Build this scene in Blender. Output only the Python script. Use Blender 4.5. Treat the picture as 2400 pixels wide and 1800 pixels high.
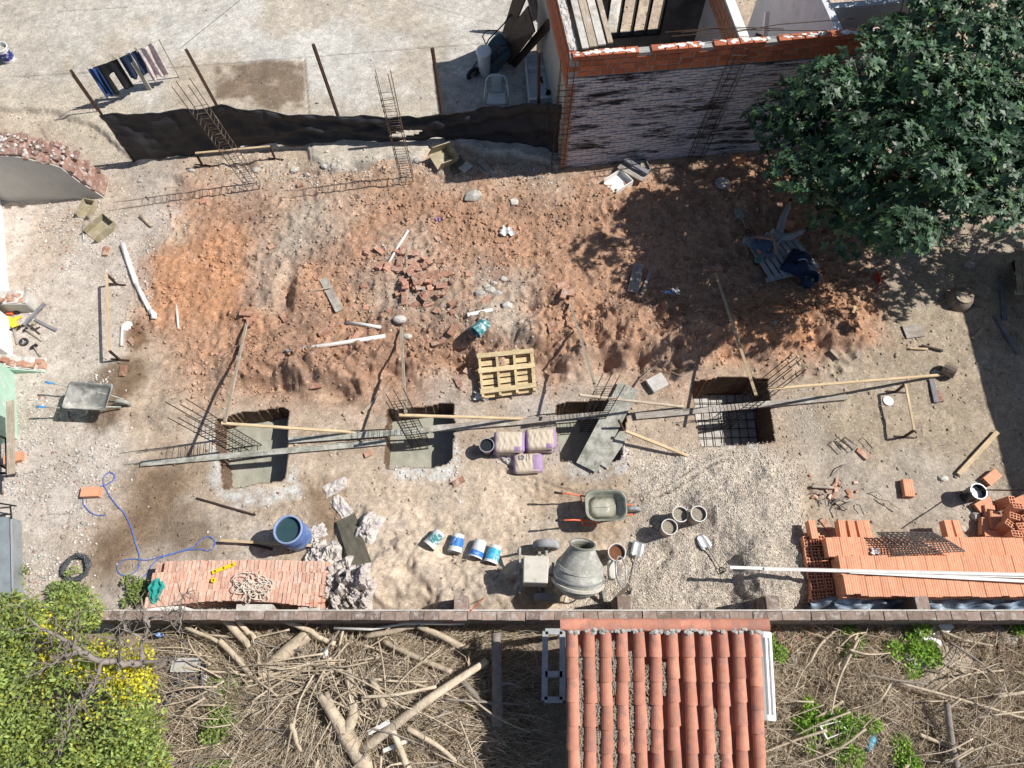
import bpy, math, random
import numpy as np
from mathutils import Vector, Matrix, Quaternion
for _o in list(bpy.data.objects): bpy.data.objects.remove(_o)
scene = bpy.context.scene
COL = scene.collection
R = random.Random(7)

# ------------------------------------------------------------------ camera
F, CAMH, CX, CY = 1664.0, 13.0, 1200.0, 900.0          # focal length and centre in photo pixels, height in metres
TH = math.atan(740 / F)                                # tilt away from straight down
TC, TS = math.cos(TH), math.sin(TH)
cam = bpy.data.objects.new('camera', bpy.data.cameras.new('camera'))
COL.objects.link(cam); scene.camera = cam
cam.location = (0, 0, CAMH); cam.rotation_euler = (TH, 0, 0)
cam.data.sensor_width = 36; cam.data.lens = F / 2400 * 36
cam.data.clip_start = .1; cam.data.clip_end = 1000

# ------------------------------------------------------------------ light
SUN_EL = math.radians(48.5); SUN_AZ = math.atan2(.986, .165)       # azimuth from +Y towards +X
SUN_DIR = Vector((math.sin(SUN_AZ) * math.cos(SUN_EL), math.cos(SUN_AZ) * math.cos(SUN_EL), math.sin(SUN_EL)))
world = bpy.data.worlds.new('World'); scene.world = world; world.use_nodes = True
wn = world.node_tree
sky = wn.nodes.new('ShaderNodeTexSky'); sky.sky_type = 'NISHITA'; sky.sun_disc = False
sky.sun_elevation = SUN_EL; sky.sun_rotation = SUN_AZ
bg = wn.nodes['Background']; bg.inputs[1].default_value = .066
wn.links.new(sky.outputs[0], bg.inputs[0])
sun = bpy.data.objects.new('sun', bpy.data.lights.new('sun', 'SUN'))
COL.objects.link(sun); sun.location = (20, 5, 25)
sun.data.energy = 5.0; sun.data.angle = math.radians(.53); sun.data.color = (1, .955, .89)
sun.rotation_euler = SUN_DIR.to_track_quat('Z', 'Y').to_euler()
scene.view_settings.view_transform = 'Standard'; scene.view_settings.look = 'None'
scene.view_settings.exposure = 0.16; scene.view_settings.gamma = 1; scene.view_settings.use_curve_mapping = False
scene.cycles.max_bounces = 6

# ------------------------------------------------------------------ photo pixel -> place
def P(px, py, z=0.0):
    """point at height z on the ray through a photo pixel"""
    u = (px - CX) / F; v = (CY - py) / F
    d = Vector((u, TS + v * TC, -TC + v * TS))
    return d * ((z - CAMH) / d.z) + Vector((0, 0, CAMH))
def Q(p):
    dz = p[2] - CAMH; de = p[1] * TS - dz * TC
    return CX + F * p[0] / de, CY - F * (p[1] * TC + dz * TS) / de
def zup(b, py):
    """height above b at which the vertical through b reaches photo row py"""
    lo, hi = 0.0, 6.0
    for _ in range(30):
        m = (lo + hi) / 2
        if Q((b[0], b[1], b[2] + m))[1] > py: lo = m
        else: hi = m
    return b[2] + lo

# ------------------------------------------------------------------ materials
MATS = {}
def nd(nt, t, **kw):
    n = nt.nodes.new(t)
    for k, v in kw.items():
        if k.startswith('i_'): n.inputs[int(k[2:])].default_value = v
        else: setattr(n, k, v)
    return n
def mixc(nt, fac, a, b, mode='MIX'):
    m = nt.nodes.new('ShaderNodeMix'); m.data_type = 'RGBA'; m.blend_type = mode
    for s, x in ((0, fac), (6, a), (7, b)):
        if isinstance(x, (int, float)): m.inputs[s].default_value = x
        elif isinstance(x, tuple): m.inputs[s].default_value = x if len(x) == 4 else x + (1,)
        else: nt.links.new(x, m.inputs[s])
    return m.outputs[2]
def ramp(nt, src, a, b, lo=0., hi=1.):
    m = nt.nodes.new('ShaderNodeMapRange'); nt.links.new(src, m.inputs[0])
    m.inputs[1].default_value = a; m.inputs[2].default_value = b; m.inputs[3].default_value = lo; m.inputs[4].default_value = hi
    return m.outputs[0]
def mk(name, col, rough=.8, var=.35, scale=6., bump=.25, bscale=45., metal=0., spec=.3, rnd=0., dirt=None, dscale=3., dth=(.5, .65),
       grain=None, alpha=1., trans=0., attr=None, wave=None, dstretch=None):
    m = bpy.data.materials.new(name); m.use_nodes = True; nt = m.node_tree; MATS[name] = m
    b = nt.nodes['Principled BSDF']
    tc = nd(nt, 'ShaderNodeTexCoord'); co = tc.outputs['Object']
    if grain:
        mp = nd(nt, 'ShaderNodeMapping'); nt.links.new(tc.outputs['UV'], mp.inputs[0]); mp.inputs[3].default_value = (grain[0], grain[1], 1)
        co2 = mp.outputs[0]
    oi = nd(nt, 'ShaderNodeObjectInfo')
    add = nd(nt, 'ShaderNodeVectorMath', operation='ADD'); 
    rv = nd(nt, 'ShaderNodeVectorMath', operation='SCALE'); nt.links.new(oi.outputs['Location'], rv.inputs[0]); rv.inputs[3].default_value = 3.7
    nt.links.new(co, add.inputs[0]); nt.links.new(rv.outputs[0], add.inputs[1]); co = add.outputs[0]
    n1 = nd(nt, 'ShaderNodeTexNoise'); nt.links.new(co, n1.inputs['Vector']); n1.inputs['Scale'].default_value = scale; n1.inputs['Detail'].default_value = 6; n1.inputs['Roughness'].default_value = .65
    c = col + (1,) if len(col) == 3 else col
    if attr:
        at = nd(nt, 'ShaderNodeAttribute', attribute_name=attr); src = at.outputs['Color']
    else:
        rgb = nd(nt, 'ShaderNodeRGB'); rgb.outputs[0].default_value = c; src = rgb.outputs[0]
    f = ramp(nt, n1.outputs[0], .25, .75, 1 - var, 1 + var)
    vm = nd(nt, 'ShaderNodeVectorMath', operation='SCALE'); nt.links.new(src, vm.inputs[0]); nt.links.new(f, vm.inputs[3]); out = vm.outputs[0]
    if rnd:
        f2 = ramp(nt, oi.outputs['Random'], 0, 1, 1 - rnd, 1 + rnd)
        vm = nd(nt, 'ShaderNodeVectorMath', operation='SCALE'); nt.links.new(out, vm.inputs[0]); nt.links.new(f2, vm.inputs[3]); out = vm.outputs[0]
    hgt = None
    if grain:
        ng = nd(nt, 'ShaderNodeTexNoise'); nt.links.new(co2, ng.inputs['Vector']); ng.inputs['Scale'].default_value = 1; ng.inputs['Detail'].default_value = 5
        f3 = ramp(nt, ng.outputs[0], .3, .7, .72, 1.2)
        vm = nd(nt, 'ShaderNodeVectorMath', operation='SCALE'); nt.links.new(out, vm.inputs[0]); nt.links.new(f3, vm.inputs[3]); out = vm.outputs[0]
    if dirt:
        n2 = nd(nt, 'ShaderNodeTexNoise'); dco = co
        if dstretch: dm = nd(nt, 'ShaderNodeMapping'); nt.links.new(co, dm.inputs[0]); dm.inputs[3].default_value = dstretch; dco = dm.outputs[0]
        nt.links.new(dco, n2.inputs['Vector']); n2.inputs['Scale'].default_value = dscale; n2.inputs['Detail'].default_value = 7; n2.inputs['Roughness'].default_value = .7
        out = mixc(nt, ramp(nt, n2.outputs[0], dth[0], dth[1]), out, dirt)
    nt.links.new(out, b.inputs['Base Color'])
    b.inputs['Roughness'].default_value = rough; b.inputs['Metallic'].default_value = metal
    b.inputs['Specular IOR Level'].default_value = spec
    if alpha < 1: b.inputs['Alpha'].default_value = alpha
    if trans: b.inputs['Transmission Weight'].default_value = trans
    if bump or wave:
        nb = nd(nt, 'ShaderNodeTexNoise'); nt.links.new(co, nb.inputs['Vector']); nb.inputs['Scale'].default_value = bscale; nb.inputs['Detail'].default_value = 5
        bp = nd(nt, 'ShaderNodeBump'); bp.inputs['Strength'].default_value = bump; bp.inputs['Distance'].default_value = .02
        nt.links.new(nb.outputs[0], bp.inputs['Height'])
        if wave:
            wv = nd(nt, 'ShaderNodeTexWave', bands_direction=wave[0], wave_profile='SIN'); nt.links.new(tc.outputs['Object'], wv.inputs[0]); wv.inputs['Scale'].default_value = wave[1]
            b2 = nd(nt, 'ShaderNodeBump'); b2.inputs['Strength'].default_value = wave[2]; b2.inputs['Distance'].default_value = .02
            nt.links.new(wv.outputs['Fac'], b2.inputs['Height']); nt.links.new(bp.outputs[0], b2.inputs['Normal']); bp = b2
        nt.links.new(bp.outputs[0], b.inputs['Normal'])
    return m
def leafmat(name, col, rough, var, transl=.25, spec=.4):
    m = mk(name, col, rough=rough, var=var, scale=1.2, bump=0, spec=spec)
    nt = m.node_tree; b = nt.nodes['Principled BSDF']; outn = nt.nodes['Material Output']
    geo = nd(nt, 'ShaderNodeAttribute', attribute_name='Col')
    lk = [l for l in nt.links if l.to_node == b and l.to_socket.name == 'Base Color'][0].from_socket
    cc = mixc(nt, 1.0, lk, geo.outputs['Color'], 'MULTIPLY')
    nt.links.new(cc, b.inputs['Base Color'])
    tr = nd(nt, 'ShaderNodeBsdfTranslucent'); nt.links.new(cc, tr.inputs[0])
    mx = nd(nt, 'ShaderNodeMixShader'); mx.inputs[0].default_value = transl
    nt.links.new(b.outputs[0], mx.inputs[1]); nt.links.new(tr.outputs[0], mx.inputs[2]); nt.links.new(mx.outputs[0], outn.inputs[0])
    return m

mk('pine', (.56, .43, .27), var=.2, grain=(2.5, 45), bump=.1, rough=.7)
mk('pine_old', (.42, .35, .27), var=.25, grain=(2.5, 45), bump=.15, dirt=(.55, .52, .47), dscale=5, dth=(.55, .7))
mk('wood_grey', (.33, .29, .25), var=.25, grain=(2, 40), bump=.2, dirt=(.50, .48, .44), dscale=4, dth=(.5, .66))
mk('wood_cement', (.30, .295, .25), var=.3, grain=(2, 30), bump=.3, dirt=(.47, .46, .415), dscale=6, dth=(.45, .62))
mk('wood_dark', (.055, .034, .027), var=.3, grain=(2, 40), bump=.2, rough=.65)
mk('pallet_grey', (.40, .42, .45), var=.25, grain=(2, 40), bump=.2)
mk('wood_slate', (.22, .22, .24), var=.3, grain=(2, 40), bump=.2)
mk('plywood', (.34, .29, .19), var=.25, scale=4, bump=.1, grain=(3, 14), dirt=(.45, .42, .36), dscale=6)
mk('plywood_wet', (.13, .12, .09), var=.3, scale=4, bump=.1, grain=(3, 14), rough=.6)
mk('pallet_wood', (.62, .49, .29), var=.2, grain=(3, 50), bump=.1, rnd=.12)
mk('white_paint', (.78, .77, .74), var=.1, rough=.6, bump=.08, dirt=(.6, .55, .48), dscale=5, dth=(.6, .75))
mk('white_clean', (.82, .82, .81), var=.05, rough=.35, bump=.02, spec=.5, dirt=(.62, .6, .56), dscale=4, dth=(.6, .8))
mk('pvc', (.70, .69, .66), var=.12, rough=.4, bump=.05, spec=.5, dirt=(.5, .43, .36), dscale=6, dth=(.58, .75))
mk('rust', (.085, .052, .038), var=.4, scale=20, rough=.75, metal=.3, bump=.3)
mk('rebar', (.15, .105, .08), var=.35, scale=15, rough=.7, metal=.25, bump=.2, dirt=(.42, .40, .36), dscale=3, dth=(.55, .7))
mk('rebar_dark', (.055, .045, .042), var=.35, scale=15, rough=.6, metal=.35, bump=.2)
mk('iron_black', (.03, .03, .032), var=.2, rough=.55, metal=.3, bump=.05)
mk('galv', (.45, .46, .47), var=.2, scale=9, rough=.45, metal=.5, bump=.1)
mk('net_black', (.028, .029, .034), var=.35, rough=.6, spec=.35, scale=3, bump=.3, bscale=120)
mk('concrete_wet', (.345, .34, .275), var=.18, scale=3, rough=.42, spec=.5, bump=.5, bscale=14, dirt=(.41, .405, .335), dscale=2.5)
mk('concrete', (.46, .44, .40), var=.25, scale=5, bump=.4, bscale=30, dirt=(.32, .29, .25), dscale=2.2, dth=(.55, .75))
mk('concrete_pale', (.56, .54, .50), var=.25, scale=6, bump=.5, bscale=25, dirt=(.36, .30, .25), dscale=4, dth=(.5, .7))
mk('mortar', (.36, .35, .34), var=.25, scale=12, bump=.5, bscale=40)
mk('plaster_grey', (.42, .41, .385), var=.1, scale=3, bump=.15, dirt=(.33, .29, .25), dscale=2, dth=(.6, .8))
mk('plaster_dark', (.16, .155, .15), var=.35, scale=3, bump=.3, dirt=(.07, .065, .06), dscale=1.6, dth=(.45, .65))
mk('wall_white', (.80, .79, .77), var=.08, scale=4, bump=.1, dirt=(.66, .63, .59), dscale=2.5, dth=(.6, .8))
mk('wall_green', (.40, .58, .47), var=.12, scale=4, bump=.15, dirt=(.66, .65, .58), dscale=5, dth=(.55, .68))
mk('wall_bluewhite', (.62, .64, .68), var=.12, scale=3, bump=.15, dirt=(.45, .45, .45), dscale=2.2, dth=(.55, .75))
mk('whitewash', (.60, .58, .62), var=.25, scale=8, bump=.6, bscale=60, dirt=(.05, .042, .046), dscale=2.2, dth=(.50, .60), dstretch=(.45, .45, 2.6))
mk('brick_old', (.40, .205, .14), var=.3, scale=14, bump=.5, rnd=.25, dirt=(.54, .45, .37), dscale=9, dth=(.48, .66))
mk('brick_ruin', (.25, .15, .12), var=.35, scale=14, bump=.5, rnd=.3, dirt=(.46, .41, .37), dscale=7, dth=(.50, .66))
mk('brick_pale', (.66, .385, .285), var=.22, scale=14, bump=.4, rnd=.22, dirt=(.70, .58, .48), dscale=5, dth=(.46, .66))
mk('brick_cap', (.27, .20, .165), var=.35, scale=12, bump=.5, rnd=.3, dirt=(.46, .42, .38), dscale=8, dth=(.52, .68))
mk('brick_hollow', (.70, .335, .20), var=.14, scale=10, bump=.15, rnd=.10, wave=('Y', 7.6, .28), dirt=(.68, .44, .32), dscale=6, dth=(.55, .75))
mk('brick_hollow_wall', (.46, .145, .075), var=.25, scale=10, bump=.3, rnd=.2, dirt=(.45, .40, .38), dscale=7, dth=(.62, .75))
mk('hole_dark', (.12, .045, .03), var=.2, bump=0)
mk('tile', (.57, .25, .168), var=.2, scale=7, bump=.2, rnd=.22, rough=.75, dirt=(.32, .185, .16), dscale=5, dth=(.48, .70))
mk('tile_dark', (.48, .23, .165), var=.25, scale=7, bump=.2, rnd=.15, rough=.8)
mk('tile_mortar', (.42, .41, .38), var=.35, scale=15, bump=.7, bscale=30)
mk('steel_cement', (.34, .34, .30), var=.35, scale=7, rough=.7, bump=.5, dirt=(.56, .55, .51), dscale=5, dth=(.5, .65))
mk('tray_cement', (.27, .28, .23), var=.25, scale=6, rough=.45, bump=.35, spec=.5, dirt=(.40, .40, .35), dscale=6, dth=(.52, .66))
mk('tray_grey', (.25, .25, .235), var=.35, scale=7, rough=.55, bump=.25, dirt=(.52, .50, .46), dscale=5, dth=(.5, .64))
mk('mixer_cream', (.58, .55, .48), var=.12, scale=8, rough=.55, bump=.15, dirt=(.42, .39, .34), dscale=7, dth=(.55, .7))
mk('tyre', (.03, .03, .03), var=.2, rough=.75, bump=.3, dirt=(.07, .065, .06), dscale=5)
mk('tyre_dusty', (.30, .31, .32), var=.2, rough=.85, bump=.3, dirt=(.44, .44, .43), dscale=7)
mk('red_paint', (.55, .06, .03), var=.2, rough=.45, bump=.05)
mk('orange_red', (.72, .16, .07), var=.12, rough=.4, bump=.03)
mk('blue_grip', (.05, .28, .65), var=.1, rough=.5, bump=.03)
mk('blue_barrel', (.10, .18, .44), var=.25, scale=4, rough=.5, bump=.1, dirt=(.34, .40, .52), dscale=2.6, dth=(.5, .68))
mk('barrel_rim', (.26, .33, .50), var=.2, rough=.5, bump=.1)
mk('water', (.035, .075, .085), var=.1, rough=.06, spec=.5, bump=.02, bscale=8)
mk('water_dark', (.025, .03, .034), var=.1, rough=.08, spec=.5, bump=.02, bscale=8)
mk('muddy', (.16, .065, .032), var=.2, rough=.35, bump=.1)
mk('pail_white', (.72, .72, .70), var=.12, rough=.45, bump=.05, spec=.4, dirt=(.5, .44, .37), dscale=7, dth=(.52, .7))
mk('pail_black', (.02, .021, .025), var=.3, rough=.4, bump=.05, spec=.5, dirt=(.16, .16, .17), dscale=8, dth=(.55, .7))
mk('pail_dusty', (.42, .345, .30), var=.25, rough=.7, bump=.15)
mk('pail_navy', (.03, .06, .14), var=.25, rough=.35, bump=.05, spec=.5)
mk('label_blue', (.045, .20, .55), var=.3, scale=14, rough=.5, bump=.03, dirt=(.62, .68, .72), dscale=9, dth=(.55, .62))
mk('label_teal', (.04, .22, .24), var=.3, scale=14, rough=.5, bump=.03, dirt=(.66, .70, .70), dscale=10, dth=(.5, .58))
mk('label_cyan', (.06, .42, .66), var=.25, scale=14, rough=.5, bump=.03, dirt=(.7, .74, .76), dscale=9, dth=(.55, .62))
mk('label_navy', (.03, .04, .22), var=.2, scale=14, rough=.5, bump=.03, dirt=(.7, .7, .72), dscale=12, dth=(.55, .62))
mk('bag_paper', (.58, .49, .385), var=.15, scale=7, rough=.75, bump=.25, bscale=16)
mk('bag_print', (.36, .25, .41), var=.2, scale=9, rough=.7, bump=.2)
mk('bag_empty', (.55, .51, .47), var=.3, scale=7, rough=.8, bump=.4, bscale=20, dirt=(.36, .29, .37), dscale=4, dth=(.54, .64))
mk('bag_ink', (.14, .15, .16), var=.2, rough=.8, bump=0)
mk('tarp_blue', (.25, .32, .42), var=.3, scale=4, rough=.6, bump=.3, bscale=18, dirt=(.52, .54, .55), dscale=4, dth=(.5, .68))
mk('hose_blue', (.10, .18, .52), var=.15, rough=.45, bump=.03)
mk('tube_black', (.075, .08, .09), var=.3, rough=.6, bump=.1, dirt=(.17, .17, .17), dscale=8)
mk('rope', (.66, .60, .52), var=.15, rough=.9, bump=.3, bscale=90)
mk('yellow', (.80, .58, .02), var=.06, rough=.4, bump=.02)
mk('net_green', (.03, .30, .27), var=.25, scale=14, rough=.7, bump=.6, bscale=50)
mk('denim_black', (.012, .014, .017), var=.3, rough=.9, bump=.3)
mk('cloth_navy', (.022, .036, .085), var=.3, rough=.9, bump=.3)
mk('cloth_blue', (.03, .07, .20), var=.3, rough=.9, bump=.3)
mk('cloth_grey', (.34, .37, .39), var=.2, rough=.9, bump=.3)
mk('cloth_shirt', (.08, .125, .20), var=.35, rough=.9, bump=.3, dirt=(.16, .2, .24), dscale=9, dth=(.55, .65))
mk('cloth_teal', (.13, .21, .20), var=.2, rough=.9, bump=.3)
mk('reflective', (.62, .65, .72), var=.05, rough=.4, bump=0)
mk('bag_towel', (.52, .42, .44), var=.12, rough=.9, bump=.3, dirt=(.68, .62, .62), dscale=14, dth=(.45, .55))
mk('skin', (.42, .24, .17), var=.08, rough=.55, bump=.05)
mk('hair', (.02, .015, .012), var=.3, rough=.7, bump=.3)
mk('boot', (.05, .04, .035), var=.3, rough=.7, bump=.2)
mk('chair_white', (.60, .65, .64), var=.05, rough=.4, bump=.02, spec=.5)
mk('porcelain', (.74, .76, .78), var=.06, rough=.25, bump=.02, spec=.6, dirt=(.5, .5, .5), dscale=3, dth=(.6, .8))
mk('teal_rust', (.07, .14, .16), var=.35, scale=7, rough=.6, bump=.2, dirt=(.17, .08, .05), dscale=4, dth=(.5, .65))
mk('bark', (.24, .195, .155), var=.35, scale=9, rough=.9, bump=.8, bscale=22)
mk('branch_dry', (.50, .415, .31), var=.35, scale=9, rough=.9, bump=.6, bscale=26, rnd=.2)
mk('branch_grey', (.27, .235, .205), var=.3, scale=9, rough=.9, bump=.6, bscale=26)
mk('twigs', (.36, .285, .20), var=.3, rough=.9, bump=0, attr='Col')
mk('stones', (.5, .5, .5), var=.25, scale=20, rough=.9, bump=.3, attr='Col')
mk('glass_pane', (.10, .13, .15), var=.2, rough=.12, spec=.6, bump=.02)
mk('pane_lit', (.62, .58, .50), var=.15, rough=.5, bump=.03)
mk('sheet_metal', (.30, .34, .36), var=.2, scale=4, rough=.5, metal=.2, bump=.1, dirt=(.2, .2, .2), dscale=2.4, dth=(.55, .75))
mk('card_yellow', (.75, .55, .05), var=.2, rough=.7, bump=.05)
mk('straw', (.34, .30, .24), var=.5, scale=40, rough=.95, bump=1., bscale=60)
mk('cap_navy', (.04, .05, .09), var=.2, rough=.8, bump=.1)
leafmat('leaf_dark', (.055, .112, .056), .48, .25, .17, .45)
leafmat('leaf_green', (.26, .34, .10), .55, .3, .3, .3)
leafmat('leaf_yellow', (.58, .56, .06), .6, .15, .3, .2)
leafmat('leaf_lime', (.24, .40, .06), .55, .25, .3, .3)

# ------------------------------------------------------------------ mesh building
ORG = {}
class MB:
    def __init__(s): s.v = []; s.f = []; s.uv = {}; s.col = None
    def add(s, vs, fs):
        n = len(s.v); s.v += [tuple(x) for x in vs]; s.f += [tuple(i + n for i in f) for f in fs]; return n
    def box(s, c, sz, rot=None, taper=1.):
        c = Vector(c); h = [x / 2 for x in sz]; vs = []
        for z in (-1, 1):
            k = taper if z > 0 else 1
            for x, y in ((-1, -1), (1, -1), (1, 1), (-1, 1)):
                q = Vector((x * h[0] * k, y * h[1] * k, z * h[2]))
                if rot is not None: q = rot @ q
                vs.append(c + q)
        s.add(vs, [(3, 2, 1, 0), (4, 5, 6, 7), (0, 1, 5, 4), (1, 2, 6, 5), (2, 3, 7, 6), (3, 0, 4, 7)]); return s
    def beam(s, a, b, w, h, roll=0., warp=0.):
        """plank from a to b, width w, thickness h, resting face centred on the line"""
        a, b = Vector(a), Vector(b); d = b - a; L = d.length; d.normalize()
        side = d.cross(Vector((0, 0, 1)))
        if side.length < 1e-3: side = Vector((1, 0, 0))
        side.normalize(); up = side.cross(d)
        if roll: q = Quaternion(d, roll); side = q @ side; up = q @ up
        nseg = 1 if not warp else 8
        vs = []
        for i in range(nseg + 1):
            t = i / nseg; o = a.lerp(b, t) + up * (warp * math.sin(t * math.pi))
            for sx, sz in ((-1, -1), (1, -1), (1, 1), (-1, 1)): vs.append(o + side * (sx * w / 2) + up * (sz * h / 2))
        base = len(s.v); fs = [(0, 1, 2, 3)]; n = nseg * 4; fs.append((n + 3, n + 2, n + 1, n))
        for i in range(nseg):
            k = i * 4
            for j in range(4):
                j2 = (j + 1) % 4; fs.append((k + j, k + 4 + j, k + 4 + j2, k + j2))
        f0 = len(s.f); s.add(vs, fs); off = R.random() * 9
        per = (0, w, w + h, 2 * w + h)
        s.uv[f0] = [(off, q_) for q_ in (0, w, w + h, h)]; s.uv[f0 + 1] = [(off, q_) for q_ in (h, w + h, w, 0)]
        for i in range(nseg):
            for j in range(4):
                l0, l1 = L * i / nseg + off, L * (i + 1) / nseg + off; v0 = per[j]; v1 = v0 + (w if j % 2 == 0 else h)
                s.uv[f0 + 2 + i * 4 + j] = [(l0, v0), (l1, v0), (l1, v1), (l0, v1)]
        return s
    def tube(s, pts, r, n=6, cap=True):
        pts = [Vector(p) for p in pts]; m = len(pts); rr = r if isinstance(r, (list, tuple)) else [r] * m
        t0 = (pts[1] - pts[0]).normalized(); ax = t0.orthogonal().normalized(); vs = []
        for i, p in enumerate(pts):
            t = (pts[min(i + 1, m - 1)] - pts[max(i - 1, 0)])
            if t.length < 1e-9: t = t0
            t.normalize(); ax = (ax - t * ax.dot(t))
            if ax.length < 1e-6: ax = t.orthogonal()
            ax.normalize(); bx = t.cross(ax)
            for k in range(n):
                a = 2 * math.pi * k / n; vs.append(p + (ax * math.cos(a) + bx * math.sin(a)) * rr[i])
        fs = []
        for i in range(m - 1):
            for k in range(n): fs.append((i * n + k, i * n + (k + 1) % n, (i + 1) * n + (k + 1) % n, (i + 1) * n + k))
        if cap: fs.append(tuple(range(n - 1, -1, -1))); fs.append(tuple((m - 1) * n + k for k in range(n)))
        s.add(vs, fs); return s
    def lathe(s, prof, M, n=24, closed=False):
        vs = []; m = len(prof)
        for r, z in prof:
            for k in range(n):
                a = 2 * math.pi * k / n; vs.append(M @ Vector((r * math.cos(a), r * math.sin(a), z)))
        fs = [(i * n + k, i * n + (k + 1) % n, (i + 1) * n + (k + 1) % n, (i + 1) * n + k) for i in range(m - 1) for k in range(n)]
        if closed: fs += [((m - 1) * n + k, (m - 1) * n + (k + 1) % n, (k + 1) % n, k) for k in range(n)]
        s.add(vs, fs); return s
    def grid(s, fn, nu, nv, keep=None):
        vs = [fn(i / nu, j / nv) for j in range(nv + 1) for i in range(nu + 1)]; fs = []
        for j in range(nv):
            for i in range(nu):
                if keep and not keep((i + .5) / nu, (j + .5) / nv): continue
                a = j * (nu + 1) + i; fs.append((a, a + 1, a + nu + 2, a + nu + 1))
        s.add(vs, fs); return s
    def prism(s, poly, z0, z1):
        n = len(poly); vs = [(p[0], p[1], z0) for p in poly] + [(p[0], p[1], z1) for p in poly]
        ar = sum(poly[i][0] * poly[(i + 1) % n][1] - poly[(i + 1) % n][0] * poly[i][1] for i in range(n))
        fs = [tuple(range(n - 1, -1, -1)), tuple(range(n, 2 * n))] + [(i, (i + 1) % n, n + (i + 1) % n, n + i) for i in range(n)]
        if ar < 0: fs = [tuple(reversed(f)) for f in fs]
        s.add(vs, fs); return s
    def hull(s, rings, caps=True):
        """loft through closed rings of equal length"""
        n = len(rings[0]); vs = [p for r in rings for p in r]; fs = []
        for i in range(len(rings) - 1):
            for k in range(n): fs.append((i * n + k, i * n + (k + 1) % n, (i + 1) * n + (k + 1) % n, (i + 1) * n + k))
        if caps: fs.append(tuple(range(n - 1, -1, -1))); fs.append(tuple((len(rings) - 1) * n + k for k in range(n)))
        s.add(vs, fs); return s
    def rock(s, c, r, seed=None, flat=.7):
        rn = random.Random(seed if seed is not None else R.random())
        t = (1 + 5 ** .5) / 2
        iv = [(-1, t, 0), (1, t, 0), (-1, -t, 0), (1, -t, 0), (0, -1, t), (0, 1, t), (0, -1, -t), (0, 1, -t), (t, 0, -1), (t, 0, 1), (-t, 0, -1), (-t, 0, 1)]
        fs = [(0, 11, 5), (0, 5, 1), (0, 1, 7), (0, 7, 10), (0, 10, 11), (1, 5, 9), (5, 11, 4), (11, 10, 2), (10, 7, 6), (7, 1, 8), (3, 9, 4), (3, 4, 2), (3, 2, 6), (3, 6, 8), (3, 8, 9), (4, 9, 5), (2, 4, 11), (6, 2, 10), (8, 6, 7), (9, 8, 1)]
        q = Quaternion((rn.random() - .5, rn.random() - .5, rn.random() - .5), rn.random() * 6).normalized().to_matrix()
        rr = r if isinstance(r, (tuple, list)) else (r, r, r * flat)
        vs = []
        for p in iv:
            p = q @ (Vector(p).normalized() * rn.uniform(.72, 1.15)); vs.append(Vector(c) + Vector((p.x * rr[0], p.y * rr[1], p.z * rr[2])))
        s.add(vs, fs); return s
    def mesh(s, name, mat, org, smooth=False):
        me = bpy.data.meshes.new(name); ox, oy, oz = org
        me.from_pydata([(x - ox, y - oy, z - oz) for x, y, z in s.v], [], s.f)
        if s.uv:
            ul = me.uv_layers.new(name='UVMap').data; pl = me.polygons
            for fi, uvs in s.uv.items():
                ls = pl[fi].loop_start
                for k, q in enumerate(uvs): ul[ls + k].uv = q
        if smooth: me.polygons.foreach_set('use_smooth', [True] * len(me.polygons))
        me.materials.append(MATS[mat]); return me
    def obj(s, name, mat, parent=None, smooth=False, bevel=0., solid=0., subsurf=0):
        if parent is not None: org = ORG[parent]
        else:
            a = np.array(s.v); org = Vector(((a[:, 0].min() + a[:, 0].max()) / 2, (a[:, 1].min() + a[:, 1].max()) / 2, a[:, 2].min()))
        o = bpy.data.objects.new(name, s.mesh(name, mat, org, smooth)); COL.objects.link(o); ORG[o] = org
        if parent is None: o.location = org
        else: o.parent = parent
        if solid: md = o.modifiers.new('solid', 'SOLIDIFY'); md.thickness = solid; md.offset = 0
        if bevel: md = o.modifiers.new('bevel', 'BEVEL'); md.width = bevel; md.segments = 2; md.limit_method = 'ANGLE'
        if subsurf: md = o.modifiers.new('sub', 'SUBSURF'); md.levels = md.render_levels = subsurf
        return o
def thing(name, label, cat, loc, group=None):
    o = bpy.data.objects.new(name, None); COL.objects.link(o); o.location = loc; o.empty_display_size = .1
    o['label'] = label; o['category'] = cat
    if group: o['group'] = group
    o['kind'] = 'thing'; ORG[o] = Vector(loc); return o
def tag(o, label, cat, group=None):
    o['label'] = label; o['category'] = cat; o['kind'] = 'thing'
    if group: o['group'] = group
    return o
def struct(o): o['kind'] = 'structure'; return o
def inst(name, me, M, parent):
    o = bpy.data.objects.new(name, me); COL.objects.link(o)
    o.parent = parent; o.matrix_basis = Matrix.Translation(-ORG[parent]) @ M if parent else M; ORG[o] = ORG[parent] if parent else M.translation
    return o
def MT(loc, rz=0., rx=0., ry=0.):
    return Matrix.Translation(loc) @ Matrix.Rotation(rz, 4, 'Z') @ Matrix.Rotation(ry, 4, 'Y') @ Matrix.Rotation(rx, 4, 'X')
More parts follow.
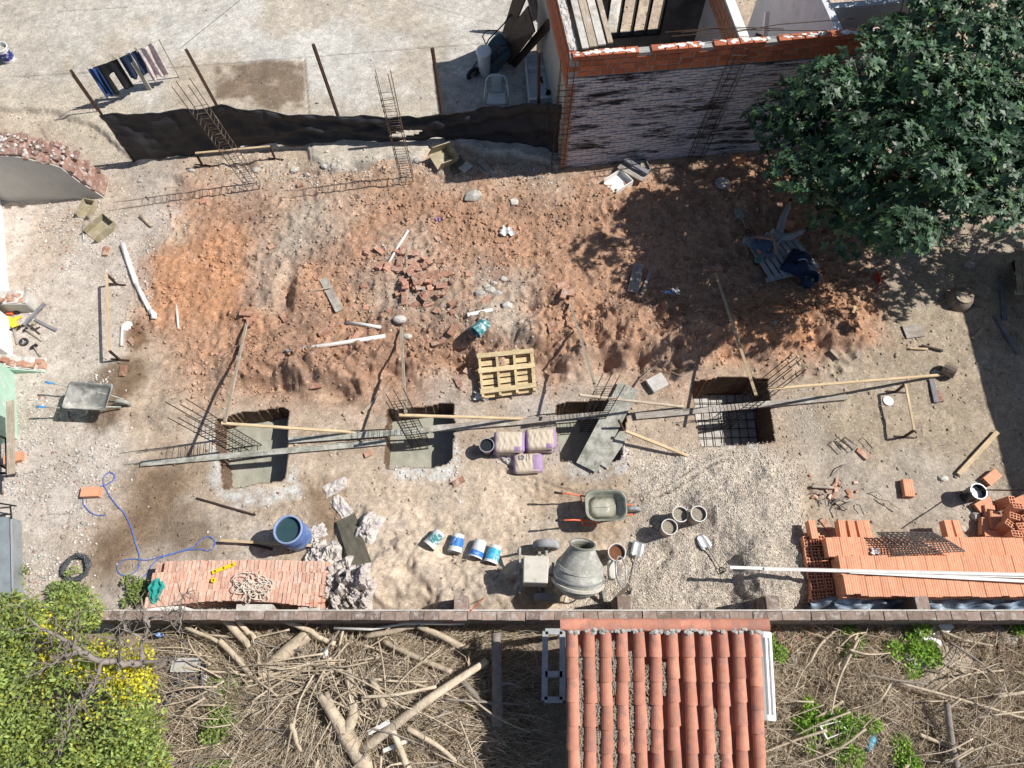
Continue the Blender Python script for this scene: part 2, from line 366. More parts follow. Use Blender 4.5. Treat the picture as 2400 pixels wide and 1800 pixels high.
# ------------------------------------------------------------------ ground: one height-field sheet
_rng = np.random.RandomState(3); _tab = _rng.rand(512, 512)
def vn(x, y, s=0):
    x = x + s * 17.31; y = y + s * 9.77
    xi = np.floor(x).astype(int); yi = np.floor(y).astype(int); fx = x - xi; fy = y - yi
    fx = fx * fx * (3 - 2 * fx); fy = fy * fy * (3 - 2 * fy)
    a = _tab[xi & 511, yi & 511]; b = _tab[(xi + 1) & 511, yi & 511]; c = _tab[xi & 511, (yi + 1) & 511]; d = _tab[(xi + 1) & 511, (yi + 1) & 511]
    return (a * (1 - fx) + b * fx) * (1 - fy) + (c * (1 - fx) + d * fx) * fy
def fbm(x, y, f, o=4, s=0, g=.55):
    t = 0; a = 1; n = 0
    for k in range(o): t = t + a * vn(x * f, y * f, s + k * 3); n += a; a *= g; f *= 2.03
    return t / n
def sdf(u, v, poly):
    """signed distance in photo pixels, negative inside"""
    d = np.full(u.shape, 1e9); ins = np.zeros(u.shape, bool); n = len(poly)
    for i in range(n):
        (x0, y0), (x1, y1) = poly[i], poly[(i + 1) % n]
        ex, ey = x1 - x0, y1 - y0; wx, wy = u - x0, v - y0
        t = np.clip((wx * ex + wy * ey) / (ex * ex + ey * ey + 1e-9), 0, 1)
        d = np.minimum(d, (wx - ex * t) ** 2 + (wy - ey * t) ** 2)
        c = (y0 > v) != (y1 > v); xx = ex * (v - y0) / (ey if abs(ey) > 1e-9 else 1e-9) + x0
        ins ^= c & (u < xx)
    d = np.sqrt(d); return np.where(ins, -d, d)
def soft(s, w): return np.clip(.5 - s / w, 0, 1)

STEP = .03
def axis(a, b):
    core = np.arange(a, b + 1e-6, STEP); g = np.cumsum(STEP * 1.22 ** np.arange(1, 40)); g = g[g < 160]
    return np.concatenate([a - g[::-1], core, b + g])
gx = axis(-13.6, 13.2); gy = axis(-1.6, 17.4)
X, Y = np.meshgrid(gx, gy)
_de = Y * TS + CAMH * TC; _de = np.where(_de < .5, .5, _de)
U = CX + F * X / _de; V = CY - F * (Y * TC - CAMH * TS) / _de
wob = fbm(X, Y, 1.3, 5, 1) - .5; wob2 = fbm(X, Y, 1.3, 5, 9) - .5
def zone(poly, rag=60, w=40): return soft(sdf(U + wob * 2 * rag, V + wob2 * 2 * rag, poly), w)
big = fbm(X, Y, .45, 4, 21); mid = fbm(X, Y, 2.2, 5, 31); fine = fbm(X, Y, 9, 4, 41); tiny = fbm(X, Y, 21, 2, 51)

Z_patio = zone([(-900, -900), (1480, -900), (1450, 330), (1310, 392), (1255, 372), (1190, 360), (1130, 366), (1075, 345), (1010, 352), (970, 384), (900, 378), (850, 392), (790, 405), (735, 372), (725, 340), (560, 352), (430, 350), (330, 392), (230, 300), (120, 262), (-900, 262)], 14, 8)
Z_soil = zone([(420, 400), (560, 432), (680, 425), (800, 418), (960, 425), (1030, 432), (1300, 415), (1500, 400), (1800, 330), (2010, 350), (2000, 560), (2060, 690), (2075, 790), (2010, 850), (1900, 862), (1700, 880), (1600, 870), (1480, 872), (1250, 882), (1100, 905), (800, 925), (600, 930), (450, 900), (400, 850), (330, 790), (310, 700), (330, 620), (400, 560), (420, 480)], 70, 130)
Z_slab = zone([(-900, 470), (250, 465), (420, 500), (350, 560), (330, 700), (290, 830), (250, 960), (330, 1090), (210, 1200), (190, 1420), (-900, 1420)], 40, 60)
Z_sand = zone([(700, 1100), (900, 1098), (1110, 1090), (1330, 1110), (1480, 1120), (1500, 1190), (1430, 1260), (1450, 1330), (1400, 1380), (1330, 1440), (860, 1440), (840, 1300), (760, 1200), (680, 1140)], 40, 60)
Z_grav = zone([(1480, 1060), (1640, 1052), (1790, 1060), (1860, 1090), (1880, 1200), (1900, 1300), (1890, 1445), (1330, 1445), (1370, 1380), (1440, 1330), (1450, 1290), (1500, 1200), (1470, 1110)], 30, 50)
Z_dirt = zone([(1840, 880), (2080, 800), (2080, 560), (2600, 500), (2900, 1460), (1900, 1460), (1900, 1200), (1860, 1080)], 40, 60)
Z_lot = soft(1478 - V + wob * 20, 16)
lean = zone([(1630, 1030), (1730, 1042), (1780, 1040), (1770, 1062), (1720, 1055), (1650, 1046)], 8, 8)
splash = np.maximum.reduce([zone([(500, 1000), (512, 1060), (520, 1150), (660, 1140), (690, 1090), (700, 1160), (560, 1190), (490, 1150), (480, 1040)], 22, 22),
                            zone([(900, 1090), (1060, 1090), (1075, 1010), (1090, 1090), (1050, 1130), (930, 1125)], 18, 20),
                            zone([(1330, 1080), (1460, 1010), (1475, 1090), (1420, 1125), (1330, 1120)], 18, 20), lean])
wet = np.maximum.reduce([zone([(255, 840), (335, 850), (345, 900), (310, 940), (280, 1000), (240, 1020), (200, 990), (205, 950), (240, 930), (170, 920)], 20, 22),
                         zone([(310, 1110), (430, 1080), (470, 1120), (430, 1190), (520, 1250), (480, 1320), (360, 1310), (240, 1370), (215, 1300), (270, 1200)], 55, 60),
                         zone([(700, 1120), (800, 1120), (820, 1200), (790, 1250), (740, 1260), (720, 1180)], 30, 40),
                         zone([(1340, 1090), (1450, 1080), (1500, 1200), (1440, 1260), (1330, 1260), (1340, 1210), (1250, 1200), (1240, 1140)], 30, 50) * .55,
                         zone([(310, 760), (330, 745), (345, 800), (320, 830), (298, 800)], 10, 14)])
stain = zone([(505, 158), (640, 150), (714, 152), (716, 262), (640, 268), (560, 240), (510, 240)], 6, 10) * np.clip((fbm(X, Y, 1.7, 5, 61) - .36) * 7, 0, 1)
beige = zone([(410, 160), (720, 150), (722, 272), (420, 280)], 6, 10)
leftgr = zone([(40, 230), (240, 190), (330, 250), (300, 400), (260, 400), (120, 300), (30, 300)], 30, 50)

def blend(c, col, m): return c + (np.array(col) - c) * m[..., None]
C = np.zeros(X.shape + (3,)); C[:] = (.45, .355, .27)
C = blend(C, (.50, .41, .32), np.clip((mid - .42) * 4, 0, 1) * .6)
C = blend(C, (.46, .44, .41), np.clip((big - .55) * 7, 0, 1) * .5)
C = blend(C, (.425, .25, .16), Z_soil * (.85 + .15 * mid))
C = blend(C, (.50, .27, .155), Z_soil * np.maximum(zone([(400, 560), (640, 540), (640, 700), (560, 760), (430, 760), (340, 700)], 60, 90), zone([(1780, 690), (2060, 690), (2060, 800), (1950, 860), (1720, 850), (1700, 760)], 50, 80)))
C = blend(C, (.31, .20, .145), Z_soil * np.clip((fbm(X, Y, .9, 5, 71) - .53) * 7, 0, 1) * .75)
C = blend(C, (.42, .365, .30), Z_soil * np.maximum.reduce([zone([(690, 440), (830, 460), (800, 560), (700, 600), (640, 700), (600, 560)], 60, 90), zone([(1080, 640), (1240, 660), (1240, 800), (1120, 820), (1080, 740)], 60, 90) * .9, zone([(900, 560), (1000, 540), (1030, 640), (920, 620)], 40, 60) * .7, zone([(840, 640), (1060, 620), (1100, 740), (860, 760)], 40, 80) * .6]) * .85)
C = blend(C, (.33, .20, .135), Z_soil * zone([(560, 800), (900, 790), (1240, 840), (1560, 800), (1560, 880), (1200, 880), (700, 925), (560, 910)], 60, 80) * .7)
C = blend(C, (.53, .475, .425), Z_slab * (.75 + .5 * (mid - .5)))
C = blend(C, (.40, .32, .25), Z_slab * np.clip((fbm(X, Y, .8, 5, 81) - .52) * 8, 0, 1) * .7)
C = blend(C, (.60, .485, .37), Z_sand)
C = blend(C, (.44, .375, .31), Z_sand * np.clip((fbm(X, Y, 1.1, 5, 91) - .5) * 7, 0, 1) * .6)
C = blend(C, (.60, .53, .445), Z_grav)
C = blend(C, (.385, .315, .235), Z_dirt * (1 - Z_soil))
C = blend(C, (.46, .41, .355), Z_dirt * (1 - Z_soil) * np.clip((fbm(X, Y, .7, 5, 101) - .52) * 6, 0, 1) * .6)
C = blend(C, (.53, .50, .45), Z_patio)
C = blend(C, (.58, .56, .52), Z_patio * np.clip((fbm(X, Y, .5, 5, 111) - .48) * 6, 0, 1) * .7)
C = blend(C, (.47, .41, .33), Z_patio * np.clip(np.clip((fbm(X, Y, .6, 5, 121) - .49) * 7, 0, 1) * .75 + np.clip((330 - U) / 250, 0, 1) * .5, 0, 1))
C = blend(C, (.45, .38, .30), beige * .8); C = blend(C, (.20, .145, .10), stain * .85)
C = blend(C, (.50, .44, .35), leftgr * .85)
C = blend(C, (.29, .23, .17), Z_lot)
C = blend(C, (.46, .385, .30), Z_lot * zone([(2110, 1500), (2270, 1500), (2290, 1600), (2180, 1630), (2120, 1600)], 14, 20))
C = blend(C, (.56, .55, .52), splash * np.clip((fine - .30) * 4, 0, 1))
C = blend(C, C * np.array((.50, .44, .38)), wet)
C *= (.70 + .6 * fine)[..., None]; C *= (.78 + .44 * mid)[..., None]; C *= (.85 + .3 * tiny)[..., None]
# seams in the cast patio
def seam(p, q, w=.012):
    a, b = P(*p), P(*q); dx, dy = b.x - a.x, b.y - a.y; L2 = dx * dx + dy * dy
    t = np.clip(((X - a.x) * dx + (Y - a.y) * dy) / L2, 0, 1); return np.clip(1.6 - np.hypot(X - a.x - t * dx, Y - a.y - t * dy) / w, 0, 1)
crack = np.zeros(X.shape)
for p, q in (((716, 140), (735, 380)), ((30, 188), (420, 165)), ((420, 165), (1150, 108)), ((140, 35), (300, 25)), ((95, 300), (110, 330))): crack = np.maximum(crack, seam(p, q))
for pl in ([(105, 1160), (112, 1205), (150, 1205), (200, 1185)], [(160, 1205), (158, 1240)], [(95, 545), (138, 535), (160, 510)], [(60, 1110), (130, 1090)]):
    for p, q in zip(pl, pl[1:]): crack = np.maximum(crack, seam(p, q, .014) * np.clip(fine * 2, 0, 1))
C *= (1 - .5 * crack)[..., None]

HZ = .035 * (mid - .5) + .02 * (fine - .5) + .008 * (tiny - .5)
HZ = HZ * (1 - .8 * Z_patio) * (1 - .45 * Z_slab * (1 - wet))
HZ = HZ + Z_patio * .10
bil = np.abs(fbm(X, Y, 3.5, 4, 131) - .5) * 2; clod = np.clip(fbm(X, Y, 13, 3, 141) - .52, 0, 1)
HZ += Z_soil * (.13 * (fbm(X, Y, 1.1, 5, 151) - .5) + .10 * (.35 - bil) + .11 * clod)
HZ += Z_sand * (.06 * (fbm(X, Y, 2.6, 4, 161) - .5) + .03 * clod); HZ += Z_grav * (.05 * (fbm(X, Y, 2.2, 4, 171) - .5) + .03 * (tiny - .5))
HZ += Z_lot * (.10 * (fbm(X, Y, 1.2, 4, 181) - .5)); HZ -= crack * .02
HZ += Z_dirt * .04 * clod
ridge = zone([(540, 830), (700, 800), (900, 810), (1250, 770), (1400, 700), (1560, 740), (1650, 800), (1600, 865), (1300, 885), (900, 905), (620, 935), (540, 900)], 40, 60)
bil2 = np.abs(fbm(X, Y, 1.5, 5, 611, .6) - .5) * 2
HZ += ridge * .34 * (np.clip(bil2, 0, .5) - .18) + ridge * .10 * (fbm(X, Y, 5.5, 4, 621) - .5)
edge = zone([(560, 350), (735, 385), (900, 395), (990, 390), (1100, 370), (1300, 385), (1300, 425), (1000, 425), (800, 430), (640, 430), (440, 400)], 20, 24)
HZ += edge * (.18 * np.clip(fbm(X, Y, 4.2, 3, 191) - .5, -.1, 1) + .1 * clod)
def mound(px, py, rx, ry, h):
    global HZ
    c = P(px, py); d = np.hypot((X - c.x) / rx, (Y - c.y) / ry) + (wob + (mid - .5) * .6) * .9
    HZ += h * np.clip(1 - d, 0, 1) ** 1.2 * (1.15)
for a in ((600, 850, 1.7, .75, .30), (740, 872, 1.2, .6, .26), (900, 830, 1.5, .8, .22), (1150, 770, 1.6, 1.1, .24), (1330, 800, 1.3, .9, .34), (1490, 790, 1.2, .9, .42), (1640, 770, 1.0, .7, .34),
          (1850, 790, 1.6, .8, .36), (1960, 760, 1.0, 1.0, .34), (700, 690, 1.1, .9, .26), (960, 660, 1.3, .7, .14), (580, 745, .7, .5, .18), (940, 750, .6, .5, .16), (1332, 695, .7, .5, .18), (300, 960, .8, .6, .14), (400, 960, .7, .5, .12),
          (1000, 1340, 1.9, 1.0, .30), (1180, 1400, 1.5, .7, .30), (880, 1330, .8, 1.2, .30), (1060, 1300, .6, .4, -.16), (1720, 1240, 1.9, 1.6, .36), (1800, 1360, 1.2, .8, .2), (1560, 1380, 1.2, .7, .18),
          (1425, 852, .42, .42, -.42), (672, 690, .30, .75, -.34), (1075, 850, .7, .34, -.30), (640, 908, .8, .28, -.34), (790, 918, .5, .3, -.3), (1570, 858, .5, .2, -.26), (1395, 800, .35, .3, -.25), (1290, 850, .4, .4, -.26), (1500, 845, .4, .35, -.25), (920, 870, .5, .25, -.22), (1240, 720, .3, .4, -.2), (1560, 720, .5, .4, .2), (1450, 760, .8, .5, .18), (720, 405, .6, .18, -.16), (840, 395, .4, .15, -.14), (560, 395, .5, .2, -.14), (410, 425, .4, .2, -.14), (1180, 375, .5, .2, -.14), (1500, 480, 1.5, .6, .12), (1750, 470, 1.6, .8, .16), (640, 1650, 2.6, 1.1, .34), (950, 1650, 2.2, 1.1, .34), (2050, 1650, 2.0, .9, .2)): mound(*a)
_rf = np.random.RandomState(44)                                    # footprints and scuffs in the loose ground
def dent(cx, cy, a, lx, ly, dep):
    global HZ
    i0, i1 = np.searchsorted(gx, [cx - .3, cx + .3]); j0, j1 = np.searchsorted(gy, [cy - .3, cy + .3])
    xx = X[j0:j1, i0:i1] - cx; yy = Y[j0:j1, i0:i1] - cy; u = (xx * math.cos(a) + yy * math.sin(a)) / lx; v = (-xx * math.sin(a) + yy * math.cos(a)) / ly; d = np.sqrt(u * u + v * v)
    HZ[j0:j1, i0:i1] += -dep * np.clip(1.25 - d, 0, 1) ** .7 + dep * .7 * np.exp(-((d - 1.45) / .3) ** 2)
for _ in range(520):
    px, py = _rf.uniform(560, 1480), _rf.uniform(1095, 1430); q = P(px, py); dent(q.x, q.y, _rf.rand() * 6.3, .13, .05, _rf.uniform(.004, .013))
for _ in range(260):
    px, py = _rf.uniform(380, 2050), _rf.uniform(450, 880); q = P(px, py); dent(q.x, q.y, _rf.rand() * 6.3, _rf.uniform(.08, .16), _rf.uniform(.05, .12), _rf.uniform(.012, .04))
for t_ in np.linspace(0, 1, 90):                                    # wheelbarrow tracks towards the gravel and the pits
    for (xa_, ya_, xb_, yb_) in ((1460, 1160, 1180, 1120), (1180, 1120, 700, 1180), (300, 930, 560, 880), (1480, 1170, 1700, 1090)):
        q = P(xa_ + (xb_ - xa_) * t_, ya_ + (yb_ - ya_) * t_ + 14 * math.sin(t_ * 5)); dent(q.x, q.y, 0, .06, .05, .010)
PITS = [([(510, 984), (560, 974), (668, 958), (678, 962), (676, 1020), (672, 1090), (667, 1124), (650, 1127), (528, 1146), (518, 1100), (512, 1040)], -1.0),
        ([(908, 955), (930, 960), (1060, 946), (1064, 990), (1062, 1060), (1056, 1080), (1042, 1090), (905, 1099), (903, 1020)], -1.0),
        ([(1304, 950), (1320, 944), (1440, 942), (1470, 955), (1466, 1010), (1453, 1073), (1430, 1079), (1350, 1083), (1318, 1080), (1307, 1040)], -1.0),
        ([(1622, 893), (1700, 886), (1795, 887), (1800, 950), (1812, 1034), (1730, 1040), (1643, 1046), (1634, 1000), (1626, 950)], -1.05)]
pitm = np.zeros(X.shape, bool)
for poly, dep in PITS:
    s_ = sdf(U + wob * 14 + (mid - .5) * 10 + (fine - .5) * 4, V + wob2 * 14 + (mid - .5) * 10, poly)
    lip = np.clip(1 - np.abs(s_ - 8) / 45, 0, 1) * (s_ > 0); HZ = HZ * (1 - .75 * lip)
    k = s_ < 0; HZ = np.where(k, dep, HZ); pitm |= k
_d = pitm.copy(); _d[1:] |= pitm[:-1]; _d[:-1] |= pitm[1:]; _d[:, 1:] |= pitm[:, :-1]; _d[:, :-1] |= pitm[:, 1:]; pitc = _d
C[pitc] = C[pitc] * .15 + np.array((.20, .11, .065)) * .55 * (.7 + .6 * fine[pitc])[..., None]  # dark wet soil on the pit walls, coloured darker still to imitate shade
C = np.clip(C, .02, .85)
_far = np.clip(np.maximum.reduce([-13.4 - X, X - 13.0, -1.4 - Y, Y - 17.2]) / 1.2, 0, 1)       # beyond the detailed core the sheet is coarse: plain earth
C = blend(C, (.44, .38, .31), _far); HZ = HZ * (1 - _far)
out = (X < gx[39] - 1) | (X > 14) | (Y > 18.5) | (Y < -2.5)
_ix = np.arange(len(gx)); _iy = np.arange(len(gy))
def gz(x, y):
    fx = np.interp(x, gx, _ix); fy = np.interp(y, gy, _iy); i = min(int(fx), len(gx) - 2); j = min(int(fy), len(gy) - 2); fx -= i; fy -= j
    return float((HZ[j, i] * (1 - fx) + HZ[j, i + 1] * fx) * (1 - fy) + (HZ[j + 1, i] * (1 - fx) + HZ[j + 1, i + 1] * fx) * fy)
def G(px, py, up=0.):
    """ground point under a photo pixel"""
    z = 0.
    for _ in range(5): p = P(px, py, z); z = gz(p.x, p.y) * .7 + z * .3
    return Vector((p.x, p.y, gz(p.x, p.y) + up))
def on(p, up=0.): return Vector((p[0], p[1], gz(p[0], p[1]) + up))

def array_mesh(name, verts, quads, cols=None, extra=None):
    me = bpy.data.meshes.new(name); nv, nf = len(verts), len(quads); k = quads.shape[1]
    me.vertices.add(nv); me.vertices.foreach_set('co', verts.astype(np.float32).ravel())
    me.loops.add(nf * k); me.loops.foreach_set('vertex_index', quads.astype(np.int32).ravel())
    me.polygons.add(nf); me.polygons.foreach_set('loop_start', np.arange(0, nf * k, k, dtype=np.int32)); me.polygons.foreach_set('loop_total', np.full(nf, k, np.int32))
    if cols is not None:
        a = me.color_attributes.new('Col', 'FLOAT_COLOR', 'POINT'); c4 = np.ones((nv, 4), np.float32); c4[:, :3] = cols; a.data.foreach_set('color', c4.ravel())
    if extra is not None:
        a = me.color_attributes.new('Msk', 'FLOAT_COLOR', 'POINT'); c4 = np.ones((nv, 4), np.float32); c4[:, :3] = extra; a.data.foreach_set('color', c4.ravel())
    me.update(calc_edges=True); return me
ny, nx = X.shape; idx = np.arange(ny * nx).reshape(ny, nx)
quads = np.stack([idx[:-1, :-1], idx[:-1, 1:], idx[1:, 1:], idx[1:, :-1]], -1).reshape(-1, 4)
msk = np.stack([np.clip(.08 + .32 * Z_slab + .02 * Z_soil + .03 * Z_dirt + .12 * splash - .3 * wet - .07 * Z_patio + .12 * leftgr, 0, 1), Z_grav, wet], -1)
gme = array_mesh('ground', np.stack([X, Y, HZ], -1).reshape(-1, 3), quads, C.reshape(-1, 3), msk.reshape(-1, 3))
_q = HZ.ravel()[quads]; gme.polygons.foreach_set('use_smooth', (_q.max(1) - _q.min(1) < .2))
def ground_mat():
    m = bpy.data.materials.new('ground'); m.use_nodes = True; nt = m.node_tree; b = nt.nodes['Principled BSDF']
    at = nd(nt, 'ShaderNodeAttribute', attribute_name='Col'); mk_ = nd(nt, 'ShaderNodeAttribute', attribute_name='Msk')
    sep = nd(nt, 'ShaderNodeSeparateColor'); nt.links.new(mk_.outputs['Color'], sep.inputs[0])
    tc = nd(nt, 'ShaderNodeTexCoord'); co = tc.outputs['Object']
    n1 = nd(nt, 'ShaderNodeTexNoise'); nt.links.new(co, n1.inputs['Vector']); n1.inputs['Scale'].default_value = 22; n1.inputs['Detail'].default_value = 6; n1.inputs['Roughness'].default_value = .7
    f = ramp(nt, n1.outputs[0], .25, .75, .6, 1.38)
    vm = nd(nt, 'ShaderNodeVectorMath', operation='SCALE'); nt.links.new(at.outputs['Color'], vm.inputs[0]); nt.links.new(f, vm.inputs[3]); out = vm.outputs[0]
    vo = nd(nt, 'ShaderNodeTexVoronoi'); nt.links.new(co, vo.inputs['Vector']); vo.inputs['Scale'].default_value = 30
    sc = nd(nt, 'ShaderNodeSeparateColor'); nt.links.new(vo.outputs['Color'], sc.inputs[0])
    th = nd(nt, 'ShaderNodeMath', operation='LESS_THAN'); nt.links.new(sc.outputs[0], th.inputs[0]); nt.links.new(sep.outputs[0], th.inputs[1])
    rd = ramp(nt, vo.outputs['Distance'], .35, .5, 1, 0)
    mm = nd(nt, 'ShaderNodeMath', operation='MULTIPLY'); nt.links.new(th.outputs[0], mm.inputs[0]); nt.links.new(rd, mm.inputs[1])
    m2 = nd(nt, 'ShaderNodeMath', operation='MULTIPLY'); nt.links.new(mm.outputs[0], m2.inputs[0]); nt.links.new(ramp(nt, sc.outputs[1], 0, 1, .2, .85), m2.inputs[1])
    out = mixc(nt, m2.outputs[0], out, (.66, .62, .57))
    v2 = nd(nt, 'ShaderNodeTexVoronoi'); nt.links.new(co, v2.inputs['Vector']); v2.inputs['Scale'].default_value = 42
    s2 = nd(nt, 'ShaderNodeSeparateColor'); nt.links.new(v2.outputs['Color'], s2.inputs[0])
    g2 = nd(nt, 'ShaderNodeVectorMath', operation='SCALE'); nt.links.new(out, g2.inputs[0]); nt.links.new(ramp(nt, s2.outputs[0], 0, 1, .74, 1.24), g2.inputs[3])
    out = mixc(nt, sep.outputs[1], out, g2.outputs[0])
    nt.links.new(out, b.inputs['Base Color'])
    nt.links.new(ramp(nt, sep.outputs[2], 0, 1, .93, .62), b.inputs['Roughness']); b.inputs['Specular IOR Level'].default_value = .2
    nb = nd(nt, 'ShaderNodeTexNoise'); nt.links.new(co, nb.inputs['Vector']); nb.inputs['Scale'].default_value = 38; nb.inputs['Detail'].default_value = 6; nb.inputs['Roughness'].default_value = .7
    bp = nd(nt, 'ShaderNodeBump'); bp.inputs['Strength'].default_value = .75; bp.inputs['Distance'].default_value = .03; nt.links.new(nb.outputs[0], bp.inputs['Height'])
    b2 = nd(nt, 'ShaderNodeBump'); b2.inputs['Distance'].default_value = .02; nt.links.new(sep.outputs[1], b2.inputs['Strength']); nt.links.new(v2.outputs['Distance'], b2.inputs['Height']); b2.invert = True
    nt.links.new(bp.outputs[0], b2.inputs['Normal']); nt.links.new(b2.outputs[0], b.inputs['Normal'])
    return m
gme.materials.append(ground_mat())
ground = bpy.data.objects.new('ground', gme); COL.objects.link(ground); struct(ground); ORG[ground] = Vector()

# ------------------------------------------------------------------ loose stones, clods, gravel (uncountable)
_oct = np.array([(1, 0, 0), (0, 1, 0), (-1, 0, 0), (0, -1, 0), (0, 0, 1), (0, 0, -.6), (.7, .7, .45), (-.7, -.7, .5)], float)
def scatter(name, n, mask, smin, smax, colfn, label, cat, seed, pw=2.5, flat=.75):
    rs = np.random.RandomState(seed); pr = (mask[:-1, :-1] * np.outer(np.diff(gy), np.diff(gx))).ravel(); pr = np.where(pitm[:-1, :-1].ravel(), 0, pr); pr /= pr.sum()
    k = rs.choice(len(pr), n, p=pr); j, i = np.unravel_index(k, (ny - 1, nx - 1))
    x = gx[i] + rs.rand(n) * np.diff(gx)[i]; y = gy[j] + rs.rand(n) * np.diff(gy)[j]; z = HZ[j, i]
    sz = smin + (smax - smin) * rs.rand(n) ** pw
    base = np.array([(1, 0, 0), (0, 1, 0), (-1, 0, 0), (0, -1, 0), (0, 0, 1), (0, 0, -1)], float)
    v = base[None] * sz[:, None, None] * (.6 + .7 * rs.rand(n, 6, 1)) + (rs.rand(n, 6, 3) - .5) * sz[:, None, None] * .7
    a = rs.rand(n) * 6.28; ca, sa = np.cos(a)[:, None], np.sin(a)[:, None]
    w = np.stack([v[..., 0] * ca - v[..., 1] * sa, v[..., 0] * sa + v[..., 1] * ca, v[..., 2] * flat], -1)
    w += np.stack([x, y, z + sz * .15], -1)[:, None]
    tri = np.array([(0, 1, 4), (1, 2, 4), (2, 3, 4), (3, 0, 4), (1, 0, 5), (2, 1, 5), (3, 2, 5), (0, 3, 5)])
    q = (tri[None] + (np.arange(n) * 6)[:, None, None]).reshape(-1, 3)
    col = colfn(rs, n, C[j, i]); col = np.repeat(col[:, None], 6, 1) * (.9 + .2 * rs.rand(n, 6, 1))
    me = array_mesh(name, w.reshape(-1, 3), q, np.clip(col, .01, .9).reshape(-1, 3)); me.materials.append(MATS['stones'])
    o = bpy.data.objects.new(name, me); COL.objects.link(o); tag(o, label, cat); o['kind'] = 'stuff'; return o
inframe = ((U > -60) & (U < 2460) & (V > -60) & (V < 1860)).astype(float)
scatter('gravel', 20000, inframe * np.clip(Z_grav + .45 * zone([(1600, 1040), (1900, 900), (1960, 960), (1850, 1090)], 40, 60) + .5 * leftgr + .10 * zone([(1230, 880), (1700, 1040), (1480, 1100), (1200, 1100)], 40, 60), 0, 1), .007, .019,
        lambda r, n, c: np.array((.60, .53, .445)) * (.65 + .65 * r.rand(n, 1)) * (1 + .1 * (r.rand(n, 3) - .5)), 'pale loose gravel spread in front of the hollow brick stack', 'gravel', 1, flat=.5)
scatter('soil_clods', 17000, inframe * Z_soil * (.25 + np.clip((fbm(X, Y, 1.3, 4, 201) - .4) * 4, 0, 1)), .008, .055,
        lambda r, n, c: c * (.80 + .42 * r.rand(n, 1)), 'red brown soil clods over the dug ground', 'soil', 2, pw=4.5)
scatter('rubble_chips', 11000, inframe * np.clip(Z_slab * np.clip((fbm(X, Y, 1.6, 4, 211) - .42) * 5, 0, 1) + .8 * edge + .2 * splash + .12 * zone([(840, 560), (1260, 600), (1260, 820), (860, 780)], 50, 80), 0, 1), .006, .036,
        lambda r, n, c: np.where(r.rand(n, 1) < .04, np.array((.50, .20, .13)), np.array((.60, .57, .53))) * (.6 + .6 * r.rand(n, 1)), 'white mortar chips and rubble crumbs strewn on the left slab', 'rubble', 3, pw=4)
scatter('site_grit', 12000, inframe * (1 - Z_patio * .93) * (1 - Z_grav) * (1 - Z_soil * .6) * (1 - Z_lot * .3), .008, .04,
        lambda r, n, c: np.where(r.rand(n, 1) < .12, np.array((.56, .52, .47)), c * .85) * (.6 + .7 * r.rand(n, 1)), 'small stones and grit scattered over the site', 'grit', 4, pw=4)
# ------------------------------------------------------------------ poured footings
for k, (poly, z, lab) in enumerate(((PITS[0][0], -.52, 'wet green grey concrete poured in the leftmost footing pit'), (PITS[1][0], -.52, 'wet concrete in the footing pit left of the cement bags'), (PITS[2][0], -.52, 'wet concrete in the footing pit under the chute board'))):
    ps = [P(x, y, 0) for x, y in poly]; cx = sum(p.x for p in ps) / len(ps); cy = sum(p.y for p in ps) / len(ps)
    x0, x1 = min(p.x for p in ps) - .2, max(p.x for p in ps) + .2; y0, y1 = min(p.y for p in ps) - .2, max(p.y for p in ps) + .2
    def fn(u, v):
        x = x0 + (x1 - x0) * u; y = y0 + (y1 - y0) * v
        return (x, y, z + .035 * float(fbm(np.array([x]), np.array([y]), 2.2, 3, 300)[0] - .5) + .02 * float(fbm(np.array([x]), np.array([y]), 9, 3, 305)[0] - .5))
    tag(MB().grid(fn, 44, 40).obj('poured_footing', 'concrete_wet', smooth=True), lab, 'concrete', 'fresh concrete footings')
ps = [P(x, y, 0) for x, y in PITS[3][0]]; x0, x1 = min(p.x for p in ps) - .1, max(p.x for p in ps) + .1; y0, y1 = min(p.y for p in ps) - .1, max(p.y for p in ps) + .1
blind = MB().grid(lambda u, v: (x0 + (x1 - x0) * u, y0 + (y1 - y0) * v, -.84 + .02 * float(fbm(np.array([u * 3]), np.array([v * 3]), 3, 3, 310)[0])), 24, 24).obj('blinding_slab', 'concrete_pale', smooth=True)
tag(blind, 'pale blinding concrete at the bottom of the rightmost pit', 'concrete')
mat_t = thing('rebar_mat', 'square grid of dark steel bars on the floor of the rightmost pit', 'rebar', (x0 + .8, y0 + .7, -.82))
for i in range(9):
    x = x0 + .14 + i * (x1 - x0 - .3) / 8; MB().tube([(x, y0 + .1, -.79), (x + .01, y1 - .12, -.79)], .009, 5).obj('bar', 'rebar_dark', mat_t)
for i in range(8):
    y = y0 + .16 + i * (y1 - y0 - .3) / 7; MB().tube([(x0 + .08, y, -.773), (x1 - .1, y + .02, -.773)], .009, 5).obj('bar', 'rebar_dark', mat_t)

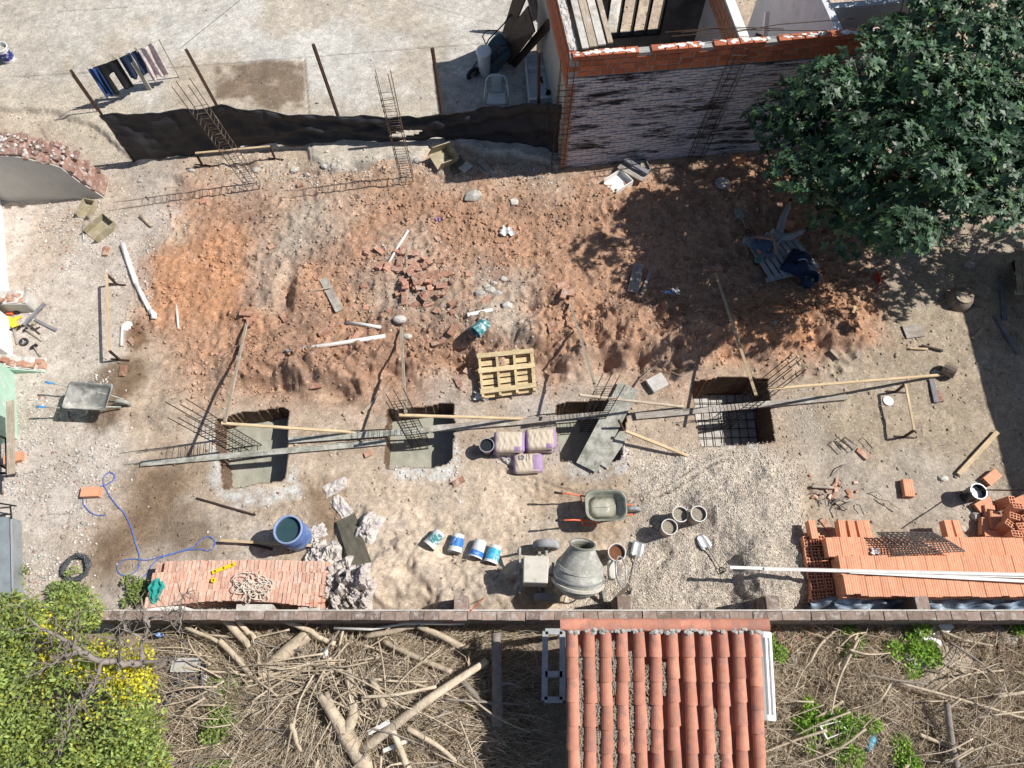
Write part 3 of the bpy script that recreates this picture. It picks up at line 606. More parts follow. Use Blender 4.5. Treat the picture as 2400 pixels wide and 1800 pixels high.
# ------------------------------------------------------------------ bricks shared by many things
def brick_mesh(name, L, W, Hh, mat, seed=0, chip=.012):
    rn = random.Random(seed); m = MB(); m.box((0, 0, Hh / 2), (L, W, Hh))
    m.v = [(x + rn.uniform(-chip, chip), y + rn.uniform(-chip, chip) * .6, z + rn.uniform(-chip, chip) * .3) for x, y, z in m.v]
    return m.mesh(name, mat, (0, 0, 0))
RUINB = [brick_mesh('brick', .235, .112, .055, 'brick_ruin', i + 60, .012) for i in range(3)] + [brick_mesh('half_brick', .13, .112, .055, 'brick_ruin', i + 65, .02) for i in range(3)]
OLD = [brick_mesh('brick', .235, .112, .055, 'brick_old', i) for i in range(3)]
HALF = [brick_mesh('half_brick', .13, .112, .055, 'brick_old', i + 9, .02) for i in range(3)]
PALE = [brick_mesh('brick', .235, .058, .112, 'brick_pale', i + 20, .004) for i in range(3)]
CAP = [brick_mesh('brick', .222, .118, .05, 'brick_cap', i + 30, .008) for i in range(4)]
HWALL = [brick_mesh('brick', .255, .12, .145, 'brick_hollow_wall', i + 40, .005) for i in range(3)]
def hollow_mesh(name, L, W, Hh, nc=2, nr=3, ends=(1,), deep=.09):
    """hollow clay brick: box whose chosen x ends are pierced by nc x nr recesses"""
    m = MB(); h = L / 2
    m.add([(-h, -W / 2, 0), (h, -W / 2, 0), (h, W / 2, 0), (-h, W / 2, 0), (-h, -W / 2, Hh), (h, -W / 2, Hh), (h, W / 2, Hh), (-h, W / 2, Hh)], [(3, 2, 1, 0), (4, 5, 6, 7), (0, 1, 5, 4), (2, 3, 7, 6)])
    for e in (-1, 1):
        x = e * h
        if e not in ends:
            f = [(x, -W / 2, 0), (x, W / 2, 0), (x, W / 2, Hh), (x, -W / 2, Hh)]; m.add(f, [(0, 1, 2, 3) if e > 0 else (3, 2, 1, 0)]); continue
        t = .014; cw = (W - t * (nc + 1)) / nc; ch = (Hh - t * (nr + 1)) / nr
        ys = [-W / 2]; zs = [0]
        for i in range(nc): ys += [-W / 2 + t + i * (cw + t), -W / 2 + t + i * (cw + t) + cw]
        for i in range(nr): zs += [t + i * (ch + t), t + i * (ch + t) + ch]
        ys.append(W / 2); zs.append(Hh)
        for i in range(len(ys) - 1):
            for j in range(len(zs) - 1):
                q = [(x, ys[i], zs[j]), (x, ys[i + 1], zs[j]), (x, ys[i + 1], zs[j + 1]), (x, ys[i], zs[j + 1])]
                if i % 2 and j % 2:
                    b = [(x - e * deep, y, z) for _, y, z in q]; fs = [(0, 1, 5, 4), (1, 2, 6, 5), (2, 3, 7, 6), (3, 0, 4, 7), (4, 5, 6, 7)]
                    m.add(q + b, fs if e < 0 else [tuple(reversed(f)) for f in fs]); 
                else: m.add(q, [(0, 1, 2, 3) if e > 0 else (3, 2, 1, 0)])
    return m.mesh(name, 'brick_hollow', (0, 0, 0))
HB = hollow_mesh('hollow_brick', .33, .18, .12, 3, 2, (-1, 1)); HBS = hollow_mesh('hollow_brick', .33, .12, .18, 2, 3, (-1,)); HBP = hollow_mesh('hollow_brick', .33, .12, .18, 2, 3, ())

# ------------------------------------------------------------------ brick boundary wall at the front
WALL_Y, WALL_H = 1.26, .88
bw = thing('boundary_wall', 'low brick boundary wall with a row of capping bricks along the site front', 'wall', (1, WALL_Y, 0))
WX0 = P(205, 1450, .9).x
m = MB(); m.box(((WX0 + 12) / 2, WALL_Y, WALL_H / 2 - .1), (12 - WX0, .13, WALL_H + .16)); m.obj('wall_body', 'mortar', bw)
m = MB(); rs = random.Random(5)                                     # courses on both faces, too fine to pick apart
for c in range(13):
    x = WX0 + (c % 2) * .12; z = .02 + c * .066
    while x < 10.5:
        for s in (-1, 1): m.box((x + .115, WALL_Y + s * (.066 + rs.uniform(-.004, .004)), z + .027), (.222, .02, .054))
        x += .236
m.obj('face_bricks', 'brick_cap', bw)['kind'] = 'stuff'
m = MB(); m.box(((WX0 + 12) / 2, WALL_Y + .077, WALL_H - .012), (12 - WX0, .022, .05)); m.obj('mortar_edge', 'concrete_pale', bw)
x = WX0; k = 0
while x < 9.8:
    L = .222 * (1 if rs.random() > .12 else .6)
    o = inst('brick', CAP[k % 4], Matrix.Translation((x + L / 2, WALL_Y - .01 + rs.uniform(-.006, .006), WALL_H + rs.uniform(-.008, .006))) @ Matrix.Rotation(rs.uniform(-.03, .03), 4, 'Z') @ Matrix.Diagonal((L / .222, 1.12, 1, 1)), bw); x += L + rs.uniform(.008, .02); k += 1
for px in (1080, 1462, 1810, 2160):
    c = P(px, 1424, .75); pr = MB(); pr.box((c.x, WALL_Y + .2, .36), (.24, .25, .80)); pr.box((c.x, WALL_Y + .2, .785), (.22, .22, .05)); pr.obj('pier', 'brick_cap', bw, bevel=.006)
# plank and slab leaning between brick pile and wall
for a, b, w, mt, nm, lab in (((345, 1432), (428, 1432), .16, 'white_paint', 'board', 'white painted board behind the boundary wall at its left end'), ((552, 1428), (636, 1428), .17, 'concrete_pale', 'slab', 'pale concrete slab between brick stack and boundary wall'), ((697, 1434), (748, 1434), .16, 'concrete_pale', 'slab', 'short pale slab beside the pile of empty bags')):
    p, q = P(*a, .45), P(*b, .45); mm = MB(); mm.box(((p.x + q.x) / 2, p.y, .22), (q.x - p.x, w, .45)); tag(mm.obj(nm, mt, bevel=.008), lab, nm)

# ------------------------------------------------------------------ unfinished house, top right
BO = Vector((1.13, 11.25, 0)); bang = math.atan(.11); bx = Vector((math.cos(bang), math.sin(bang), 0)); by = Vector((-math.sin(bang) - .03, math.cos(bang), 0)).normalized()
ROT = Matrix.Rotation(bang, 3, 'Z')
house = thing('unfinished_house', 'unfinished roofless brick house with whitewashed front wall', 'house', BO)
def bp(x, y, z): return BO + bx * x + by * y + Vector((0, 0, z))
def wallbox(m, x0, x1, y0, y1, z0, z1):
    vs = [bp(x, y, z) for z in (z0, z1) for x, y in ((x0, y0), (x1, y0), (x1, y1), (x0, y1))]
    m.add(vs, [(3, 2, 1, 0), (4, 5, 6, 7), (0, 1, 5, 4), (1, 2, 6, 5), (2, 3, 7, 6), (3, 0, 4, 7)]); return m
LEN = 7.6
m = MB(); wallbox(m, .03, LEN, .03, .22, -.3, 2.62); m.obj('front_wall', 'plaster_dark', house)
m = MB(); rs = random.Random(11)
for c in range(38):
    x = -.02 - (c % 2) * .12; z = .02 + c * .0675
    while x < LEN - .1:
        L = .228; a = max(x, 0); b = min(x + L, LEN)
        if b - a > .04: wallbox(m, a, b, rs.uniform(-.014, .018), .06, z + rs.uniform(-.002, .002), z + rs.uniform(.048, .053))
        x += .240
m.obj('whitewashed_bricks', 'whitewash', house)['kind'] = 'stuff'
# whitewash flaked by the corner: strip of bare brick
m = MB(); 
for c in range(36):
    z = .03 + c * .0675; wallbox(m, -.012, .09 + (c % 3) * .03, -.012 - (c % 2) * .004, .05, z, z + .055)
m.obj('bare_bricks', 'brick_old', house)['kind'] = 'stuff'
m = MB(); wallbox(m, 0, LEN, .02, .17, 2.60, 3.07); m.obj('parapet_mortar', 'mortar', house)
for c in range(4):
    x = -.1 - (c % 2) * .13; z = 2.615 + c * .131; k = 0
    while x < LEN - .3:
        L = .262 if rs.random() > .1 else .2
        if c == 3 and any(abs(x + .13 - g_) < .1 for g_ in (1.55, 2.75, 4.05, 5.15)): x += .12; continue
        if x > -.05:
            h_ = 1 if c < 3 else .9
            M = Matrix.Translation(bp(x + L / 2, .095 + rs.uniform(-.006, .004) - .003 * c, z)) @ Matrix.Rotation(bang + rs.uniform(-.012, .012), 4, 'Z') @ Matrix.Diagonal((L / .282, 1.35, .77 * h_, 1))
            inst('brick', HWALL[k % 3], M, house)
        x += L; k += 1
for a, b in ((.05, 1.42), (1.68, 2.66), (2.9, 3.95), (4.2, 5.05), (5.3, 7.2)):
    m = MB(); n = int((b - a) / .13)
    for i in range(n * 3): m.rock(bp(rs.uniform(a + .03, b - .03), .09 + rs.uniform(-.04, .04), 3.112), (rs.uniform(.03, .09), rs.uniform(.02, .05), .012))
    m.obj('mortar_bed', 'white_paint', house)['kind'] = 'stuff'
m = MB(); wallbox(m, -.004, .2, .22, 3.7, -.3, 2.2); m.obj('side_wall', 'plaster_grey', house)
m = MB(); wallbox(m, .002, .19, .17, 3.7, 2.2, 3.06); m.obj('side_wall_upper', 'brick_hollow_wall', house)
m = MB()
for i in range(13): wallbox(m, -.012, .05, .2 + i * .262, .2 + i * .262 + .245, 2.38 + .0 * i, 2.52); wallbox(m, -.014, .05, .1 + i * .262, .1 + i * .262 + .245, 2.54, 2.68); wallbox(m, -.012, .05, .2 + i * .262, .2 + i * .262 + .245, 2.70, 2.84); wallbox(m, -.014, .05, .1 + i * .262, .1 + i * .262 + .245, 2.86, 3.0)
m.obj('side_bricks', 'brick_hollow_wall', house)['kind'] = 'stuff'
m = MB()
wallbox(m, .01, .185, .2, 3.68, 3.05, 3.1)
for i in range(70): m.rock(bp(rs.uniform(.03, .16), rs.uniform(.2, 3.6), 3.105), (rs.uniform(.02, .05), rs.uniform(.04, .12), .012))
m.obj('side_mortar_bed', 'concrete_pale', house)['kind'] = 'stuff'
# inside: back wall with window, partitions
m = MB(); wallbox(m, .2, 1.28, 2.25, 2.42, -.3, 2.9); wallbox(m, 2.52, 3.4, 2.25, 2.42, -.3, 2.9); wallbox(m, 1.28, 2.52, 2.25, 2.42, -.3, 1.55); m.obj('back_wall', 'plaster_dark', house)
m = MB()
for i in range(5): x = 1.28 + i * .31; wallbox(m, x - .025, x + .025, 2.24, 2.36, 1.55, 2.7)
wallbox(m, 1.25, 2.55, 2.24, 2.36, 1.52, 1.58); m.obj('window_frame', 'iron_black', house)
m = MB(); wallbox(m, 3.4, 3.55, .22, 3.7, -.3, 2.45); m.obj('partition', 'wall_bluewhite', house)
m = MB(); wallbox(m, 3.39, 3.56, .22, 3.7, 2.45, 3.0); m.obj('partition_upper', 'brick_hollow_wall', house)
m = MB()
for c in range(4):
    for i in range(12): wallbox(m, 3.375, 3.40, .24 + (c % 2) * .13 + i * .27, .24 + (c % 2) * .13 + i * .27 + .25, 2.46 + c * .135, 2.58 + c * .135)
m.obj('partition_bricks', 'brick_hollow', house)['kind'] = 'stuff'
m = MB(); wallbox(m, 3.38, 3.57, .2, 3.7, 3.0, 3.06); m.obj('partition_cap', 'white_paint', house)
m = MB(); wallbox(m, 5.35, 5.5, .22, 3.7, -.3, 3.0); m.obj('far_partition', 'wall_bluewhite', house)
m = MB(); wallbox(m, 5.5, 8.2, .9, 1.05, -.3, 3.0); m.obj('far_wall', 'wall_bluewhite', house)
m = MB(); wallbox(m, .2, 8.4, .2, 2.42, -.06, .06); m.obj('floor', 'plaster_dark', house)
# things lying on and in the house
for i, (a, wd, mt) in enumerate(((.30, .13, 'concrete_pale'), (.46, .15, 'pine_old'), (.63, .15, 'concrete_pale'), (.80, .1, 'pine_old'))):
    o = MB().beam(bp(a, .12 + .03 * i, 3.185), bp(a + .02, 3.6, 3.185), wd, .03).obj('scaffold_board', mt)
    tag(o, ['weathered white board along the outer edge of the house wall top', 'grey board lying second from the house wall edge', 'pale board third from the house wall edge', 'narrow grey board nearest the open room'][i], 'board', 'boards over the house corner')
for i, (a, b) in enumerate((((2.0, .24, 3.2), (5.0, .06, 3.2)), ((2.2, .3, 3.22), (4.2, .2, 3.2)), ((2.6, .12, 3.22), (5.6, .28, 3.24)), ((1.9, .36, 3.2), (3.9, .14, 3.24)))):
    p0, p1 = bp(*a), bp(*b); mid_ = p0.lerp(p1, .5) + Vector((0, .05, .04))
    tag(MB().tube([p0, mid_, p1], .009, 5).obj('rebar_rod', 'rust'), ['longest straight', 'short bowed', 'long slanting', 'leftmost crossing'][i] + ' rusty bar on the house parapet top', 'rebar', 'rusty bars on the parapet')
for i, (a, b, w_, lab) in enumerate((((3.75, .5, .2), (4.55, 1.6, 1.9), .16, 'dark beam leaning steeply inside the far room'), ((4.9, .45, 1.0), (5.9, 1.7, 2.2), .18, 'brown beam leaning across the far room corner'), ((4.75, .6, .2), (4.7, 1.9, 2.2), .10, 'white painted strip standing in the far room'))):
    tag(MB().beam(bp(*a), bp(*b), w_, .06).obj('beam', 'white_paint' if i == 2 else 'wood_dark'), lab, 'beam')
MBs = MB(); MBs.grid(lambda u, v: bp(3.7 + .55 * u, 1.0 + .4 * v, 1.5 + .05 * math.sin(u * 6)), 6, 4); tag(MBs.obj('paper_sheet', 'white_paint', solid=.01), 'white sheet of paper in the far room of the house', 'paper')
m = MB(); wallbox(m, 3.62, 4.4, .85, 1.5, 0, 1.46); tag(m.obj('cabinet', 'wood_dark'), 'dark cabinet carrying the white paper sheet in the far room', 'cabinet')

# neighbouring house to the right, outside the picture, that shades the yard's edge
m = MB(); a, b = Vector((12.42, -1.5, 0)), Vector((12.66, 9.2, 0)); d = (b - a).normalized(); s = Vector((d.y, -d.x, 0))
m.add([a, b, b + s * 5, a + s * 5] + [p + Vector((0, 0, 3.25)) for p in (a, b, b + s * 5, a + s * 5)], [(0, 1, 2, 3), (7, 6, 5, 4), (4, 5, 1, 0), (5, 6, 2, 1), (6, 7, 3, 2), (7, 4, 0, 3)])
nb = thing('neighbour_house', 'plain pale house beyond the right edge that shades the yard', 'house', (14.5, 4, 0)); m.obj('wall', 'wall_white', nb)
m = MB(); m.prism([(12.22, -1.7), (12.46, 9.4), (18, 9.4), (18, -1.7)], 3.25, 3.42); m.obj('roof', 'concrete', nb)

# ------------------------------------------------------------------ ruined house on the left
ruin = thing('ruined_house', 'ruined house remains with broken brick walls at the left edge', 'ruin', P(0, 470))
# plastered wall, south face grey, top broken
prof = [(-250, 330), (0, 330), (60, 333), (100, 338), (128, 356), (150, 380), (178, 410), (205, 435), (232, 458)]
b0, b1 = P(-250, 478), P(245, 462); n = 44; ths = .52
m = MB(); front = []; crest = []
dirw = (b1 - b0).normalized(); nrm = Vector((-dirw.y, dirw.x, 0))
for i in range(n + 1):
    t = i / n; b = b0.lerp(b1, t); top = max(.06, float(np.interp(Q(b)[0], [-250, 128, 205, 246], [1.5, 1.45, 1.08, .05])) + R.uniform(-.03, .03)); crest.append(top)
    front += [b + Vector((0, 0, -.2)), b + Vector((0, 0, top)), b + nrm * ths + Vector((0, 0, top + R.uniform(-.03, .03))), b + nrm * ths + Vector((0, 0, -.2))]
fs = []
for i in range(n):
    k = i * 4
    for j in range(3): fs.append((k + j, k + 4 + j, k + 5 + j, k + 1 + j))
fs += [(0, 1, 2, 3), (n * 4 + 3, n * 4 + 2, n * 4 + 1, n * 4)]
m.add(front, fs); m.obj('wall_core', 'brick_ruin', ruin)
m = MB(); m.grid(lambda u, v: b0.lerp(b1, u) - nrm * .018 + Vector((0, 0, -.15 + v * (crest[min(n, int(u * n + .5))] + .1))), 36, 4); m.obj('plaster', 'plaster_grey', ruin, solid=.03)
rs = random.Random(21)
for i in range(n):
    t = (i + .5) / n; b = b0.lerp(b1, t)
    if t < .6: continue
    for row in range(5):
        if rs.random() < .35: continue
        zz = crest[i] + rs.uniform(-.07, -.01)
        M = Matrix.Translation(b + nrm * (.04 + .108 * row + rs.uniform(-.02, .02)) + Vector((0, 0, zz - .02))) @ Matrix.Rotation(rs.uniform(-.25, .25) + (1.57 if rs.random() < .5 else 0), 4, 'Z') @ Matrix.Rotation(rs.uniform(-.15, .15), 4, 'X')
        inst('brick', RUINB[rs.randrange(6)], M, ruin)
m = MB()
for i in range(60):
    t = rs.uniform(.6, 1); b = b0.lerp(b1, t); m.rock(b + nrm * rs.uniform(0, .5) + Vector((0, 0, crest[int(t * n)] + .02)), rs.uniform(.02, .055))
m.obj('mortar_lumps', 'concrete_pale', ruin)['kind'] = 'stuff'
m = MB()   # thick broken cross wall behind, dark brick
m.prism([P(-250, 322, .0), P(120, 322, .0), P(150, 338, 0), P(120, 392, 0), P(-250, 392, 0)] and [(q.x, q.y) for q in (b0 + nrm * .34, b0.lerp(b1, .72) + nrm * .34, b0.lerp(b1, .72) + nrm * .62, b0 + nrm * .9)], -.1, .5); m.obj('broken_wall', 'brick_ruin', ruin)
def ew(px0, py0, px1, py1, h, mat, nm, th=.3, par=ruin):
    a, b = P(px0, py0), P(px1, py1); d = (b - a).normalized(); s = Vector((d.y, -d.x, 0)); 
    if s.x > 0: s = -s
    mm = MB(); q = [a, b, b + s * th, a + s * th]; mm.add([p - Vector((0, 0, .2)) for p in q] + [p + Vector((0, 0, h)) for p in q], [(0, 1, 2, 3), (7, 6, 5, 4), (4, 5, 1, 0), (5, 6, 2, 1), (6, 7, 3, 2), (7, 4, 0, 3)])
    return mm.obj(nm, mat, par)
ew(4, 470, 22, 700, 1.9, 'wall_white', 'white_wall', .5); ew(22, 745, 32, 838, 1.9, 'wall_white', 'white_wall', .5); ew(34, 872, 42, 1030, 1.9, 'wall_green', 'green_wall', .5)
def stub(pts, h0, h1, face, seed):
    """broken wall stub running right from the white wall"""
    a, b = P(*pts[0]), P(*pts[1]); rs = random.Random(seed); d = (b - a); L = d.length; d.normalize(); nn = Vector((-d.y, d.x, 0)); t_ = .28
    mm = MB(); k = int(L / .1); vs = []
    for i in range(k + 1):
        t = i / k; o = a.lerp(b, t); hh = h0 + (h1 - h0) * t + rs.uniform(-.04, .04); vs += [o + Vector((0, 0, -.1)), o + Vector((0, 0, hh)), o + nn * t_ + Vector((0, 0, hh + rs.uniform(-.04, .04))), o + nn * t_ + Vector((0, 0, -.1))]
        if i < k:
            inst('brick', (OLD + HALF)[rs.randrange(6)], Matrix.Translation(o + nn * rs.uniform(.05, .2) + Vector((0, 0, hh - .03))) @ Matrix.Rotation(rs.uniform(-.4, .4), 4, 'Z'), ruin)
    mm.add(vs, [(i * 4 + j, i * 4 + 4 + j, i * 4 + 5 + j, i * 4 + 1 + j) for i in range(k) for j in range(3)] + [(0, 1, 2, 3), (k * 4 + 3, k * 4 + 2, k * 4 + 1, k * 4)]); mm.obj('wall_stub', 'concrete_pale', ruin)
    m2 = MB(); m2.grid(lambda u, v: a.lerp(b, u) - nn * .02 + Vector((0, 0, -.1 + v * (.1 + h0 + (h1 - h0) * u))), 8, 2); m2.obj('plaster', face, ruin, solid=.02)
stub(((-60, 735), (82, 728)), .45, .30, 'plaster_grey', 3); stub(((-60, 872), (110, 870)), .38, .02, 'wall_green', 5)
tag(MB().beam(P(24, 940, 1.0), P(26, 1112, .9), .12, .04, ).obj('board', 'pine_old'), 'grey brown board laid along the foot of the green wall', 'board')
fr = thing('iron_gate', 'black iron gate remains at the left edge below the green wall', 'gate', P(5, 1060))
for a, b in (((0, 1022, .8), (14, 1028, .8)), ((14, 1028, .8), (16, 1110, .3)), ((-10, 1108, .2), (38, 1110, .1)), ((0, 1090, .3), (38, 1110, .1))): MB().tube([P(*a), P(*b)], .022, 6).obj('bar', 'iron_black', fr)
gp = thing('window_grille', 'grey sheet panel with black grille lying at the lower left edge', 'panel', P(0, 1290))
m = MB(); a = [P(-60, 1210, .35), P(26, 1212, .35), P(30, 1402, .35), P(-60, 1402, .35)]; m.add(a + [p - Vector((0, 0, .3)) for p in a], [(3, 2, 1, 0), (4, 5, 6, 7), (0, 1, 5, 4), (1, 2, 6, 5), (2, 3, 7, 6), (3, 0, 4, 7)]); m.obj('sheet', 'sheet_metal', gp)
for a, b in (((-10, 1178, .4), (38, 1186, .4)), ((-10, 1192, .42), (26, 1188, .42)), ((-10, 1208, .42), (26, 1205, .42)), ((24, 1186, .42), (27, 1215, .42))): MB().tube([P(*a), P(*b)], .015, 6).obj('grille_bar', 'iron_black', gp)
m = MB(); m.tube([P(26, 1212, .38), P(30, 1402, .38)], .018, 6); m.obj('edge_pipe', 'galv', gp)

# ------------------------------------------------------------------ tiled roof in the front lot
shed = thing('tiled_shed', 'small shed with terracotta barrel tile roof in the front lot', 'shed', (1.8, .1, 0))
RZ = 2.1; rl, rr_ = P(1322, 1470, RZ), P(1786, 1470, RZ); NCOL = 12; pitch_x = (rr_.x - rl.x) / NCOL; RS = .30                     # slope down towards -y
RY0 = rl.y; rx0 = rl.x; RL = 3.4
def rp(x, s, h): return Vector((x, RY0 - s * math.cos(math.atan(RS)), RZ - s * math.sin(math.atan(RS)) + h))
def arc_tile(name, r0, r1, L, seg, mat, up=True):
    m = MB(); a = []
    for (r, y) in ((r0, 0), (r1, -L)):
        for k in range(seg + 1):
            t = math.pi * k / seg; a.append((-r * math.cos(t), y, (r * .78 * math.sin(t)) * (1 if up else -1)))
    fs = [(k, k + 1, seg + 2 + k, seg + 1 + k) for k in range(seg)]; m.add(a, fs if not up else [tuple(reversed(f)) for f in fs])
    b = [(x * .88, y, z * .86 - .006) for x, y, z in a]; n0 = len(m.v); m.add(b, [tuple(reversed(f)) for f in (fs if not up else [tuple(reversed(f)) for f in fs])])
    n = seg + 1
    for k in range(seg): m.f.append((n + k, n + k + 1, n0 + n + k + 1, n0 + n + k))
    return m.mesh(name, mat, (0, 0, 0), smooth=False)
TILE = arc_tile('roof_tile', .078, .092, .385, 10, 'tile'); PAN = arc_tile('pan_tile', .09, .078, .385, 8, 'tile_dark', up=False)
RT = Matrix.Rotation(-math.atan(RS) * -1, 4, 'X'); rs = random.Random(31); EXPO = .325; sl = math.atan(RS)
m = MB(); m.add([rp(rx0 + .03, -.02, -.09), rp(rr_.x - .03, -.02, -.09), rp(rr_.x - .03, RL, -.09), rp(rx0 + .03, RL, -.09)] + [rp(rx0 + .03, -.02, -.14), rp(rr_.x - .03, -.02, -.14), rp(rr_.x - .03, RL, -.14), rp(rx0 + .03, RL, -.14)], [(3, 2, 1, 0), (4, 5, 6, 7), (0, 1, 5, 4), (1, 2, 6, 5), (2, 3, 7, 6), (3, 0, 4, 7)])
m.obj('roof_deck', 'wood_slate', shed)
for c in range(NCOL):
    x = rx0 + (c + .5) * pitch_x; nrow = 10; off = rs.uniform(-.03, .03) + (.08 if c in (11,) else 0)
    for r in range(nrow):
        s = .02 + r * EXPO + (off if r else 0)
        o = rp(x + rs.uniform(-.008, .008), s, .012 + rs.uniform(-.004, .006))
        inst('roof_tile', TILE, Matrix.Translation(o) @ Matrix.Rotation(sl - .04, 4, 'X') @ Matrix.Rotation(rs.uniform(-.03, .03), 4, 'Z'), shed)
        if c < NCOL - 1 and r < 10:
            inst('pan_tile', PAN, Matrix.Translation(rp(x + pitch_x / 2, s + .05, -.012)) @ Matrix.Rotation(sl - .03, 4, 'X') @ Matrix.Rotation(rs.uniform(-.02, .02), 4, 'Z'), shed)
for i in range(7):                                               # ridge tiles along the top
    x = rx0 - .06 + i * .43
    o = Matrix.Translation((x, RY0 + .03, RZ + .05 + rs.uniform(-.005, .005))) @ Matrix.Rotation(math.pi / 2, 4, 'Z') @ Matrix.Diagonal((1, 1.18, .75, 1)); inst('ridge_tile', TILE, o, shed)
m = MB()
for c in range(NCOL):
    x = rx0 + (c + .5) * pitch_x
    for k in range(8): m.rock(rp(x + rs.uniform(-.09, .09), .05 + rs.uniform(-.03, .035), .06 + rs.uniform(-.01, .025)), (rs.uniform(.03, .06), rs.uniform(.025, .045), rs.uniform(.015, .03)), None)
m.obj('ridge_mortar', 'tile_mortar', shed)['kind'] = 'stuff'
m = MB()                                                         # leaf litter caught between the tile rows
for c, (s0, s1) in {0: (.3, 2.9), 1: (.2, 3.0), 2: (.2, 2.3), 3: (.35, 2.2), 4: (.55, 1.7), 5: (.5, .95), 8: (1.15, 2.0)}.items():
    x = rx0 + (c + 1.0) * pitch_x
    for k in range(int((s1 - s0) * 260)):
        o = rp(x + rs.gauss(0, .022), rs.uniform(s0, s1), .0 + rs.uniform(.0, .03)); a = rs.uniform(0, 6.28); l = rs.uniform(.015, .05); d = Vector((math.cos(a), math.sin(a), rs.uniform(-.3, .3))) * l; e = Vector((-d.y, d.x, 0)).normalized() * rs.uniform(.003, .008)
        m.add([o - d - e, o + d - e, o + d + e, o - d + e], [(0, 1, 2, 3)])
m.obj('leaf_litter', 'straw', shed)['kind'] = 'stuff'
m = MB(); q = [(x, s_) for s_ in (.12, RL - .15) for x in (rx0 + .3, rr_.x - .3)]
m.add([(rp(x, s_, 0).x, rp(x, s_, 0).y, -.1) for x, s_ in q] + [rp(x, s_, -.15) for x, s_ in q], [(0, 1, 3, 2), (6, 7, 5, 4), (0, 4, 5, 1), (1, 5, 7, 3), (3, 7, 6, 2), (2, 6, 4, 0)]); m.obj('shed_wall', 'wall_white', shed)
# ------------------------------------------------------------------ shade-net fence

fence = thing('shade_net_fence', 'black shade net fence on leaning rusty posts across the patio edge', 'fence', G(800, 330))
for b, t in (((315, 378), (166, 165)), ((562, 345), (436, 116)), ((810, 322), (734, 104)), ((1046, 327), (1013, 113)), ((1262, 337), (1263, 120))):
    g = G(*b); MB().beam(g - Vector((0, 0, .15)), P(*t, 2.6), .055, .055).obj('post', 'rust', fence)
cols = [(315, 378, 268), (430, 363, 262), (562, 343, 247), (690, 333, 264), (810, 323, 268), (930, 329, 276), (1046, 326, 266), (1150, 326, 252), (1262, 337, 238), (1316, 352, 243)]
seg = []
for i in range(len(cols) - 1):
    for k in range(16):
        t = k / 16; seg.append([cols[i][j] + (cols[i + 1][j] - cols[i][j]) * t for j in range(3)])
seg.append(list(cols[-1])); NN = len(seg) - 1; base = []
for a in seg:
    b = G(a[0], a[1]); base.append((b, zup(b, a[2])))
def netf(u, v):
    f = u * NN; i = min(int(f), NN - 1); t = f - i; b = base[i][0].lerp(base[i + 1][0], t); zt = base[i][1] * (1 - t) + base[i + 1][1] * t
    w = .035 * math.sin(u * 70 + v * 5) + .05 * math.sin(u * 23 - v * 7) * v * (1 - v) * 3 + .05 * math.sin(v * 9 + u * 31) * (1 - v) + (.07 * math.sin(v * 14 + 2 * math.sin(u * 12)) if u > .3 else .02)
    return (b.x + .02 * math.sin(v * 11 + u * 40), b.y - .06 + w * .6 + .012 * math.sin(v * 31 + 6 * math.sin(u * 17)) + .01 * math.sin(u * 190 + v * 8), b.z + .02 + .02 * math.sin(u * 90) + (zt - b.z) * v)
def keep(u, v):
    x, y = Q(netf(u, v)); return not (((x - 950) / 38) ** 2 + ((y - 313 + (x - 950) * .15) / 6.5) ** 2 < 1)
MB().grid(netf, 230, 26, keep).obj('netting', 'net_black', fence, smooth=True, solid=.006)
MB().tube([netf(i / 120, 1.0) for i in range(121)], .014, 5).obj('top_wire', 'net_black', fence)

# ------------------------------------------------------------------ rebar cages
def cage(label, b, t, w=.24, d=.2, n=4, frac=.8, sp=.15, r=.0085, mat='rebar', lab_group='rebar column cages', rz=.1):
    b, t = Vector(b), Vector(t); ax = (t - b); L = ax.length; ax.normalize()
    ex = Vector((math.cos(rz), math.sin(rz), 0)); ex = (ex - ax * ex.dot(ax)).normalized(); ey = ax.cross(ex)
    c = thing('rebar_cage', label, 'rebar cage', b, lab_group); rs = random.Random(label)
    cs = [(-w / 2, -d / 2), (w / 2, -d / 2), (w / 2, d / 2), (-w / 2, d / 2)] + ([(0, -d / 2), (0, d / 2)] if n > 4 else [])
    for x, y in cs:
        l = L * rs.uniform(.96, 1.02); s0, s1 = b + ex * x + ey * y, b + ax * l + ex * (x + rs.uniform(-.02, .02)) + ey * (y + rs.uniform(-.02, .02))
        MB().tube([s0, s0.lerp(s1, .5) + ex * rs.uniform(-.008, .008), s1], r, 5).obj('bar', mat, c)
    k = .03
    while k < L * frac:
        j = rs.uniform(-.012, .012); e = .010
        q = [b + ax * (k + rs.uniform(-.012, .012)) + ex * x * 1.06 + ey * y * 1.06 for x, y in cs[:4]]
        MB().tube(q + [q[0]], r * .72, 4, cap=False).obj('stirrup', mat, c); k += sp
    return c
cage('tall rebar cage standing before the net fence, left one', G(597, 438), P(424, 192, 3.1), .27, .2, 4, .78)
cage('tall rebar cage standing before the net fence, right one', G(955, 420), P(894, 164, 3.1), .27, .2, 4, .80)
cage('rebar cage standing at the whitewashed house corner', G(1306, 392), P(1330, 145, 2.95), .26, .16, 4, .8, mat='rust')
cage('rebar cage leaning on the stained part of the house front wall', G(1628, 376), P(1742, 116, 3.1), .3, .16, 4, .95, mat='rebar_dark')
cage('leaning rebar cage rising from the leftmost footing pit', P(600, 1063, -.62), P(412, 958, 1.9), .32, .26, 6, .72, .11, mat='rebar_dark')
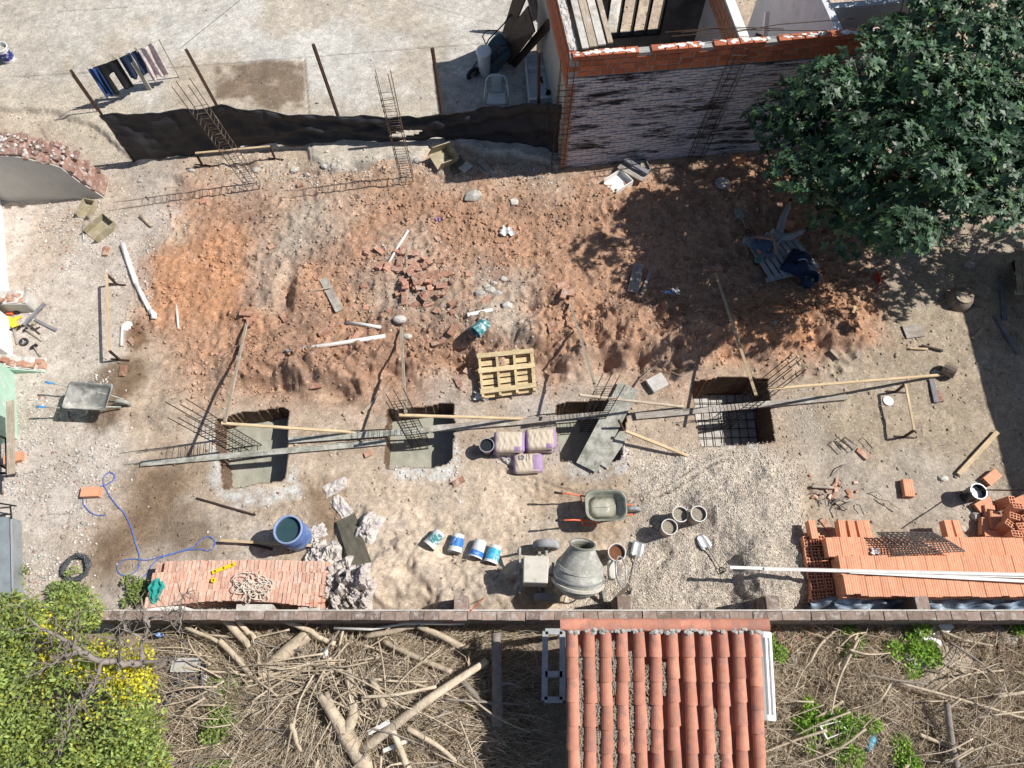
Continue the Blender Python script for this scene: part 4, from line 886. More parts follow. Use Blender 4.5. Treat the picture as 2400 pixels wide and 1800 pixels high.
cage('rebar cage in the pit left of the cement bags', P(988, 1046, -.62), P(924, 928, 1.55), .3, .22, 6, .82, .11, mat='rebar_dark')
cage('rebar cage in the pit beside the diagonal chute board', P(1376, 1004, -.62), P(1437, 890, 1.5), .34, .24, 6, .78, .1, mat='rebar_dark')
cage('leaning rebar cage rising from the rightmost pit', P(1690, 992, -.80), P(1872, 850, 1.9), .3, .24, 6, .62, .12, mat='rebar_dark')

# ------------------------------------------------------------------ boards, laths, pipes
def board(name, label, cat, a, b, w, h, mat, roll=0., group=None, warp=0., bevel=0.):
    o = MB().beam(a, b, w, h, roll, warp).obj(name, mat, bevel=bevel); return tag(o, label, cat, group)
def gb(px0, px1, up): a, b = G(*px0), G(*px1); return a + Vector((0, 0, up)), b + Vector((0, 0, up))
def flat(name, label, cat, p0, p1, w, h, mat, lift=.02, **k):
    a, b = gb(p0, p1, h / 2 + lift); return board(name, label, cat, a, b, w, h, mat, **k)
board('plank', 'long cement smeared plank bridging the leftmost pit', 'plank', P(330, 1087, .05), P(905, 1036, .05), .115, .035, 'wood_cement')
board('plank', 'grey plank bridging the pit left of the cement bags', 'plank', P(676, 1032, .06), P(1004, 1009, .09), .12, .03, 'wood_cement')
board('plank', 'grey plank running past the cement bags to the chute board', 'plank', P(1000, 1006, .06), P(1443, 970, .06), .13, .035, 'wood_grey')
board('plank', 'grey plank bridging the rightmost pit', 'plank', P(1490, 976, .06), P(1984, 930, .06), .125, .035, 'wood_grey')
T = [('lath propping the leftmost pit cage from its right', (835, 1015), (518, 992, 1.35), 'pine'), ('lath propping the leftmost pit cage from the soil bank', (580, 756), (527, 990, 1.35), 'pine_old'),
     ('lath propping the cage beside the cement bags from its right', (1232, 983), (935, 973, 1.25), 'pine'), ('pale lath running from the white lump to the second cage', (940, 768), (951, 968, 1.25), 'pine_old'),
     ('pale lath propping the chute side cage from its right', (1602, 955), (1358, 926, 1.2), 'pine_old'), ('lath propping the chute side cage from the soil bank', (1336, 712), (1397, 914, 1.2), 'pine_old'),
     ('long lath propping the rightmost cage from the log end', (2208, 880), (1800, 912, 1.2), 'pine'), ('lath propping the rightmost cage from the shaded bank', (1676, 642), (1772, 926, 1.2), 'pine'),
     ('short lath propped beside the chute board', (1612, 1070), (1466, 1010, .38), 'pine')]
for lab, g, t, mt in T:
    board('lath', lab, 'lath', G(*g) + Vector((0, 0, .03)), P(*t), .052 if g[0] != 1612 else .06, .028, mt, roll=.25)
board('stake', 'short stake standing beside the chute board', 'stake', G(1468, 1012) - Vector((0, 0, .1)), P(1450, 985, .42), .04, .03, 'wood_dark')
ch = board('chute_board', 'wide cement smeared board laid diagonally over a pit', 'board', P(1474, 905, .10), P(1374, 1096, .07), .42, .03, 'wood_cement', roll=.05)
board('plank', 'narrow plank under the diagonal chute board', 'plank', P(1466, 1012, .03), P(1412, 1092, .03), .20, .03, 'wood_cement')
flat('board', 'dark wet formwork board among empty cement bags', 'board', (812, 1215), (850, 1330), .36, .022, 'plywood_wet', lift=.06)
flat('board', 'grey tapered board lying on the soil left of the brick rubble', 'board', (758, 655), (797, 731), .17, .025, 'wood_grey')
flat('board', 'grey board lying in the tree shade', 'board', (1497, 621), (1482, 688), .22, .025, 'wood_grey', lift=.04)
flat('lath', 'narrow grey lath beside the board in the tree shade', 'lath', (1524, 638), (1503, 692), .06, .03, 'wood_grey', lift=.04)
flat('beam', 'pale beam lying right of the yard by the shade edge', 'beam', (2333, 1015), (2242, 1114), .085, .06, 'pine')
flat('plank', 'thin brown lath beside the blue barrel', 'lath', (522, 1270), (735, 1282), .05, .025, 'pine', lift=.12)
flat('plank', 'dark short lath lying under the barrel lath', 'lath', (560, 1268), (640, 1288), .05, .03, 'wood_dark')
flat('board', 'grey board end on the soil bank above the second pit', 'board', (888, 933), (852, 968), .06, .03, 'pine_old')
flat('lath', 'broken white board on the soil bank above the pallet', 'board', (1096, 740), (1155, 728), .08, .02, 'white_paint')
flat('board', 'grey board lying under the leftmost wheelbarrow handle', 'board', (149, 930), (156, 985), .12, .02, 'wood_grey')
flat('lath', 'dark bent strip on the dirt left of the blue barrel', 'strip', (462, 1168), (600, 1208), .03, .02, 'wood_dark')
flat('board', 'dark plank standing in the shade at the right edge', 'plank', (2345, 660), (2352, 750), .10, .03, 'wood_slate'); flat('board', 'long dark pole lying in the shade at the right edge', 'pole', (2330, 740), (2385, 832), .08, .04, 'wood_slate')
flat('board', 'broken pale board by the tree stump', 'board', (2118, 780), (2160, 775), .3, .02, 'wood_grey'); flat('board', 'thin strip on the dirt below the broken pale board', 'strip', (2130, 818), (2172, 820), .04, .03, 'pine'); flat('board', 'dark strip on the dirt beside the log end', 'strip', (2158, 811), (2208, 824), .04, .03, 'wood_dark')
flat('board', 'dark board leaning near the log end', 'board', (2180, 890), (2192, 945), .09, .03, 'wood_slate'); flat('board', 'pale offcut lying at the shade edge', 'offcut', (2302, 770), (2278, 795), .06, .02, 'pine_old')
flat('offcut', 'pale offcut on the red soil under the tree', 'offcut', (2003, 718), (1997, 736), .06, .03, 'pine'); flat('offcut', 'dark edged offcut on the red soil slope', 'offcut', (1945, 822), (1965, 842), .06, .03, 'pine_old')
for i, (a, b) in enumerate((((1900, 1142), (1948, 1145)), ((1956, 1182), (2018, 1166)), ((1966, 1192), (2000, 1176)))): flat('lath', ['grey lath on the broken tile heap', 'pale lath on the broken tile heap', 'weathered lath below the broken tile heap'][i], 'lath', a, b, .05, .03, ('wood_grey', 'pine_old', 'wood_grey')[i], lift=.05)
# batter-board frames: a lath on two stakes
def frame(label, a, b, h, mat='pine'):
    fr = thing('batter_board', label, 'wood frame', G((a[0] + b[0]) / 2, (a[1] + b[1]) / 2)); p, q = P(*a, h), P(*b, h); MB().beam(p, q, .045, .025).obj('rail', mat, fr)
    for e in (p, q):
        g = on(e); MB().beam(g - Vector((0, 0, .08)), Vector((e.x, e.y, h - .012)), .04, .04).obj('stake', 'wood_dark', fr); MB().beam(g + Vector((-.18, .02, .015)), g + Vector((.2, -.02, .015)), .03, .02).obj('foot', 'wood_dark', fr)
frame('pale wooden batter board crossing in front of the left tall cage', (458, 359), (632, 343), .45, 'pine')
frame('thin wooden batter board frame standing on the left slab', (250, 642), (256, 822), .42)
frame('thin wooden batter board frame standing right of the rightmost pit', (2122, 900), (2143, 1008), .40)
def pipe(label, pts, r, mat='pvc', n=10, name='pipe', cat='pipe', up=None, elbow=False):
    p = [G(*q) + Vector((0, 0, r * (.9) if up is None else up)) for q in pts]; return tag(MB().tube(p, r, n).obj(name, mat, smooth=True), label, cat)
pp = thing('pipe', 'broken white drain pipe with elbow on the left slab edge', 'pipe', G(330, 660))
a = [G(290, 574), G(305, 620), G(322, 668)]; MB().tube([q + Vector((0, 0, .05)) for q in a], .052, 12).obj('pipe_length', 'white_clean', pp, smooth=True)
a = [G(322, 668), G(338, 700), G(358, 738)]; MB().tube([q + Vector((0, 0, .048)) for q in a], .046, 12).obj('pipe_length', 'white_clean', pp, smooth=True)
MB().tube([G(355, 731) + Vector((0, 0, .05)), G(364, 741) + Vector((0, 0, .05)), G(363, 750) + Vector((0, 0, .05))], .058, 12).obj('elbow', 'white_clean', pp, smooth=True)
pipe('long white pipe lying on the soil left of the white lump', [(673, 826), (790, 808), (904, 790)], .045); pipe('slender white pipe lying above the brick rubble', [(957, 542), (930, 585), (906, 628)], .03)
pipe('short dirty pipe below the small root clump', [(812, 757), (850, 762), (893, 769)], .035, 'pvc'); pipe('short thin white pipe standing on red soil at left', [(414, 716), (417, 745), (419, 772)], .022, 'pvc')
pipe('thin pale tube beside the white round lid on the left slab', [(288, 764), (287, 790), (286, 812)], .028); pipe('short grey stub pipe near the wooden formwork boxes', [(196, 528), (197, 568)], .02, 'galv'); pipe('pale stick on the rubble below the ruined wall', [(330, 508), (345, 522), (357, 532)], .035, 'branch_dry')
lp = thing('pole_bundle', 'bundle of long white painted poles resting over the hollow brick stack', 'poles', P(2100, 1345, .75))
for i, (a, b) in enumerate((((1710, 1330, .80), (2440, 1353, .88)), ((1990, 1340, .84), (2440, 1364, .88)), ((1790, 1333, .83), (2440, 1347, .93)))): MB().beam(P(*a), P(*b), .05, .045, .2 * i).obj('pole', 'white_paint', lp)

# ------------------------------------------------------------------ pallets
pal = thing('pallet', 'new yellow pine pallet lying upside down on the soil', 'pallet', G(1188, 880)); c = [G(1118, 838), G(1250, 822), G(1257, 922), G(1128, 939)]; pz = max(gz(q.x, q.y) for q in c) - .02
def bil(u, v, z): q = c[0].lerp(c[1], u).lerp(c[3].lerp(c[2], u), v); return Vector((q.x, q.y, pz + z))
for i in range(7): v = .05 + i * .15; MB().beam(bil(0, v, .012), bil(1, v, .012), .105, .02).obj('deck_board', 'pallet_wood', pal)
for i in range(4): u = .04 + i * .306; MB().beam(bil(u, -.02, .07), bil(u, 1.02, .07), .05, .09).obj('stringer', 'pallet_wood', pal)
for v in (.06, .42, .90): MB().beam(bil(0, v, .127), bil(1, v, .127), .10, .02).obj('rail', 'pallet_wood', pal)
pal2 = thing('pallet', 'grey slatted pallet lying in the tree shade', 'pallet', G(1810, 620)); c = [G(1735, 566), G(1850, 548), G(1866, 656), G(1802, 670)]
c = [G(1736, 567), G(1845, 560), G(1912, 640), G(1800, 668)]; pz = max(gz(q.x, q.y) for q in c) + .02; P2Z = pz + .15
for i in range(8): u = .05 + i * .13; MB().beam(bil(u, 0, .14), bil(u, 1, .14), .10, .02).obj('slat', 'pallet_grey', pal2)
for v in (.06, .5, .94): MB().beam(bil(-.01, v, .08), bil(1.01, v, .08), .08, .095).obj('stringer', 'pallet_grey', pal2)
for v in (.08, .92): MB().beam(bil(-.01, v, .014), bil(1.01, v, .014), .1, .02).obj('bottom_board', 'pallet_grey', pal2)

# ------------------------------------------------------------------ wheelbarrows
def rrect(hx, hy, r, z, n=6, cx=0.):
    o = []
    for sx, sy, a0 in ((1, 1, 0), (-1, 1, 90), (-1, -1, 180), (1, -1, 270)):
        for k in range(n + 1):
            a = math.radians(a0 + 90 * k / n); o.append((cx + sx * (hx - r) + r * math.cos(a), sy * (hy - r) + r * math.sin(a), z))
    return o
def barrow(label, M, tray, grip, frame_m, L=.42, W=.31, front=.09, depth=.26, ztop=.62, rn=.12, fill=None, wheel='tyre', gap=.5):
    o = M.translation; w = thing('wheelbarrow', label, 'wheelbarrow', o); tr = lambda r: [M @ Vector(p) for p in r]
    rings = [rrect(L * .62, W * .68, rn * .7, ztop - depth, cx=-.02), rrect(L * .9, W * .93, rn, ztop - depth * .35, cx=.01), rrect(L, W, rn, ztop, cx=.03)]
    ins = [rrect(L + .012, W + .012, rn, ztop + .006, cx=.03), rrect(L - .012, W - .012, rn, ztop + .004, cx=.03), rrect(L * .88, W * .9, rn, ztop - depth * .35, cx=.01), rrect(L * .60, W * .65, rn * .7, ztop - depth + .012, cx=-.02)]
    tray_o = MB().hull([tr(r) for r in rings + ins]).obj('tray', tray, w, smooth=True)
    if fill: MB().hull([tr(rrect(L * .70, W * .74, rn * .8, ztop - depth * .72, cx=-.02)), tr(rrect(L * .30, W * .3, rn * .5, ztop - depth * .70, cx=-.06))]).obj('concrete_fill', fill, tray_o, smooth=True)
    for s in (-1, 1):
        y0, y1 = s * .26, s * .09
        MB().tube(tr([(-.92, s * .28, ztop - .02), (-.62, y0, ztop - .08), (-.2, s * .24, ztop - depth - .03), (.35, s * .14, .30), (.62, y1, .20)]), .016, 8).obj('handle', frame_m, w, smooth=True)
        MB().tube(tr([(-.98, s * .283, ztop - .013), (-.82, s * .272, ztop - .045)]), .022, 8).obj('grip', grip, w, smooth=True)
        MB().tube(tr([(-.05, s * .22, ztop - depth - .03), (-.22, s * .25, .012), (-.38, s * .25, .012), (-.45, s * .25, ztop - .16)]), .014, 6).obj('leg', frame_m, w)
    wh = M @ Matrix.Translation((.62, 0, .185)) @ Matrix.Rotation(math.pi / 2, 4, 'X')
    ww = MB().lathe([(.10, -.035), (.15, -.045), (.178, -.03), (.185, 0), (.178, .03), (.15, .045), (.10, .035)], wh, 20, closed=True).obj('wheel', wheel, w, smooth=True); MB().lathe([(.0, -.02), (.10, -.02), (.10, .02), (.0, .02)], wh, 16).obj('hub', 'galv', ww)
    return w
barrow('cement coated wheelbarrow with orange handles by the gravel', MT(on(G(1408, 1202)), .02) @ Matrix.Scale(.9, 4), 'tray_cement', 'iron_black', 'orange_red', .405, .305, fill='concrete_wet', rn=.19, wheel='tyre_dusty')
barrow('grey wheelbarrow with blue grips left of the footing pits', MT(on(G(232, 950)), -.05) @ Matrix.Scale(.9, 4), 'tray_grey', 'blue_grip', 'steel_cement', .47, .30, depth=.24, ztop=.52, rn=.07, wheel='steel_cement')
w3 = barrow('old teal rusty wheelbarrow tipped against the stacked doors', MT(Vector((0, 0, 0))), 'teal_rust', 'iron_black', 'rust', .42, .30)
fx = Vector((-.60, -.30, -.74)).normalized(); uz = Vector((.55, .62, -.55)); uz = (uz - fx * uz.dot(fx)).normalized(); m3 = Matrix((fx, uz.cross(fx), uz)).transposed().to_4x4(); m3.translation = P(1108, 172, .20) - m3.to_3x3() @ Vector((.62, 0, .185)); w3.matrix_world = m3; MB().tube([(.0, -.33, .63), (.02, 0, .66), (.0, .33, .63)], .018, 6).obj('red_bar', 'red_paint', w3)

# ------------------------------------------------------------------ buckets and barrels
def pail(label, loc, r=.15, h=.36, mat='pail_white', content=None, cz=.8, band=None, M=None, handle=True, group=None, rim=None, hmat='galv', taper=.86, name='bucket', marks=None):
    if M is None: M = Matrix.Translation(loc)
    t = thing(name, label, 'bucket', M.translation, group); rb = r * taper
    prof = [(rb, 0), (rb + (r - rb) * .8, h * .8), (r * 1.0, h * .97), (r * 1.05, h * .97), (r * 1.05, h), (r * .96, h), (r * .94, h * .95), (rb * .95, .015), (0, .015)]
    b = MB().lathe(prof, M, 28).obj('body', mat, t, smooth=False)
    if rim: MB().lathe([(r * 1.055, h * .94), (r * 1.07, h * .97), (r * 1.06, h * 1.005), (r * .95, h * 1.005), (r * .94, h * .97)], M, 28).obj('rim', rim, t)
    if content: MB().lathe([(0, h * cz), (r * .5, h * cz + .004), (rb + (r - rb) * cz - .012, h * cz)], M, 24).obj('content', content, t)
    if band: rr0 = rb + (r - rb) * band[1]; rr1 = rb + (r - rb) * band[2]; MB().lathe([(rr0 + .002, h * band[1]), (rr1 + .002, h * band[2])], M, 28).obj('label', band[0], b)
    if handle: MB().tube([M @ Vector((r * 1.06 * math.cos(a), r * .35 * math.sin(a) * 1.0 + (r * .5 if 0 < a < 3.1 else 0), h * .93 - .10 * math.sin(a))) for a in [math.pi * k / 10 for k in range(11)]], .005, 5).obj('handle', hmat, t)
    return t
def lying(p0, p1, r):
    """matrix for a bucket lying with its base at p0 and mouth towards p1"""
    a, b = G(*p0), G(*p1); d = (b - a); d.z = 0; d.normalize(); z = d; x = Vector((0, 0, 1)).cross(z).normalized(); y = z.cross(x)
    m = Matrix((x, y, z)).transposed().to_4x4(); m.translation = on(a, r * .86); return m
for lab, a, b, band in (('leftmost of four lying paint buckets, teal print worn', (1034, 1250), (1012, 1275), ('label_teal', .15, .8)), ('second lying paint bucket from the left, blue band', (1076, 1256), (1069, 1288), ('label_blue', .2, .72)),
                        ('third lying paint bucket with white label over blue', (1128, 1270), (1116, 1304), ('label_blue', .62, .92)), ('rightmost lying paint bucket, cyan print, touching its neighbour', (1163, 1282), (1151, 1318), ('label_cyan', .2, .85))):
    pail(lab, None, .126, .32, 'pail_white', None, band=band, M=lying(a, b, .126), handle=False, group='paint buckets lying on the sand')
for lab, p in (('gravel filled bucket in front of the other two', (1560, 1245)), ('gravel filled bucket in the middle of the three', (1585, 1216)), ('gravel filled bucket on the right of the three', (1627, 1215))):
    pail(lab, G(*p), .137, .36, 'pail_dusty', 'straw', .82, rim='pail_white', handle=False, group='buckets of gravel')
pail('white bucket with muddy brown water beside the mixer', G(1440, 1303), .15, .36, 'pail_white', 'muddy', .8, hmat='white_clean')
pail('black bucket of dark water touching the cement bags', G(1142, 1056), .135, .32, 'pail_black', 'water_dark', .85, rim='galv')
pail('shiny black bucket with white inside by the hollow brick heap', G(2266, 1164), .142, .38, 'pail_black', 'pail_white', .7, rim='galv')
pail('white paint bucket with navy print at the upper left edge', G(22, 140), .17, .38, 'pail_white', 'concrete', .75, band=('label_navy', .2, .75), rim='white_clean')
pail('teal painted bucket lying tipped above the pallet', None, .14, .32, 'label_teal', None, M=lying((1140, 762), (1118, 795), .14), handle=False)
pail('navy bucket of water beside the jacket under the tree', G(1890, 668), .15, .34, 'pail_navy', 'water', .7)
pail('dusty bucket in the far room of the house', bp(4.25, .42, .1), .16, .36, 'pail_white', 'concrete', .9); pail('second bucket close to the front wall of the far room', bp(4.5, .32, .1), .15, .3, 'pail_dusty', 'concrete', .9)
bar = thing('water_barrel', 'blue plastic barrel full of water beside the empty bags', 'barrel', G(705, 1264)); M = Matrix.Translation(G(702, 1262)) @ Matrix.Scale(.86, 4); r = .29
MB().lathe([(.26, 0), (.285, .04), (.29, .22), (.302, .25), (.29, .28), (.29, .56), (.302, .59), (.29, .62), (.285, .82), (.27, .86), (.255, .86), (.26, .8), (.27, .1), (0, .1)], M, 36).obj('body', 'blue_barrel', bar, smooth=True)
MB().lathe([(.29, .835), (.298, .855), (.295, .885), (.262, .89), (.258, .86)], M, 36).obj('rim', 'barrel_rim', bar, smooth=True); MB().lathe([(0, .80), (.268, .80)], M, 36).obj('water_surface', 'water', bar)

# ------------------------------------------------------------------ cement mixer
mx = thing('concrete_mixer', 'cement caked concrete mixer with drum tilted away from the wall', 'concrete mixer', G(1340, 1385)); B = G(1352, 1400); B.y = max(B.y, WALL_Y + .55)
DC = P(1357, 1342, .98); axd = Vector((.10, .80, .58)).normalized(); zx = Vector((1, 0, 0)) - axd * axd.x; zx.normalize(); zy = axd.cross(zx)
MD = Matrix((zx, zy, axd)).transposed().to_4x4(); MD.translation = DC - axd * .18
dr = MB().lathe([(.0, -.20), (.20, -.20), (.37, -.06), (.415, .06), (.42, .14), (.41, .22), (.385, .30), (.335, .40), (.27, .51), (.215, .61), (.205, .66), (.212, .69), (.195, .69), (.19, .65), (.22, .58), (.34, .28), (.38, .1), (.2, -.16), (0, -.16)], MD, 40).obj('drum', 'steel_cement', mx, smooth=True)
MB().lathe([(.40, .02), (.45, .03), (.45, .075), (.42, .08)], MD, 40).obj('ring_gear', 'mixer_cream', dr); MB().lathe([(.415, .135), (.432, .145), (.43, .17), (.405, .175)], MD, 40).obj('drum_band', 'galv', dr)
MB().lathe([(.388, .30), (.40, .305), (.375, .345), (.36, .35)], MD, 40).obj('drum_band', 'steel_cement', dr); MB().lathe([(.205, .66), (.222, .675), (.222, .70), (.195, .70)], MD, 36).obj('mouth_ring', 'tray_cement', dr)
MB().lathe([(.19, .655), (.20, .60), (.25, .51), (.31, .40), (.36, .28)], MD, 30).obj('inner_cement', 'tray_cement', dr)
for k in range(3):
    a = k * 2.1 + .4; MB().beam(MD @ Vector((.3 * math.cos(a), .3 * math.sin(a), .05)), MD @ Vector((.2 * math.cos(a + .5), .2 * math.sin(a + .5), .5)), .1, .012).obj('mixing_blade', 'steel_cement', dr)
m = MB(); q = [P(*p) for p in ((1227, 1302, 1.05), (1287, 1302, 1.05), (1284, 1367, 1.05), (1226, 1365, 1.05))]; m.hull([[p - Vector((0, 0, .5)) for p in q], [p - Vector((0, 0, .02)) for p in q], [p.lerp(sum(q, Vector()) / 4, .03) for p in q]][::1]); hb = m.obj('motor_housing', 'mixer_cream', mx, bevel=.012)
qc = sum(q, Vector()) / 4
MB().box(qc + Vector((.23, 0, -.12)), (.06, .14, .16)).obj('hinge_plate', 'steel_cement', mx, bevel=.005)
for py in (1278, 1403):
    wc = P(1280, py, .25); wm = Matrix.Translation(wc) @ Matrix.Rotation(math.pi / 2, 4, 'X')
    wo = MB().lathe([(.12, -.06), (.2, -.075), (.235, -.055), (.245, 0), (.235, .055), (.2, .075), (.12, .06)], wm, 28, closed=True).obj('wheel', 'tyre_dusty', mx, smooth=True); MB().lathe([(0, -.05), (.12, -.05), (.12, .05), (0, .05)], wm, 20).obj('rim', 'steel_cement', wo)
w0, w1 = P(1280, 1278, .25), P(1280, 1403, .25); MB().tube([w0, w1], .03, 8).obj('axle', 'steel_cement', mx)
for dx in (-.12, .12): MB().beam(w0 + Vector((dx, -.12, .02)), w1 + Vector((dx, .1, .02)), .05, .05).obj('frame_rail', 'steel_cement', mx)
MB().beam(P(1280, 1340, .30), DC + Vector((.05, -.05, -.5)), .09, .09).obj('main_beam', 'steel_cement', mx); MB().beam(P(1285, 1335, .30), P(1262, 1335, .8), .09, .09).obj('upright', 'steel_cement', mx)
fg = DC + Vector((.45, -.1, 0)); MB().beam(Vector((fg.x, fg.y, .3)), Vector((fg.x - .05, fg.y, 1.05)), .08, .08).obj('upright', 'steel_cement', mx); MB().beam(DC + Vector((.05, -.05, -.5)), Vector((fg.x, fg.y, .33)), .09, .09).obj('main_beam', 'steel_cement', mx)
for s in (-.35, .35): MB().beam(Vector((fg.x, fg.y, .32)), on((fg.x + .1, fg.y + s)), .05, .05).obj('leg', 'steel_cement', mx)
MB().box(P(1432, 1337, 1.0), (.10, .30, .22)).obj('gear_case', 'mixer_cream', mx, bevel=.02)
hw = P(1456, 1340, 1.02); hm = Matrix.Translation(hw) @ Matrix.Rotation(math.radians(62), 4, 'Y'); 
hwo = MB().tube([hm @ Vector((.25 * math.cos(2 * math.pi * k / 24), .25 * math.sin(2 * math.pi * k / 24), 0)) for k in range(25)], .014, 6, cap=False).obj('hand_wheel', 'galv', mx, smooth=True)
for k in range(3): a = 2 * math.pi * k / 3 + .2; MB().tube([hm @ Vector((0, 0, -.04)), hm @ Vector((.25 * math.cos(a), .25 * math.sin(a), 0))], .010, 5).obj('spoke', 'galv', hwo)
tb = P(1219, 1335, .5); MB().box((tb.x, tb.y, .45), (.035, .78, .06)).obj('tow_bar', 'steel_cement', mx)
for dy in (-.36, .36): MB().beam((tb.x, tb.y + dy, .45), on((tb.x - .02, tb.y + dy)), .04, .04).obj('leg', 'steel_cement', mx)
MB().beam((tb.x, tb.y, .45), w0.lerp(w1, .5), .06, .05).obj('drawbar', 'steel_cement', mx)

# ------------------------------------------------------------------ cement bags
def bag(label, c, L, W, Hh, rz, seed, logo=False, group='full cement bags'):
    t = thing('cement_bag', label, 'cement bag', c, group); rs = random.Random(seed); ph = [rs.uniform(0, 6) for _ in range(6)]; M = MT(c, rz)
    def pt(u, v, top):
        x = (u - .5) * L; y = (v - .5) * W; e = (1 - abs(2 * u - 1) ** 6) * (1 - abs(2 * v - 1) ** 6); y *= 1 - .10 * abs(2 * u - 1) ** 8; x *= 1 - .08 * abs(2 * v - 1) ** 8; h = Hh / 2 * max(e, 0) ** .5
        wr = .006 * math.sin(u * 31 + 7 * v + ph[0]) * math.sin(v * 6 + ph[1]) + .004 * math.sin(u * 55 + ph[2] + 4 * math.sin(v * 4 + ph[3])) * (.3 + .7 * math.sin(u * 5 + ph[4]) ** 2) * math.sin(v * 4 + ph[5])
        return M @ Vector((x * (1 - .03 * math.sin(v * 3.1)), y * (1 - .03 * math.sin(u * 3.1)), Hh / 2 + (h + wr * e if top else -h)))
    for nm, u0, u1, mt in (('paper_body', .085, .90, 'bag_paper'), ('printed_end', 0, .085, 'bag_print'), ('printed_end', .90, 1, 'bag_print')):
        m = MB(); n = 44 if nm == 'paper_body' else 8
        m.grid(lambda u, v: pt(u0 + (u1 - u0) * u, v, True), n, 24); m.grid(lambda u, v: pt(u0 + (u1 - u0) * u, 1 - v, False), n, 8); b = m.obj(nm, mt, t, smooth=True)
        if nm == 'paper_body': body = b
    def patch(u0, u1, v0, v1, mt, nm, ring=False):
        m = MB(); m.grid(lambda u, v: pt(u0 + (u1 - u0) * u, v0 + (v1 - v0) * v, True) + Vector((0, 0, .004)), 12, 8); m.obj(nm, mt, body, smooth=True)
    if not logo: patch(.66, .86, .04, .22, 'bag_print', 'print_block')
    else:
        patch(.66, .90, .04, .96, 'bag_print', 'print_block')
        m = MB(); cu, cv = .28, .74
        for cx_ in (-.045, .045):                                    # two interlocked crescents
            ring = [pt(cu + cx_ + .055 * math.cos(a), cv + .13 * math.sin(a), True) + Vector((0, 0, .006)) for a in [6.283 * k / 20 for k in range(20)]]; inn = [pt(cu + cx_ * .6 + .026 * math.cos(a), cv + .06 * math.sin(a), True) + Vector((0, 0, .006)) for a in [6.283 * k / 20 for k in range(20)]]
            m.add(ring + inn, [(k, (k + 1) % 20, 20 + (k + 1) % 20, 20 + k) for k in range(20)])
        m.obj('round_mark', 'bag_ink', body)
        for uu, v0_, v1_ in ((.44, .55, .93), (.53, .62, .93)):      # two lines of print running across
            for k in range(7):
                va = v0_ + (v1_ - v0_) * k / 7; m = MB(); m.grid(lambda u, v: pt(uu + .035 * u, va + (v1_ - v0_) / 7 * .62 * v, True) + Vector((0, 0, .005)), 2, 2); m.obj('printed_letter', 'bag_ink', body)
    return t
zb = .0
for k, (px, py, sd) in enumerate(((1193, 1036, 1), (1267, 1030, 2))):
    b0_ = G(px, py + 10); b0_.z = gz(b0_.x, b0_.y) - .01; nm = ('left', 'right')[k]
    for l in range(2): bag(('full cement bag on top of the %s column' if l else 'full cement bag under the %s column top bag') % nm, b0_ + Vector((R.uniform(-.01, .01), R.uniform(-.01, .01), l * .17)), .60, .43, .19, -.03 + .05 * k + R.uniform(-.02, .02), sd + l * 5)
b0_ = G(1237, 1090); bag('single cement bag with round mark lying in front of the other bags', b0_ - Vector((0, 0, .01)), .58, .40, .20, .04, 9, True)
MB_ = None
# empty bags
def crumple(label, c, rx, ry, h, seed, name='empty_bag', mat='bag_empty', group='empty cement bags', n=22):
    rs = random.Random(seed); o = np.array([rs.uniform(0, 50), rs.uniform(0, 50)])
    g = np.linspace(-1, 1, n + 1); gu, gv = np.meshgrid(g, g); nz = fbm(gu * 1.6 + o[0], gv * 1.6 + o[1], 1.6, 3, 401); nz2 = np.abs(fbm(gu + o[1], gv + o[0], 2.4, 3, 411) - .5) * 2
    rz = rs.uniform(0, 3.1); ca, sa = math.cos(rz), math.sin(rz); vs = []
    for j in range(n + 1):
        for i in range(n + 1):
            u, v = g[i], g[j]; k = 1 + .5 * (nz[j, i] - .5); x, y = u * rx * k, v * ry * k; e = (1 - u ** 4) * (1 - v ** 4)
            px, py = c[0] + x * ca - y * sa, c[1] + x * sa + y * ca; vs.append((px, py, max(gz(px, py), -.3) + .012 + (h * (.25 + 1.5 * nz[j, i] - 1.0 * nz2[j, i]) * e if e > 0 else 0)))
    m = MB(); m.add(vs, [(j * (n + 1) + i, j * (n + 1) + i + 1, (j + 1) * (n + 1) + i + 1, (j + 1) * (n + 1) + i) for j in range(n) for i in range(n)])
    return tag(m.obj(name, mat, solid=.006), label, 'bag', group)
EB = [(738, 1250, .13, .22, .08), (788, 1140, .22, .12, .04), (800, 1188, .24, .12, .05), (752, 1295, .22, .18, .16), (775, 1315, .3, .24, .24), (800, 1345, .34, .28, .32), (770, 1360, .3, .26, .36), (835, 1365, .28, .24, .36), (800, 1395, .34, .26, .40), (845, 1400, .24, .24, .32), (775, 1415, .28, .2, .40), (825, 1420, .28, .18, .36), (840, 1345, .2, .2, .2), (862, 1238, .2, .28, .12), (735, 1310, .2, .18, .12), (1190, 1075, .22, .1, .06), (1446, 1072, .12, .14, .05)]
EL = ['empty bag lying between the barrel and the wet patch', 'torn empty bag on the wet patch above the barrel, upper one', 'torn empty bag on the wet patch above the barrel, lower one', 'crumpled empty bag at the top of the bag pile', 'crumpled empty bag beside the dark board', 'large crumpled empty bag in the pile middle', 'crumpled empty bag touching the brick stack end', 'crumpled empty bag right of the pile middle', 'crumpled empty bag low in the pile', 'crumpled empty bag at the lower right of the pile', 'crumpled empty bag at the lower left of the pile next to the wall', 'crumpled empty bag at the pile foot by the wall', 'crumpled empty bag over the dark board edge', 'torn empty bag right of the dark board', 'crumpled empty bag below the lath end', 'flat purple bag scrap left of the single cement bag', 'small bag scrap on the gravel edge']
for i, e in enumerate(EB):
    c_ = G(e[0], e[1]); crumple(EL[i], c_, e[2], e[3], e[4], i + 50)

